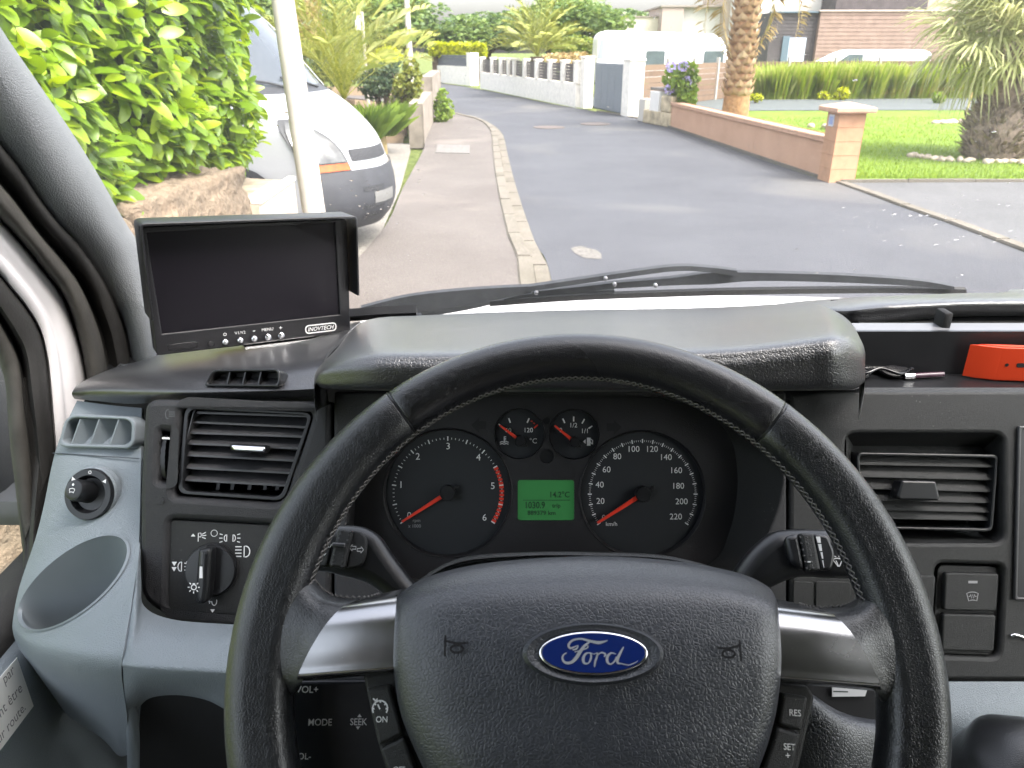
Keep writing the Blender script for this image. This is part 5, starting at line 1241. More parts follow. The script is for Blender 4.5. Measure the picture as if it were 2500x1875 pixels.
sym('off_mark', 519, 1303, .0052, [['o'] + arc(0, 0, .55, 0, 345, 16)], [])
sym('parking_mark', 480, 1312, .0075, [[(0, -.55), (0, .45), (.3, .45), (.36, .2), (.3, 0), (0, 0)], [(.45, .12), (.95, .2)], [(.45, .3), (.9, .55)], [(.45, -.05), (.9, -.2)]], [[(-.9, .05), (-.35, .05), (-.62, .4)]])
sym('side_lamp_mark', 559, 1315, .0075, [['o'] + arc(-.45, 0, .3, 90, 270, 8, .4), ['o'] + arc(.30, 0, .3, -90, 90, 8, .4), [(-.95, .4), (-1.3, .5)], [(-.95, 0), (-1.35, 0)], [(-.95, -.4), (-1.3, -.5)], [(.8, .4), (1.15, .5)], [(.8, 0), (1.2, 0)], [(.8, -.4), (1.15, -.5)]], [])
sym('headlamp_mark', 590, 1348, .0095, lampD + [[(-.15, y), (-.75, y)] for y in (.45, .15, -.15, -.45)], [])
sym('rear_fog_mark', 440, 1385, .0085, [['o'] + arc(-.05, 0, .38, 90, 270, 8, .5), [(.25, .35), (.75, .35)], [(.25, 0), (.75, 0)], [(.25, -.35), (.75, -.35)], [(.5, .55), (.5, -.55)]], [[(-1.1, .5), (-.55, .5), (-.82, .05)], [(-1.1, -.05), (-.55, -.05), (-.82, -.5)]])
sym('front_fog_mark', 515, 1474, .0075, [arc(.2, .2, .3, -180, 20, 8, .5), [(-.7, .3), (-.15, .1)], [(-.5, .5), (-.35, -.1)]], [[(-.25, -.75), (.3, -.75), (.02, -1.15)]])

# grey end cap with side outlet, mirror switch, cup holder
GC = [[(188, 978, .722), (215, 982, .718), (262, 988, .708), (300, 992, .702), (346, 996, .694)],
      [(150, 1060, .695), (180, 1062, .688), (240, 1066, .675), (295, 1068, .668), (345, 1070, .662)],
      [(128, 1130, .675), (160, 1130, .664), (230, 1132, .650), (290, 1134, .642), (344, 1136, .636)],
      [(108, 1230, .65), (145, 1230, .635), (220, 1232, .618), (285, 1234, .609), (342, 1235, .603)],
      [(85, 1320, .622), (125, 1320, .602), (210, 1322, .583), (280, 1324, .572), (339, 1325, .566)],
      [(48, 1430, .588), (92, 1440, .560), (190, 1445, .534), (265, 1448, .522), (325, 1450, .514)],
      [(32, 1510, .563), (70, 1535, .530), (170, 1545, .498), (245, 1552, .484), (307, 1558, .4765)],
      [(32, 1545, .556), (74, 1580, .515), (165, 1600, .480), (240, 1613, .467), (297, 1620, .4615)],
      [(45, 1580, .56), (95, 1625, .515), (180, 1655, .484), (250, 1668, .471), (299, 1668, .466)],
      [(72, 1620, .58), (130, 1680, .535), (210, 1720, .505), (270, 1745, .492), (309, 1740, .484)],
      [(110, 1680, .62), (170, 1750, .575), (245, 1800, .545), (290, 1845, .525), (316, 1840, .515)]]
cap = patch('end_cap', [[PY(*p) for p in r] for r in GC], K['grey'], dash, 5, thick=.004)
# cup holder: a round well in the shelf
cz = CAMZ - .425
from mathutils.bvhtree import BVHTree
tree_ = BVHTree.FromPolygons([w.co for w in cap.data.vertices], [tuple(p.vertices) for p in cap.data.polygons])
rim_ = []
for k in range(56):
    a = 2 * math.pi * k / 56; d = ray(180 + 122 * math.cos(a) + 50 * math.sin(a), 1424 - 40 * math.cos(a) - 106 * math.sin(a)).normalized()
    hit = tree_.ray_cast(CAM, d); rim_.append(hit[0] if hit[0] else CAM + d * .7)
cc = sum(rim_, V((0, 0, 0))) / 56; upn = V((0, 0, 0))
for a, b in zip(rim_, rim_[1:] + rim_[:1]): upn += (a - cc).cross(b - cc)
upn.normalize(); upn = upn if upn.z > 0 else -upn
bm = bmesh.new(); lo = [bm.verts.new(p - upn * .03) for p in rim_]; hi = [bm.verts.new(p + upn * .03) for p in rim_]
bm.faces.new(lo[::-1]); bm.faces.new(hi)
for k in range(56): bm.faces.new((lo[k], lo[(k + 1) % 56], hi[(k + 1) % 56], hi[k]))
bmesh.ops.recalc_face_normals(bm, faces=bm.faces)
cutter = frombm('cutter', bm, K['grey'], None, None); cut(cap, cutter)
bot = [cc + (p - cc) * .86 + V((0, .008, -.085)) for p in rim_]; zb_ = sum(p.z for p in bot) / 56
bot = [V((p.x, p.y, zb_ + (p.z - zb_) * .25)) for p in bot]
lip = [cc + (p - cc) * 1.05 + upn * .0006 for p in rim_]; lip1 = [cc + (p - cc) * 1.015 + upn * .0018 for p in rim_]; lip2 = [cc + (p - cc) * .985 - upn * .0015 for p in rim_]
mid = [a.lerp(b, .45) for a, b in zip(lip2, bot)]; bot2 = [a.lerp(cc + V((0, .008, -.087)), .08) for a in bot]
vs = [p for r in (lip, lip1, lip2, mid, bot, bot2) for p in r]; fs = gridfaces(6, 56, True) + [tuple(range(5 * 56, 6 * 56))]
mesh('cup_holder', vs, fs, K['greysm'], dash, 50)
# side outlet
SO = Frame(PY(240, 1055, .668), PY(335, 1060, .653) - PY(150, 1050, .685), V((0, .45, .89)))
oq = [(150, 1085), (165, 1025), (185, 1011), (320, 1017), (338, 1030), (336, 1080), (322, 1096), (165, 1092)]
iq = [(160, 1078), (172, 1030), (188, 1020), (316, 1025), (328, 1034), (327, 1076), (316, 1087), (172, 1083)]
so = plate('side_outlet', SO, [rr(fl(SO, oq), .006), rr(fl(SO, iq), .005)], -.012, .004, K['greysm'], dash, .0015)
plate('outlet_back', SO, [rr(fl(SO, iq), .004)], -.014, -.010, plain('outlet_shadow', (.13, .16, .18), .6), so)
for u in (186, 232, 280):
    A, B = SO.at(u + 10, 1023, .003), SO.at(u - 12, 1086, .003); bk = -SO.n * .014 + SO.ex * .012; t = SO.ex * .0008
    mesh('fin', [A - t, A + t, B + t, B - t, A - t + bk, A + t + bk, B + t + bk, B - t + bk], [(0, 1, 2, 3), (0, 4, 5, 1), (1, 5, 6, 2), (3, 2, 6, 7), (0, 3, 7, 4)], K['greysm'], so, 30)
sl_ = [PY(131, 1105, .680), PY(240, 1112, .655), PY(340, 1118, .640)]
tube('seam', [p - V((0, .001, 0)) for p in spline(sl_, 6)], .0006, plain('seam_dark', (.05, .06, .07), .8), dash, 4)
# mirror switch
MF = Frame(PY(226, 1206, .618), (1, -.13, .0), V((0, .50, .86)))
Mm = MF.mat(); mr = (MF.loc(284, 1206)[0] - MF.loc(168, 1206)[0]) / 2
msw = thing('mirror_switch', MF.o, None, None); msw.parent = dash; msw.matrix_parent_inverse = wmat(dash).inverted()
lathe('collar', [(mr * 1.12, -.004), (mr * 1.06, .002), (mr * 1.0, .003)], K['grey'], msw, Mm, 48)
lathe('ring', [(mr, .002), (mr, .006), (mr * .96, .0075), (mr * .74, .0075), (mr * .71, .0065), (mr * .62, .0015), (mr * .3, .0008), (.001, .0008)], K['smooth'], msw, Mm, 48)
kx = MF.loc(205, 1195); Mk = MF.mat() @ Matrix.Translation((kx[0] * .45, kx[1] * .45, -.003)) @ Matrix.Rotation(R(-7), 4, 'Y') @ Matrix.Rotation(R(-6), 4, 'X')
lathe('knob', [(mr * .46, 0), (mr * .42, .012), (mr * .43, .018), (mr * .38, .0215), (mr * .30, .0225), (.001, .0225)], K['smooth'], msw, Mk, 40)
KF2 = Frame(Mk.translation + Mk.to_3x3() @ V((0, 0, .0228)), Mk.to_3x3() @ V((1, 0, 0)), Mk.to_3x3() @ V((0, 1, 0)))
symbol('mirror_mark', KF2, (0, -.0006), .0048, [['o'] + [(-.45, .3), (0, .42), (.45, .3), (.62, .1), (.45, -.3), (-.45, -.3), (-.62, .1)], [(-.62, .3), (-.45, .3)], [(.62, .3), (.45, .3)], [(-.35, -.3), (-.45, -.5)], [(.35, -.3), (.45, -.5)]], [], K['white'], msw, .12)
symbol('knob_dot', KF2, (0, .0048), .0012, [], [[(math.cos(a), math.sin(a)) for a in [R(30 * i) for i in range(12)]]], K['white'], msw)
symbol('ring_mark', MF, (0, mr * .85), .0017, [['o'] + arc(0, 0, .8, 0, 340, 14)], [], K['white'], msw, .35, .0077)
for s in (-1, 1): symbol('arrow_mark', MF, (s * mr * .64, mr * .56), .0032, [], [[(-.6 * s, -.2), (.6 * s, .6), (.6 * s, -.7)][::s]], K['white'], msw, .1, .0078)
# lower shelf right of the seam, and the arch below it
LD = [[(342, 1325, .566), (345, 1420, .535), (352, 1480, .52), (420, 1512, .515), (560, 1524, .510), (700, 1530, .508), (800, 1535, .508)],
      [(328, 1450, .5138), (332, 1500, .495), (347, 1540, .486), (420, 1555, .482), (560, 1565, .478), (700, 1570, .476), (800, 1570, .476)],
      [(300.5, 1605, .4648), (314, 1608, .462), (345, 1612, .459), (420, 1618, .457), (560, 1626, .455), (700, 1632, .453), (800, 1632, .453)],
      [(300, 1634, .4617), (316, 1637, .4585), (345, 1640, .455), (420, 1645, .453), (560, 1652, .451), (700, 1660, .449), (800, 1660, .449)],
      [(305, 1700, .473), (325, 1690, .470), (360, 1675, .466), (430, 1672, .463), (500, 1684, .461), (560, 1712, .46), (700, 1790, .46)],
      [(318, 1770, .50), (335, 1735, .50), (365, 1705, .495), (430, 1697, .49), (500, 1708, .49), (555, 1735, .49), (690, 1810, .49)]]
patch('lower_shelf', [[PY(*p) for p in r] for r in LD], K['grey'], dash, 5, thick=.004)
st_ = [PY(*p) for p in ((312, 1690, .487), (320, 1740, .495), (325, 1800, .505), (326, 1870, .515), (326, 1960, .53))]
tube('shelf_leg', spline(st_, 5), [.006] * 3 + [.0055] * 18, K['grey'], dash, 10)
if 0: tube('shelf_seam', spline([PY(*p) for p in ((337, 1325, .564), (330, 1400, .531), (314, 1500, .489), (300, 1590, .4615), (297, 1640, .456))], 6), .0007, bpy.data.materials['seam_dark'], dash, 5)
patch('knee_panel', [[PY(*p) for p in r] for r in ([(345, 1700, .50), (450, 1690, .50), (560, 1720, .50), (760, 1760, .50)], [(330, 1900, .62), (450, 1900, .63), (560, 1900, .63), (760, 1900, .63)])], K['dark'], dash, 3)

# centre fascia with the opening for the dials
hole = [(866, 1345), (850, 1250), (868, 1150), (920, 1060), (1000, 1000), (1120, 968), (1300, 955), (1500, 957), (1650, 975), (1770, 1010), (1860, 1065), (1905, 1135), (1902, 1220), (1870, 1310), (1820, 1390), (1600, 1440), (1050, 1440)]
hl2 = spline([V(p).to_2d() for p in fl(FA, hole)], 5, True)
plate('centre_fascia', FA, [rr(fl(FA, [(815, 956), (1921, 956), (1921, 1640), (815, 1640)]), .004), hl2], -.03, 0, K['fascia'], dash, .0025)
inn = [(884, 1330), (866, 1250), (882, 1150), (932, 1062), (1012, 1003), (1122, 968), (1300, 956), (1500, 958), (1640, 976), (1735, 1015), (1785, 1075), (1800, 1150), (1798, 1220), (1780, 1300), (1740, 1370), (1600, 1420), (1050, 1420)]
i3 = [CL.at(u, v, .002) for u, v in inn]; o3 = [FA.at(u, v, -.001) for u, v in hole]; m3 = [a.lerp(b, .5) + (b - a).normalized() * .0 for a, b in zip(i3, o3)]
patch('binnacle', [o3 + [], [a.lerp(b, .35) for a, b in zip(o3, i3)], [a.lerp(b, .8) for a, b in zip(o3, i3)], i3], K['console'], dash, 5, closed=True)
plate('visor_strip', FA, [rr(fl(FA, [(1236, 953), (1500, 940), (1503, 955), (1240, 962)], .012), .001)], .008, .016, K['console'], dash, .001)

# right console
vrec = [(2066, 1059), (2452, 1059), (2452, 1325), (2066, 1325)]
plate('right_fascia', FA, [rr(fl(FA, [(1928, 962), (2010, 953), (4300, 950), (4300, 1662), (1928, 1662)]), [.004, 0, .004, .012, .004]), rr(fl(FA, vrec), .010), rr(fl(FA, [(2286, 1375), (2452, 1380), (2440, 1605), (2270, 1600)]), .008)], -.04, 0, K['console'], dash, .004)
rv = plate('centre_vent', FA, [rr(fl(FA, [(2050, 1045), (2466, 1045), (2466, 1340), (2050, 1340)]), .01)], -.07, -.066, K['dark'], dash)
i3 = [FA.at(u, v, -.045) for u, v in ((2095, 1110), (2425, 1110), (2415, 1296), (2105, 1290))]; o3 = [FA.at(u, v, -.002) for u, v in vrec]
patch('shroud', [[o3[i] for i in (0, 1, 2, 3)], [i3[i] for i in (0, 1, 2, 3)]], K['console'], rv, 1, closed=True, smooth=20)
wq = [(2089, 1104), (2436, 1110), (2421, 1298), (2100, 1290)]
plate('frame', FA, [rr(fl(FA, wq, -.008), .006), rr(fl(FA, [(2096, 1112), (2428, 1118), (2414, 1290), (2106, 1284)], -.008), .004)], -.04, -.006, K['smooth'], rv, .001)
for l, r in zip([(2093, 1133), (2095, 1163), (2098, 1192), (2100, 1220), (2102, 1243), (2104, 1264)], [(2427, 1140), (2424, 1171), (2421, 1200), (2418, 1227), (2416, 1250), (2414, 1270)]):
    slat('slat', l, r, -.010, .034, .0018, K['console'], rv, 1.0)
plate('vent_tab', FA, [rr(fl(FA, [(2197, 1172), (2280, 1174), (2290, 1215), (2284, 1222), (2192, 1220), (2185, 1212)], .0), [.002, .002, .003, .003, .003, .003])], -.012, .004, K['smooth'], rv, .002)
sq = plate('switch_block', FA, [rr(fl(FA, [(2290, 1379), (2448, 1384), (2436, 1601), (2274, 1596)], -.006), .006)], -.03, -.006, K['console'], dash, .001)
b1 = plate('heated_screen_button', FA, [rr(fl(FA, [(2309, 1398), (2439, 1401), (2434, 1493), (2305, 1490)]), .003)], -.012, .0, K['console'], sq, .0015)
symbol('heated_screen_mark', FA, FA.loc(2374, 1457), .0085, [['o', (-.6, .35), (-.3, .47), (0, .5), (.3, .47), (.6, .35), (.42, -.42), (.2, -.34), (0, -.32), (-.2, -.34), (-.42, -.42)], [(-.42, .05), (-.28, .05), (-.2, .25), (-.1, -.15), (0, .25), (.1, -.15), (.2, .25), (.28, .05), (.42, .05)]], [], K['dimwhite'], b1, .09, .0003)
plate('button_light', FA, [fl(FA, [(2364, 1418), (2386, 1418), (2386, 1424), (2364, 1424)])], -.0005, .0003, K['dimwhite'], b1)
plate('blank_button', FA, [rr(fl(FA, [(2304, 1499), (2433, 1502), (2428, 1592), (2300, 1589)]), .003)], -.012, -.0005, K['console'], sq, .0015)
plate('blank_switch', FA, [rr(fl(FA, [(2150, 1402), (2283, 1405), (2270, 1592), (2150, 1590)]), .003)], -.01, .0015, K['console'], dash, .0015)
for u0, u1 in ((1935, 1985), (1990, 2075)): plate('blank_switch', FA, [rr(fl(FA, [(u0, 1418), (u1, 1420), (u1, 1560), (u0, 1558)]), .003)], 0, .0015, K['console'], dash, .0008)
plate('radio_surround', FA, [rr(fl(FA, [(2482, 1040), (2900, 1040), (2900, 1468), (2472, 1464)]), .002), rr(fl(FA, [(2489, 1047), (2894, 1047), (2894, 1460), (2479, 1457)]), .002)], 0, .003, satin, dash, .001)
plate('radio_face', FA, [fl(FA, [(2490, 1048), (2893, 1048), (2893, 1459), (2480, 1456)])], -.0, .001, K['smooth'], dash)
tube('chrome_trim', spline([FA.at(u, v, .001) for u, v in ((2468, 1553), (2480, 1550), (2510, 1560), (2560, 1580))], 4), .0014, K['chrome'], dash, 8)
# tray on top of the console
tz = CAMZ - .315
def Z(u, v, z=tz): return G(u, v, z)
box('tray_floor', (.71, .70, tz - .004), (1.0, .16, .008), K['smooth'], dash); 
patch('tray_ledge', [[V((x, y, CAMZ - z)) for x in (.24, .7, 1.2)] for y, z in ((.622, .290), (.629, .2855), (.636, .286), (.64, .32))], K['console'], dash, 3)
box('tray_back', (.71, .742, CAMZ - .292), (1.0, .004, .05), K['smooth'], dash)
box('tray_rim', (.71, .757, CAMZ - .270), (1.0, .028, .003), plain('tray_rim', (.16, .16, .17), .35), dash)
box('tray_gap', (.80, .83, CAMZ - .305), (.82, .12, .05), K['dark'], dash)
box('tray_divider', (PY(2297, 800, .765).x, .765, CAMZ - .262), (.010, .02, .02), K['dark'], dash, bev=.003)
LR = [[(1880, 744, .915), (1960, 735, .92), (2040, 729, .93), (2130, 723, .93), (2280, 718, .93), (2500, 714, .93), (3500, 710, .93)],
      [(1900, 748, .90), (1985, 742, .88), (2060, 736, .86), (2140, 729, .855), (2290, 723, .85), (2500, 720, .85), (3500, 716, .85)],
      [(1930, 755, .88), (2010, 754, .84), (2068, 755, .815), (2150, 746, .812), (2300, 737, .81), (2500, 733, .81), (3500, 730, .81)],
      [(1950, 765, .88), (2020, 770, .835), (2070, 772, .812), (2150, 768, .808), (2300, 755, .805), (2500, 750, .805), (3500, 748, .805)],
      [(1960, 775, .88), (2030, 788, .835), (2075, 794, .814), (2150, 792, .81), (2290, 772, .81), (2500, 768, .81), (3500, 766, .81)],
      [(1970, 778, .90), (2040, 792, .86), (2080, 798, .84), (2150, 796, .84), (2290, 778, .84), (2500, 772, .84), (3500, 770, .84)]]
patch('tray_lid', [[PY(*p) for p in r] for r in LR], K['pad'], dash, 4, thick=.003)
patch('far_top', [[PY(*p) for p in r] for r in ([(2380, 722, .94), (2460, 712, .95), (2560, 705, .96), (3450, 700, .96)], [(2380, 728, .92), (2460, 722, .92), (2560, 718, .92), (3450, 715, .92)])], K['pad'], dash, 3)
# lower grey console
patch('lower_console', [[PY(*p) for p in r] for r in ([(2100, 1664, .505), (2300, 1664, .505), (2420, 1664, .505), (4300, 1664, .505)], [(2100, 1690, .497), (2300, 1690, .497), (2420, 1690, .497), (4300, 1690, .497)], [(2100, 1760, .478), (2300, 1760, .478), (2420, 1765, .476), (4300, 1765, .476)], [(2100, 1850, .47), (2300, 1850, .47), (2420, 1850, .47), (4300, 1850, .47)], [(2100, 2000, .50), (2300, 2000, .50), (2420, 2000, .5), (4300, 2000, .5)])], K['grey'], dash, 4)

gl_ = thing('gear_lever', PY(2470, 1870, .43), 'black leather gear lever gaiter at the lower right', 'gear lever')
gc = PY(2500, 1905, .415)
bm = bmesh.new(); bmesh.ops.create_icosphere(bm, subdivisions=5, radius=1)
for w in bm.verts:
    n_ = w.co.copy(); q = 1 + .07 * noise.noise(n_ * 1.6 + V((4, 0, 0))) + .015 * math.sin(n_.z * 14); w.co = gc + V((n_.x * .052 * q, n_.y * .05 * q, n_.z * .042 * q))
frombm('gaiter', bm, K['leather'], gl_, 60)
tube('gaiter_fold', spline([gc + V(p) for p in ((-.035, -.035, .012), (-.022, -.048, .022), (.0, -.05, .026), (.02, -.047, .030))], 5), .003, K['leather'], gl_, 8)
lathe('collar', [(.060, -.02), (.058, .0), (.050, .006)], K['grey'], gl_, Matrix.Translation(gc + V((0, .01, -.035))), 32)
tube('shaft', [gc + V((.02, 0, .03)), gc + V((.06, .0, .14))], [.012, .011], K['smooth'], gl_, 14)
lathe('knob', [(.012, 0), (.022, .015), (.026, .035), (.020, .055), (.001, .06)], K['smooth'], gl_, Matrix.Translation(gc + V((.06, 0, .13))), 24)

# things in the tray
rb = thing('red_box', Z(2428, 933), 'orange red plastic box lying in the dashboard tray', 'box')
A, B, C = Z(2344, 922), Z(2427, 932), Z(2640, 939); htop = PY(2428, 847, B.y).z - tz
D_ = A + (C - B); bm = bmesh.new(); lo = [bm.verts.new(p + V((0, 0, .001))) for p in (A, B, C, D_)]; hi = [bm.verts.new(p + V((0, 0, htop))) for p in (A, B, C, D_)]
bm.faces.new(lo[::-1]); bm.faces.new(hi)
for k in range(4): bm.faces.new((lo[k], lo[(k + 1) % 4], hi[(k + 1) % 4], hi[k]))
bmesh.ops.recalc_face_normals(bm, faces=bm.faces); bmesh.ops.bevel(bm, geom=bm.edges[:], offset=.0015, segments=3, affect='EDGES')
frombm('case', bm, plain('red_plastic', (.70, .055, .012), .45), rb, 40)
RF = Frame(B, C - B, V((0, 0, 1)))
c = RF.loc(2458, 891); plate('screw_hole', RF, [circ(c, .0018, 16)], -.001, .0004, K['dark'], rb)
plate('slot', RF, [rr(fl(RF, [(2482, 887), (2530, 886), (2530, 896), (2482, 897)]), .0015)], -.001, .0004, K['dark'], rb)
sg = thing('sunglasses', Z(2160, 922), 'dark glossy folded sunglasses lying at the left of the tray', 'sunglasses'); gb_ = plain('gloss_black', (.01, .01, .012), .08)
s0 = Z(2160, 925)
for dx in (-.026, .012): lathe('lens', [(.015, -.001), (.016, .0), (.015, .0022), (.001, .004)], gb_, sg, Matrix.Translation(s0 + V((dx, .012, .006))) @ Matrix.Rotation(R(14), 4, 'X'), 24)
tube('frame', spline([s0 + V(p) for p in ((-.044, .01, .008), (-.026, -.005, .008), (-.007, .0, .012), (.012, -.005, .008), (.032, .01, .008))], 5), .0018, gb_, sg, 8)
tube('temple', [s0 + V((-.044, .004, .010)), s0 + V((.03, .016, .006))], .0016, gb_, sg, 6)
pn_ = thing('pen', Z(2250, 924), 'slim dark pen with silver end lying in the tray', 'pen')
tube('barrel', [Z(2300, 922) + V((0, 0, .004)), Z(2228, 926) + V((0, 0, .004))], .003, plain('pen_plum', (.05, .02, .035), .25), pn_, 10)
tube('cap', [Z(2228, 926) + V((0, 0, .004)), Z(2205, 927) + V((0, 0, .004))], .0034, K['chrome'], pn_, 10)

# ------------------------------------------------------------------ dials
ic = thing('instrument_cluster', CL.o, 'instrument cluster with four dials and green display behind the wheel', 'instrument cluster')
def cpx(u, v, h=0): return CL.loc(u, v, h)
def cr_px(u, v, r): return (cpx(u + r, v)[0] - cpx(u - r, v)[0]) / 2
TC, SC_, TM, FU = (1093, 1203), (1569, 1206), (1268, 1059), (1402, 1060)
rt, rsp, rtm, rfu = cr_px(*TC, 155), cr_px(*SC_, 153), cr_px(*TM, 61), cr_px(*FU, 61)
ck = lambda p, r, n=64: circ(cpx(*p), r, n)
small = [circ(cpx(1335, 1028), cr_px(1335, 1028, 9), 24), circ(cpx(1335, 1114), cr_px(1335, 1114, 18), 32)]
lcdq = rr([cpx(*p) for p in ((1264, 1172), (1402, 1172), (1402, 1271), (1264, 1271))], .003)
face = spline([V(cpx(u, v)) for u, v in inn], 5, True)
plate('face', CL, [face, ck(TC, rt), ck(SC_, rsp), ck(TM, rtm), ck(FU, rfu), lcdq] + small, -.006, 0, K['cluster'], ic, .0)
plate('small_lamp', CL, [circ(cpx(1335, 1028), cr_px(1335, 1028, 11), 24)], -.006, -.002, K['smooth'], ic); plate('small_lamp', CL, [circ(cpx(1335, 1114), cr_px(1335, 1114, 20), 24)], -.006, -.002, K['smooth'], ic)
HD = -.0045
def dial(name, p, r, rimtop=.003):
    d = plate(name, CL, [ck(p, r * 1.03)], -.009, HD - .0005, K['dial'], ic)
    c = cpx(*p); lathe('rim', [(r * .985, HD), (r * 1.0, .0005), (r * 1.012, .0012), (r * 1.025, .0002)], K['cluster'], d, CL.mat() @ Matrix.Translation((c[0], c[1], 0)), 72); return d
def ticks(d, p, rpx, a0, a1, n, major, lmaj, lmin, m, wmaj=.0011, wmin=.0005, only=None):
    c = cpx(*p, HD); r = cr_px(*p, rpx); bm = bmesh.new()
    for i in range(n + 1):
        mj = i % major == 0
        if only and not only(i): continue
        a = R(a0 + (a1 - a0) * i / n); l = lmaj if mj else lmin; q = V((math.cos(a), math.sin(a)))
        stroke_bm(bm, CL, [V(c) + q * (r - l * .5), V(c) + q * (r + l * .5)], wmaj if mj else wmin, HD)
    for f in bm.faces:
        f.normal_update()
        if f.normal.dot(CL.n) < 0: f.normal_flip()
    return frombm('ticks', bm, m, d, None)
def num(d, s, u, v, px, m=None, **k):
    c = cpx(u, v, HD); ht = abs(cpx(u, v, HD)[1] - cpx(u, v + px, HD)[1]); return text(CL, s, c[0], c[1], ht, m or K['white'], d, HD + .0001, name='numeral', **k)
def needle(d, hub, tip, rhub, w, tail=12):
    h, t = V(cpx(*hub, .001)), V(cpx(*tip, .001)); dr = (t - h).normalized(); nn = V((-dr.y, dr.x)); rh = cr_px(*hub, rhub); ww = cr_px(*hub, w)
    plate('needle', CL, [[h + dr * rh * .8 + nn * ww, t + nn * ww * .55, t - nn * ww * .55, h + dr * rh * .8 - nn * ww]], -.001, .0012, K['red'], d, .0004)
    lathe('hub', [(rh, -.003), (rh, .004), (rh * .92, .0048), (.0005, .0048)], K['smooth'], d, CL.mat() @ Matrix.Translation((h.x, h.y, 0)), 32)
    plate('needle_tail', CL, [[h - dr * rh * .7 + nn * ww, h - dr * (rh + ww * 2.4) + nn * ww * .5, h - dr * (rh + ww * 2.4) - nn * ww * .5, h - dr * rh * .7 - nn * ww]], -.001, .0014, K['smooth'], d, .0003)
ta = dial('tachometer', TC, rt)
ticks(ta, TC, 133, 213, -33, 60, 5, .0042, .0018, K['white'])
c = cpx(*TC, HD); r_ = cr_px(*TC, 133); bm = bmesh.new()
for i in range(15):
    a0 = R(213 - 246 * (45.2 + i) / 60); a1 = R(213 - 246 * (45.85 + i) / 60)
    if i % 5 == 4 and i < 14: pass
    q = [V(c) + V((math.cos(a), math.sin(a))) * (r_ + k) for a, k in ((a0, -.0021), (a1, -.0021), (a1, .0021), (a0, .0021))]
    f = bm.faces.new([bm.verts.new(CL.W(*p, HD - .00015)) for p in q]); f.normal_update()
    if f.normal.dot(CL.n) < 0: f.normal_flip()
frombm('red_band', bm, K['red'], ta, None)
for s, u, v in (('0', 999, 1258), ('1', 979, 1183), ('2', 1020, 1114), ('3', 1094, 1089), ('4', 1168, 1116), ('5', 1203, 1186), ('6', 1183, 1263)): num(ta, s, u, v, 16)
num(ta, 'rpm', 1017, 1273, 8, K['dimwhite']); num(ta, 'x 1000', 1012, 1284, 8, K['dimwhite']); needle(ta, (1093, 1203), (981, 1274), 19, 5)
spd = dial('speedometer', SC_, rsp)
ticks(spd, SC_, 130, 214, -34, 110, 5, .0038, .0018, K['white'], .0011, .0004)
for s, u, v in (('0', 1474, 1264), ('20', 1466, 1223), ('40', 1464, 1183), ('60', 1481, 1146), ('80', 1507, 1114), ('100', 1548, 1096), ('120', 1593, 1096), ('140', 1627, 1116), ('160', 1652, 1148), ('180', 1657, 1186), ('200', 1664, 1224), ('220', 1650, 1261)): num(spd, s, u, v, 14.5)
num(spd, 'km/h', 1493, 1279, 10); needle(spd, (1570, 1206), (1459, 1277), 19, 5.5)
tm = dial('temperature_gauge', TM, rtm); fu = dial('fuel_gauge', FU, rfu)
def tick1(d, a, b, w=.0013, m=None):
    bm = bmesh.new(); stroke_bm(bm, CL, [cpx(*a, HD), cpx(*b, HD)], w, HD)
    for f in bm.faces:
        f.normal_update()
        if f.normal.dot(CL.n) < 0: f.normal_flip()
    frombm('tick', bm, m or K['white'], d, None)
for a, b in (((1242, 1021), (1246, 1032)), ((1292, 1021), (1287, 1032)), ((1217, 1035), (1226, 1042))): tick1(tm, a, b)
tick1(tm, (1313, 1037), (1304, 1045), .0014, K['red'])
for u, v in ((1298, 1028), (1304, 1033)): tick1(tm, (u - 2, v), (u + 2, v + 1), .0012, K['red'])
num(tm, '60', 1241, 1050, 11); num(tm, '120', 1291, 1050, 11); num(tm, '°C', 1302, 1076, 13); needle(tm, (1270, 1076), (1220, 1038), 13, 4)
symbol('coolant_mark', CL, cpx(1231, 1076, HD), .0052, [[(0, -.2), (0, .8)], [(0, .75), (.35, .75)], [(0, .45), (.35, .45)], [(0, .15), (.35, .15)], [(-.8, -.3), (-.4, -.15), (0, -.3), (.4, -.15), (.8, -.3)], [(-.8, -.65), (-.4, -.5), (0, -.65), (.4, -.5), (.8, -.65)]], [], K['white'], tm, .17, HD)
for a, b in (((1374, 1022), (1379, 1033)), ((1400.5, 1017), (1400.5, 1029)), ((1427, 1023), (1421, 1034)), ((1446, 1040), (1437, 1046))): tick1(fu, a, b)
num(fu, '0', 1369, 1050, 11); num(fu, '1/2', 1401, 1038, 11); num(fu, '1/1', 1428, 1052, 11); needle(fu, (1403, 1079), (1354, 1039), 13, 4)
symbol('fuel_mark', CL, cpx(1436, 1078, HD), .0050, [[(.5, .5), (.85, .2), (.85, -.5), (.6, -.4), (.5, 0)]], [[(-.25, -.8), (.45, -.8), (.45, .75), (-.25, .75)], [(-1.0, 0), (-.5, -.45), (-.5, .45)]], K['white'], fu, .16, HD)
for s, (u, v), nm in ((-1, (1172, 1038), 'turn_arrow'), (1, (1496, 1043), 'turn_arrow')):
    symbol(nm, CL, cpx(u, v), .0085, [], [[(s * 1.0, 0), (s * .1, .85), (s * .1, .45), (s * -.7, .45), (s * -.7, -.45), (s * .1, -.45), (s * .1, -.85)][::s]], K['dark'], ic, .1, .0004)
dp = plate('display', CL, [lcdq], -.006, -.003, K['lcd'], ic)
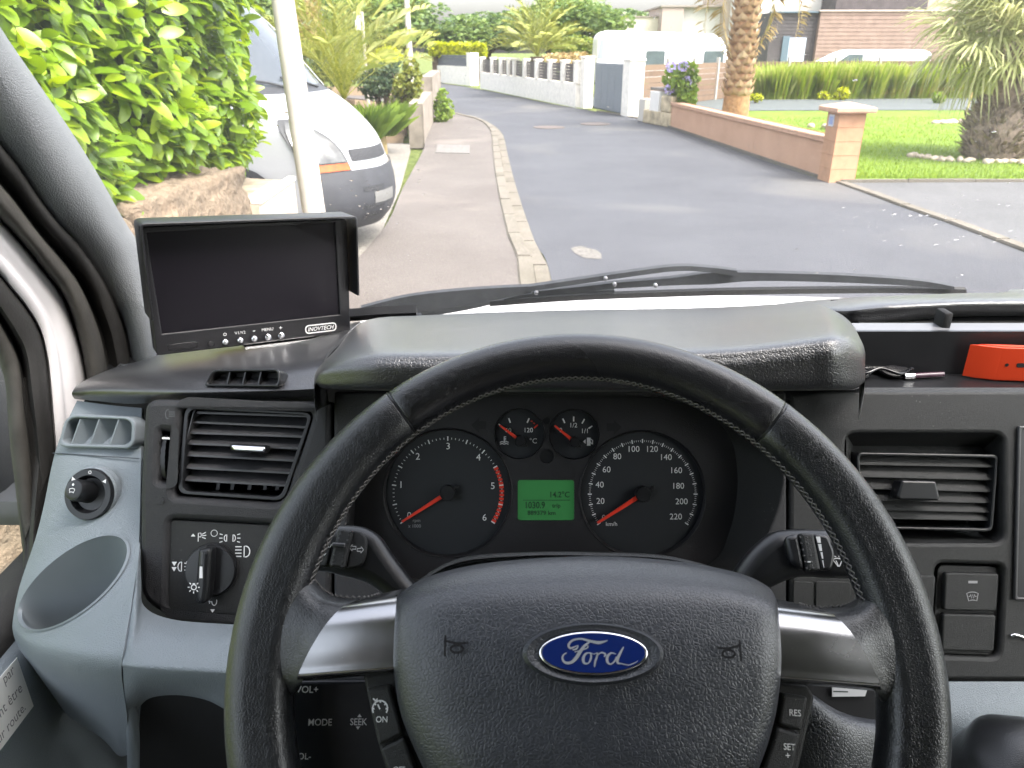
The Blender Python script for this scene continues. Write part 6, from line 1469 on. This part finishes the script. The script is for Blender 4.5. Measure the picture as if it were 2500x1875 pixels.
def ltxt(s, u, v, px, **k):
    c = cpx(u, v, -.003); ht = abs(cpx(u, v)[1] - cpx(u, v + px)[1]); text(CL, s, c[0], c[1], ht, K['ink'], dp, -.0027, **k)
ltxt('14.2°C', 1367, 1207, 15, wide=.92, bold=.012); ltxt('1030.9', 1307, 1233, 17, wide=.82, bold=.015); ltxt('trip', 1358, 1236, 13, bold=.015); ltxt('889379 km', 1322, 1252, 11, wide=1.05, bold=.02)
bm = bmesh.new(); stroke_bm(bm, CL, [cpx(1277, 1221, -.003), cpx(1392, 1221, -.003)], .0006, -.0027); frombm('rule', bm, K['ink'], dp, None)

# ------------------------------------------------------------------ steering column shroud and stalks
col = thing('steering_column', WH.W(0, .05, -.09), 'dark steering column shroud with radio control pod behind the wheel', 'steering column')
def wp_(u, v, h): return WH.at(u, v, h)
patch('shroud_top', [[CL.at(u, v + 6, .004) for u, v in ((1060, 1385), (1150, 1352), (1300, 1342), (1450, 1342), (1600, 1348), (1720, 1372), (1800, 1400))],
      [wp_(u, v, -.055) for u, v in ((1040, 1405), (1130, 1362), (1290, 1350), (1450, 1350), (1620, 1357), (1750, 1390), (1830, 1425))],
      [wp_(u, v, -.045) for u, v in ((1015, 1450), (1110, 1395), (1290, 1375), (1450, 1375), (1640, 1385), (1780, 1425), (1850, 1470))],
      [wp_(u, v, -.035) for u, v in ((1000, 1560), (1100, 1500), (1290, 1480), (1450, 1480), (1640, 1490), (1790, 1530), (1870, 1580))]], K['console'], col, 4, thick=.003)
patch('shroud_right', [[wp_(*p) for p in r] for r in ([(1960, 1692, -.05), (1978, 1692, -.05), (2040, 1732, -.052), (2100, 1752, -.055), (2170, 1760, -.06)], [(1960, 1705, -.038), (1978, 1705, -.038), (2040, 1750, -.04), (2100, 1772, -.044), (2170, 1785, -.05)], [(1950, 1800, -.036), (1975, 1800, -.036), (2040, 1820, -.038), (2100, 1830, -.042), (2170, 1840, -.05)], [(1930, 1950, -.04), (1975, 1950, -.04), (2040, 1950, -.042), (2100, 1950, -.046), (2170, 1950, -.05)])], K['airbag'], col, 4, thick=.003)
WB = Frame(WH.W(0, 0, -.075), WH.ex, WH.ey)
plate('shroud_back', WB, [fl(WB, [(1700, 1560), (2200, 1600), (2200, 2100), (1700, 2100)])], -.004, 0, K['dark'], col)
lb = plate('label', WB, [fl(WB, [(2032, 1676), (2120, 1676), (2112, 1700), (2032, 1701)], .002)], .001, .002, K['white'], col)
bm = bmesh.new(); stroke_bm(bm, WB, fl(WB, [(2034, 1688), (2070, 1689)], .002), .0007, .0022); frombm('label_line', bm, K['ink'], lb, None)
WP = Frame(WH.W(0, 0, -.030), WH.ex, WH.ey)
podq = [(690, 1662), (905, 1660), (960, 1860), (990, 1960), (690, 1960)]
pod = plate('radio_pod', WP, [rr(fl(WP, podq), .004)], -.03, 0, plain('pod_black', (.014, .015, .018), .32, vary=.2, vscale=50), col, .002)
def ptxt(s, u, v, px, **k):
    c = WP.loc(u, v); text(WP, s, c[0], c[1], abs(c[1] - WP.loc(u, v + px)[1]), K['white'], pod, .0003, **k)
ptxt('VOL+', 750, 1683, 17, bold=.008); ptxt('MODE', 782, 1763, 17, wide=.95, bold=.008); ptxt('SEEK', 876, 1762, 17, wide=.9, bold=.008); ptxt('VOL-', 737, 1846, 16, bold=.008)
for u, v, s in ((878, 1747, 1), (874, 1777, -1)): symbol('seek_arrow', WP, WP.loc(u, v), .0016, [], [[(-.8, -.5 * s), (.8, -.5 * s), (0, .6 * s)][::s]], K['white'], pod)
# stalks
WSK = Frame(WH.W(0, 0, -.052), WH.ex, WH.ey)
isx = thing('indicator_stalk', WSK.at(850, 1340), 'black indicator stalk with ribbed thumb wheel left of the dials', 'stalk')
pq = [(700, 1400), (735, 1310), (790, 1284), (837, 1280), (872, 1282), (899, 1291), (926, 1312), (953, 1352), (985, 1395), (1030, 1460), (960, 1470), (917, 1439), (881, 1418), (826, 1404), (769, 1393)]
plate('lever', WSK, [spline([V(p) for p in fl(WSK, pq)], 4, True)], -.022, 0, K['smooth'], isx, .008)
plate('end_face', WSK, [rr(fl(WSK, [(862, 1294), (880, 1296), (898, 1312), (896, 1352), (888, 1378), (870, 1387), (846, 1390)]), .003)], -.002, .0022, K['console'], isx, .0015)
plate('end_face', WSK, [rr(fl(WSK, [(740, 1330), (812, 1325), (800, 1384), (720, 1376)]), .003)], -.002, .0016, K['console'], isx, .0012)
tq = plate('thumb_wheel', WSK, [rr(fl(WSK, [(830, 1291), (866, 1296), (846, 1390), (806, 1384)]), .0025)], -.002, .0055, K['console'], isx, .002)
plate('ridge', WSK, [rr(fl(WSK, [(817, 1326), (850, 1328), (848, 1340), (815, 1337)]), .001)], .004, .008, satin, tq, .001)
for i, (u, v) in enumerate(((835, 1296), (858, 1299), (832, 1304), (853, 1307), (828, 1314), (849, 1319), (817, 1355), (838, 1358), (814, 1368), (836, 1371), (812, 1379), (835, 1383))):
    c = WSK.loc(u, v, .005); lathe('nub', [(.0008, 0), (.0006, .0005), (.0001, .0007)], satin, tq, WSK.mat() @ Matrix.Translation((c[0], c[1], .0052)), 8)
for u, v, s in ((864, 1338, -1), (881, 1343, 1)): symbol('turn_mark', WSK, WSK.loc(u, v), .0022, [['o'] + [(s * 1.0, 0), (s * .2, .9), (s * .2, .4), (s * -.8, .4), (s * -.8, -.4), (s * .2, -.4), (s * .2, -.9)]], [], K['white'], isx, .26, .0025)
c = WSK.loc(795, 1330); text(WSK, 'MENU', c[0], c[1], .0021, K['white'], isx, .0020, rot=R(-15)); symbol('menu_arrow', WSK, WSK.loc(792, 1352), .0026, [['o'] + arc(0, .9, .35, 0, 330, 10)], [[(-.2, .6), (.2, .6), (.2, .1), (.7, .1), (0, -.7), (-.7, .1), (-.2, .1)][::-1]], K['white'], isx, .25, .0020)
wsx = thing('wiper_stalk', WSK.at(1960, 1350), 'black wiper stalk with ribbed ring right of the dials', 'stalk')
pq = [(1790, 1420), (1832, 1352), (1885, 1304), (1925, 1291), (2000, 1290), (2060, 1296), (2130, 1330), (2130, 1405), (2060, 1410), (1960, 1408), (1880, 1440), (1820, 1465)]
plate('lever', WSK, [spline([V(p) for p in fl(WSK, pq)], 4, True)], -.022, 0, K['smooth'], wsx, .009)
plate('end_barrel', WSK, [rr(fl(WSK, [(1910, 1312), (1944, 1303), (1962, 1395), (1925, 1380)]), .004)], -.002, .005, K['smooth'], wsx, .003)
rg = plate('ring', WSK, [rr(fl(WSK, [(1945, 1303), (1978, 1303), (1996, 1394), (1962, 1398)]), .002)], -.002, .0065, K['console'], wsx, .002)
for i in range(6):
    for k in range(2):
        u, v = 1953 + 16 * k + i * 3, 1312 + i * 15; c = WSK.loc(u, v, .006); lathe('nub', [(.0007, 0), (.0006, .0005), (.0001, .0007)], satin, rg, WSK.mat() @ Matrix.Translation((c[0], c[1], .0063)), 8)
plate('ring_mark', WSK, [fl(WSK, [(1972, 1370), (1983, 1370), (1983, 1373), (1972, 1373)], .0067)], .0064, .0067, K['white'], rg)
sc = plate('scale', WSK, [rr(fl(WSK, [(1980, 1304), (2015, 1308), (2033, 1350), (2026, 1392), (1998, 1394)]), .003)], -.002, .0045, K['smooth'], wsx, .0018)
for (u0, u1, v0, v1) in ((1992, 2002, 1310, 1325), (1997, 2005, 1328, 1345), (2003, 2008, 1348, 1364), (2007, 2010, 1368, 1386)):
    plate('bar_mark', WSK, [fl(WSK, [(u0, v0), (u1, v0), (u1 + 2, v1), (u0 + 4, v1)], .0047)], .0044, .0048, K['white'], sc)
symbol('wiper_mark', WSK, WSK.loc(2046, 1372), .0045, [['o', (-.7, .3), (-.35, .5), (.2, .5), (.6, .3), (.1, -.6), (-.1, -.6)], [(-.45, .75), (-.2, .75)], [(.1, .8), (.35, .75)], [(-.3, .2), (0, -.6)]], [], K['white'], wsx, .14, .0003)

# ------------------------------------------------------------------ steering wheel
sw_ = thing('steering_wheel', WH.o, 'black leather steering wheel with silver spokes and oval blue badge', 'steering wheel')
RO = .195
def wang(u, v):
    p = V(WH.loc(u, v)); return math.atan2(p.y, p.x) % (2 * math.pi)
SA, SB = wang(1880, 1032), wang(966, 990)            # seams on the right and left
def rim_ring(a, grow=1.0, nseg=26):
    top = max(0, math.sin(a)) ** 2; ra = (.0180 - .0040 * top) * grow; rb = (.0165 - .001 * top) * grow; rc = RO - (.0180 - .0040 * top)
    out = []; e = V((math.cos(a), math.sin(a)))
    for k in range(nseg):
        b = 2 * math.pi * k / nseg; cb, sb2 = math.cos(b), math.sin(b)
        val = 1 - .16 * (1 - top) * math.exp(-(((b - 1.75 + math.pi) % (2 * math.pi) - math.pi) / .36) ** 2) * (1 if math.cos(a) > 0 else .8); x = math.copysign(abs(cb) ** .9, cb) * ra * (.5 + .5 * val); z = math.copysign(abs(sb2) ** .9, sb2) * rb * val
        out.append(WH.W(*(e * (rc + x)), z))
    return out
def rim_part(name, a0, a1, m, n):
    rows = []; da = .004
    for i in range(n + 1):
        t = i / n; a = a0 + (a1 - a0) * t; rows.append(rim_ring(a))
    rows = [rim_ring(a0, .90)] + [rim_ring(a0 + da, .975)] + [rim_ring(a0 + 2.2 * da, 1)] + rows[2:-2] + [rim_ring(a1 - 2.2 * da, 1)] + [rim_ring(a1 - da, .975)] + [rim_ring(a1, .90)]
    nc = len(rows[0]); return mesh(name, [p for r in rows for p in r], [f[::-1] for f in gridfaces(len(rows), nc, True)], m, sw_, 60)
rim_part('rim_top', SA, SB, K['leather_top'], 60); rim_part('rim_grip', SB, SA + 2 * math.pi, K['leather'], 120)
tube_pts = [p for p in rim_ring(SA, .93)]
for a in (SA, SB):
    q = rim_ring(a, .95); bm = bmesh.new(); tube_bm(bm, q + [q[0]], .0009, 5, cap=False); frombm('seam', bm, K['smooth'], sw_)
thread = plain('grey_thread', (.16, .15, .145), .8); bm = bmesh.new(); a = .03; i = 0
def rp(a, b):
    top = max(0, math.sin(a)) ** 2; ra = .0180 - .0040 * top; rb = .0165 - .001 * top; rc = RO - ra
    return WH.W(*(V((math.cos(a), math.sin(a))) * (rc + math.cos(b) * (ra + .0003))), math.sin(b) * (rb + .0003))
while a < math.pi - .03:
    tube_bm(bm, [rp(a, R(163)), rp(a + .012, R(172)), rp(a + .024, R(182))], .00045, 4); tube_bm(bm, [rp(a, R(182)), rp(a + .012, R(171)), rp(a + .022, R(164))], .00045, 4); a += .0235
st_o = frombm('stitching', bm, thread, sw_); st_o['kind'] = 'stuff'
# silver spokes and leather webs
SPL = [([(880, 1460), (920, 1452), (1000, 1434)], (-.004,) * 3), ([(838, 1480), (910, 1470), (1000, 1460)], (.012, .013, .014)), ([(795, 1525), (890, 1515), (1000, 1508)], (.019, .021, .022)),
       ([(760, 1580), (870, 1570), (1000, 1560)], (.021, .023, .024)), ([(735, 1630), (860, 1620), (1000, 1608)], (.021, .023, .024)), ([(727, 1653), (860, 1643), (1000, 1632)], (.0205, .0225, .0235)), ([(727, 1664), (860, 1653), (1000, 1642)], (.012, .012, .012))]
WEB = [([(735, 1350), (772, 1418), (820, 1455), (890, 1459)], (.0, -.006, -.009, -.006)), ([(712, 1420), (765, 1464), (806, 1473), (850, 1476)], (.008, .010, .010, .010)), ([(692, 1500), (745, 1525), (775, 1530), (803, 1528)], (.012, .015, .017, .018)),
       ([(682, 1580), (725, 1590), (748, 1590), (768, 1584)], (.012, .014, .017, .020)), ([(680, 1650), (702, 1660), (720, 1664), (738, 1660)], (.010, .010, .012, .017)), ([(680, 1720), (695, 1715), (712, 1705), (728, 1685)], (.004, .000, .000, .002))]
for side in (0, 1):
    f = (lambda u, v: (u, v)) if not side else (lambda u, v: (2877 - u, v + 24))
    patch('spoke_trim', [[WH.at(*f(*p), h) for p, h in zip(r, hs)] for r, hs in SPL], K['silver'], sw_, 6, thick=.002)
    patch('spoke_leather', [[WH.at(*f(*p), h) for p, h in zip(r, hs)] for r, hs in WEB], K['leather'], sw_, 6, thick=.002)
    bm = bmesh.new(); e = spline([WH.at(*f(*p), h + .0012) for p, h in (((765, 1410), -.006), ((790, 1440), -.0075), ((820, 1455), -.009), ((890, 1459), -.006), ((925, 1451), -.006))], 10)
    for i in range(0, len(e) - 1): tube_bm(bm, [e[i] + V((0, 0, .0010 * (-1) ** i)), e[i + 1] + V((0, 0, .0010 * (-1) ** (i + 1)))], .0005, 4)
    o = frombm('spoke_stitching', bm, thread, sw_); o['kind'] = 'stuff'
# airbag pad
PADR = [([(980, 1446), (1050, 1406), (1200, 1373), (1440, 1358), (1650, 1370), (1800, 1398), (1872, 1430), (1893, 1458)], [.004] * 8),
        ([(973, 1456), (1050, 1418), (1200, 1387), (1440, 1373), (1650, 1384), (1800, 1412), (1878, 1444), (1896, 1468)], [.018] * 8),
        ([(970, 1490), (1045, 1462), (1200, 1440), (1440, 1432), (1650, 1440), (1805, 1460), (1880, 1484), (1901, 1505)], [.026, .033, .036, .037, .036, .034, .031, .025]),
        ([(966, 1560), (1045, 1545), (1200, 1535), (1440, 1530), (1650, 1535), (1815, 1548), (1884, 1558), (1906, 1570)], [.030, .040, .044, .046, .044, .040, .036, .029]),
        ([(966, 1640), (1045, 1640), (1200, 1640), (1440, 1640), (1650, 1640), (1815, 1640), (1882, 1640), (1906, 1640)], [.031, .042, .047, .050, .047, .042, .038, .030]),
        ([(985, 1750), (1060, 1750), (1200, 1750), (1440, 1750), (1650, 1750), (1800, 1750), (1868, 1750), (1892, 1750)], [.031, .042, .047, .050, .047, .042, .038, .030]),
        ([(1040, 1880), (1110, 1880), (1220, 1880), (1440, 1880), (1640, 1880), (1760, 1880), (1822, 1880), (1850, 1880)], [.031, .042, .047, .049, .047, .042, .038, .030]),
        ([(1130, 2050), (1180, 2050), (1260, 2050), (1440, 2050), (1600, 2050), (1690, 2050), (1740, 2050), (1765, 2050)], [.028, .036, .040, .042, .040, .036, .032, .028]),
        ([(1200, 2160), (1240, 2170), (1300, 2180), (1440, 2190), (1560, 2180), (1630, 2170), (1670, 2160), (1690, 2150)], [.005] * 8)]
padrows = [[WH.at(*p, h) for p, h in zip(r, hs)] for r, hs in PADR]
for r, (px_, hs) in zip(padrows, PADR):
    r.insert(0, WH.at(px_[0][0] + 5, px_[0][1] + 3, hs[0] - .022)); r.append(WH.at(px_[-1][0] - 5, px_[-1][1] + 3, hs[-1] - .022))
pad_o = patch('airbag_pad', padrows, K['airbag'], sw_, 7)
plate('hub_core', WH, [rr(fl(WH, [(1000, 1470), (1870, 1490), (1870, 1900), (1700, 2100), (1200, 2100), (1000, 1800)]), .02)], -.05, -.002, K['dark'], sw_)
# badge: blue oval in a shallow dish, script letters
EF = Frame(WH.W(*WH.loc(1448, 1595, .050), .050), WH.ex, WH.ey)
EF = Frame(EF.o, V((1, 0, 0)), (WH.W(*WH.loc(1448, 1545, .047), .047) - WH.W(*WH.loc(1448, 1645, .050), .050)))
rx = (EF.loc(1581, 1595)[0] - EF.loc(1315, 1595)[0]) / 2; ry = abs(EF.loc(1448, 1541)[1] - EF.loc(1448, 1649)[1]) / 2
dish = [[EF.W(rx * k * math.cos(2 * math.pi * i / 48), ry * k2 * math.sin(2 * math.pi * i / 48), h) for i in range(48)] for k, k2, h in ((1.30, 1.42, -.0012), (1.22, 1.30, .0016), (1.12, 1.16, .0010), (1.0, 1.0, -.0008))]
mesh('badge_dish', [p for r in dish for p in r], [f[::-1] for f in gridfaces(4, 48, True)], K['airbag'], sw_, 60)
badge = plate('badge', EF, [circ((0, 0), rx, 64, ry=ry)], -.001, .0022, K['chrome'], sw_, .0010)
plate('field', EF, [circ((0, 0), rx * .945, 64, ry=ry * .90)], .0020, .0025, plain('badge_blue', (.006, .018, .115), .16, spec=.6), badge, .0002)
EM = plain('badge_silver', (.62, .64, .66), .28, metal=.6)
def bxy(x, y): return EF.loc(1200 + x * .31646, 1375 + y * .31646, .003)      # points read off an enlarged crop
def script(pts, ws, n=6):
    p = spline([V((*bxy(x, y), 0)) for x, y in pts], n); w = spline([V((k, 0, 0)) for k in ws], n)
    bm = bmesh.new(); stroke_bm(bm, EF, [(q.x, q.y) for q in p], [max(k.x, .5) * .31646 * kpx for k in w], .0027)
    for f in bm.faces:
        f.normal_update()
        if f.normal.dot(EF.n) < 0: f.normal_flip()
    frombm('script_stroke', bm, EM, badge, None)
kpx = (EF.loc(1548, 1595)[0] - EF.loc(1448, 1595)[0]) / 100
script([(625, 668), (655, 660), (668, 635), (640, 645), (608, 655), (595, 630), (625, 595), (690, 583), (760, 600), (830, 612), (895, 596)], [8, 14, 6, 10, 16, 18, 16, 14, 18, 22, 6])
script([(760, 605), (715, 640), (680, 690), (650, 735), (615, 765), (575, 768), (550, 745), (552, 712), (580, 690)], [10, 20, 26, 26, 20, 18, 16, 12, 6])
script([(640, 685), (690, 672), (735, 655), (745, 640), (735, 632)], [6, 9, 9, 7, 4])
script([(752, 690), (725, 700), (708, 735), (715, 768), (745, 772), (765, 740), (768, 705), (755, 688), (790, 700), (815, 690)], [8, 16, 22, 18, 10, 16, 12, 6, 6, 6])
script([(820, 690), (812, 725), (800, 760), (795, 800)], [8, 16, 16, 10]); script([(812, 720), (835, 695), (860, 690), (880, 705), (868, 722)], [6, 10, 12, 14, 8])
script([(960, 700), (925, 692), (895, 720), (895, 760), (920, 778), (950, 755), (965, 720)], [6, 12, 20, 20, 10, 12, 8]); script([(1020, 645), (995, 690), (975, 735), (975, 768), (1005, 775), (1060, 785), (1110, 765), (1130, 752)], [8, 18, 20, 18, 8, 8, 6, 3])
def horn(u, v, s):
    f = Frame(WH.W(*WH.loc(u, v, .0445), .0445), WH.ex, WH.ey); symbol('horn_mark', f, (0, 0), .009, [[(-s * .55, .6), (-s * .55, -.5)], [(-s * .5, .3), (s * .1, .15), (s * .7, .2)], ['o'] + arc(s * .1, -.12, .34, 0, 340, 12, .2)], [], plain('horn_print', (.02, .02, .022), .3) if s > 0 else bpy.data.materials['horn_print'], sw_, .12, .0022)
horn(1112, 1578, 1); horn(1780, 1590, -1)
# spoke buttons
BF = Frame(WH.W(0, 0, .012), WH.ex, WH.ey)
def btn(name, px_, h1=.004, m=None, bev=.0018): return plate(name, BF, [rr(fl(BF, px_, h1), .002)], -.02, h1, m or K['console'], sw_, bev)
btn('button_bezel', [(886, 1648), (985, 1636), (1030, 1800), (1080, 1900), (960, 1940), (918, 1800)], -.002)
b = btn('cruise_on_button', [(894, 1682), (952, 1673), (984, 1792), (924, 1822)]); c = BF.loc(932, 1756, .004); text(BF, 'ON', c[0], c[1], abs(BF.loc(932, 1756)[1] - BF.loc(932, 1771)[1]), K['white'], b, .0043, wide=.95, bold=.006)
symbol('cruise_mark', BF, BF.loc(928, 1730, .004), .0052, [arc(0, 0, .75, -30, 210, 14), [(0, -.05), (-.25, .4)], [(-.75, .95), (-.45, .72)]] + [[(.55 * math.cos(R(a)), .55 * math.sin(R(a))), (.75 * math.cos(R(a)), .75 * math.sin(R(a)))] for a in (0, 40, 90, 140, 180)], [[(-.3, 1.0), (-.25, .6), (-.62, .68)]], K['white'], b, .14, .0043)
b = btn('cruise_off_button', [(927, 1828), (987, 1798), (1022, 1900), (962, 1930)]); c = BF.loc(975, 1878, .004); text(BF, 'OFF', c[0], c[1], abs(BF.loc(975, 1878)[1] - BF.loc(975, 1892)[1]), K['white'], b, .0043, wide=.95, bold=.006)
btn('button_bezel', [(1885, 1662), (1972, 1674), (1990, 1700), (1968, 1800), (1940, 1930), (1830, 1900), (1880, 1780)], -.002)
b = btn('cruise_resume_button', [(1910, 1692), (1974, 1702), (1958, 1787), (1900, 1770)]); c = BF.loc(1941, 1740, .004); text(BF, 'RES', c[0], c[1], abs(BF.loc(1941, 1740)[1] - BF.loc(1941, 1756)[1]), K['white'], b, .0043, rot=R(-4), wide=.9, bold=.006)
b = btn('cruise_set_button', [(1898, 1775), (1957, 1792), (1930, 1900), (1862, 1880)]); c = BF.loc(1927, 1823, .004); hh = abs(BF.loc(1927, 1823)[1] - BF.loc(1927, 1839)[1]); text(BF, 'SET', c[0], c[1], hh, K['white'], b, .0043, rot=R(-4), wide=.9, bold=.006)
c = BF.loc(1923, 1844, .004); text(BF, '+', c[0], c[1], hh * .75, K['white'], b, .0043)

# ------------------------------------------------------------------ rear view monitor on the dashboard
mBL, mBR = PY(382, 869, .752), PY(856, 812, .870)
mx_ = (mBR - mBL).normalized(); nh = V((0, 0, 1)).cross(mx_).normalized()
mth = R(2); MO = Frame(mBL, mx_, V((0, 0, math.cos(mth))) + nh * math.sin(mth))
mo = thing('monitor', mBL, 'black rear view camera monitor with sun visor standing on the dashboard', 'monitor')
wM = MO.loc(856, 812)[0]
scr = fl(MO, [(395, 814), (828, 767), (816, 543), (356, 567)], -.003); hM = max(p[1] for p in scr) + .004
body = rr([(0, 0), (wM, 0), (wM, hM), (0, hM)], .005)
plate('body', MO, [body, scr], -.022, .0, K['shell'], mo, .0015)
plate('screen', MO, [[(p[0] + sx * .004, p[1] + sy * .004) for p, (sx, sy) in zip(scr, ((-1, -1), (1, -1), (1, 1), (-1, 1)))]], -.02, -.003, K['screen'], mo)
# visor: top and cheeks
vt0 = hM + .003; dpt = .022
def vis(name, pts2, h0, h1): return plate(name, MO, [rr(pts2, .003)], h0, h1, K['shell'], mo, .0012)
lowL, lowR = MO.loc(372, 770)[1], MO.loc(858, 712)[1]
q = [(-.004, lowL), (-.0015, lowL), (-.0015, vt0), (wM + .0015, vt0), (wM + .0015, lowR), (wM + .004, lowR), (wM + .004, vt0 + .003), (-.004, vt0 + .003)]
plate('visor', MO, [rr(q, [.0, 0, .003, .003, 0, 0, .006, .006])], -.018, dpt, K['shell'], mo, .0008)
def mtx(s, u, v, px, par, m=None, **k):
    c = MO.loc(u, v); text(MO, s, c[0], c[1], abs(c[1] - MO.loc(u, v + px)[1]), m or K['white'], par, .0003, **k)
for (u, v), s in zip(((549, 834), (586, 830), (620, 826), (653, 822), (685, 818)), ('', 'V1/V2', '-', 'MENU', '+')):
    c = MO.loc(u, v); r_ = MO.loc(u + 8.5, v)[0] - c[0]
    b = lathe('button', [(r_, 0), (r_, .0012), (r_ * .9, .003), (r_ * .5, .0042), (.0003, .0045)], K['chrome'], mo, MO.mat() @ Matrix.Translation((c[0], c[1], 0)), 24)
    if s: mtx(s, u, v - 18, 7 if len(s) > 1 else (2 if s == '-' else 7), b)
    else: symbol('power_mark', MO, MO.loc(u, v - 18), .0022, [arc(0, 0, .7, 130, 410, 12), [(0, .2), (0, .9)]], [], K['white'], b, .25)
c0, c1 = MO.loc(745, 806), MO.loc(821, 797); cy = (MO.loc(782, 801)[1]); hh = .0052
lg = plate('logo_plate', MO, [rr([(c0[0], cy - hh), (c1[0], cy - hh), (c1[0], cy + hh), (c0[0], cy + hh)], hh * .98, 8), rr([(c0[0] + .0012, cy - hh + .0012), (c1[0] - .0012, cy - hh + .0012), (c1[0] - .0012, cy + hh - .0012), (c0[0] + .0012, cy + hh - .0012)], hh * .75, 8)], -.0002, .0006, K['white'], mo)
text(MO, 'INOVTECH', (c0[0] + c1[0]) / 2, cy, .0048, K['white'], lg, .0005, shear=.25, wide=.95, bold=.012)
c0, c1 = MO.loc(409, 849), MO.loc(484, 843); plate('infrared_window', MO, [rr([(c0[0], c0[1] - .0035), (c1[0], c0[1] - .0035), (c1[0], c0[1] + .0035), (c0[0], c0[1] + .0035)], .0034)], -.0005, .0006, bpy.data.materials['gloss_black'], mo, .0003)
c = MO.loc(515, 839); plate('sensor', MO, [circ(c, .0036, 20)], -.0005, .0006, bpy.data.materials['gloss_black'], mo, .0003)
plate('stand', MO, [rr([(wM * .3, -.006), (wM * .75, -.006), (wM * .7, .02), (wM * .35, .02)], .003)], -.05, -.018, K['shell'], mo, .002)
plate('cradle', MO, [rr([(wM * .42, -.004), (wM * .85, -.004), (wM * .85, -.001), (wM * .42, -.001)], .001)], -.03, .004, K['chrome'], mo)

# ------------------------------------------------------------------ wipers
wi = thing('windscreen_wiper', PY(880, 758, .99), 'black wiper arm and blade lying along the bottom of the windscreen', 'wiper')
wyr = lambda u: .985 - .06 * ((PY(u, 720, 1).x - .36) / .85) ** 2 + .03
def wpt(u, v, dy=0): return PY(u, v, wyr(u) + dy)
wm = plain('wiper_black', (.028, .03, .034), .5, vary=.2, vscale=60)
def bar(name, pts, half, m, par, dy=0):
    """flat bar through photo points; half: half height in photo pixels at each point"""
    bm = bmesh.new(); prev = None; pp = spline([V((u, v, h)) for (u, v), h in zip(pts, half)], 4)
    for p in pp:
        a, b = wpt(p.x, p.y - p.z, dy), wpt(p.x, p.y + p.z, dy); t = V((0, .006, .002)); w = [bm.verts.new(x) for x in (a, b, b + t, a + t)]
        if prev:
            for k in range(4): bm.faces.new((prev[k], prev[(k + 1) % 4], w[(k + 1) % 4], w[k]))
        else: bm.faces.new(w)
        prev = w
    bm.faces.new(prev[::-1]); bmesh.ops.recalc_face_normals(bm, faces=bm.faces); return frombm(name, bm, m, par, 40)
bar('arm', [(880, 766), (1000, 745), (1150, 725), (1298, 707)], [14, 22, 18, 8], wm, wi)
bar('arm_rod', [(1290, 706), (1400, 690), (1530, 671), (1650, 656), (1730, 659), (1800, 668)], [6, 6, 6, 6, 6, 7], wm, wi, -.004)
bar('blade_bridge', [(1300, 716), (1420, 706), (1500, 698), (1640, 688), (1740, 680), (1850, 676), (2055, 681), (2240, 692), (2330, 704)], [4, 6, 7, 9, 14, 10, 9, 7, 4], wm, wi, .004)
bar('blade_link', [(1230, 732), (1290, 722), (1400, 715), (1500, 712)], [2, 4, 3, 3], wm, wi, .006)
bar('blade_rubber', [(1196, 742), (1400, 728), (1600, 720), (1800, 714), (2000, 711), (2200, 710), (2360, 713)], [6, 6, 6, 6, 6, 6, 6], K['rubber'], wi, .008)
for u, v in ((1309, 714), (1478, 680), (1500, 694), (1600, 697)):
    p = wpt(u, v, -.008); lathe('rivet', [(.0035, 0), (.003, .0015), (.0005, .002)], K['silver'], wi, Matrix.Translation(p) @ Matrix.Rotation(R(75), 4, 'X'), 12)
wi2 = thing('windscreen_wiper', PY(1010, 770, 1.0), 'second wiper arm base tucked under the first at the left', 'wiper')
bar('arm', [(1010, 772), (1100, 752), (1180, 738), (1240, 726)], [5, 12, 10, 5], plain('wiper_grey', (.06, .065, .07), .5), wi2, .02)
tube('pivot', [PY(1010, 772, 1.0), PY(1010, 772, 1.0) + V((0, .01, -.03))], .012, wm, wi2, 12)
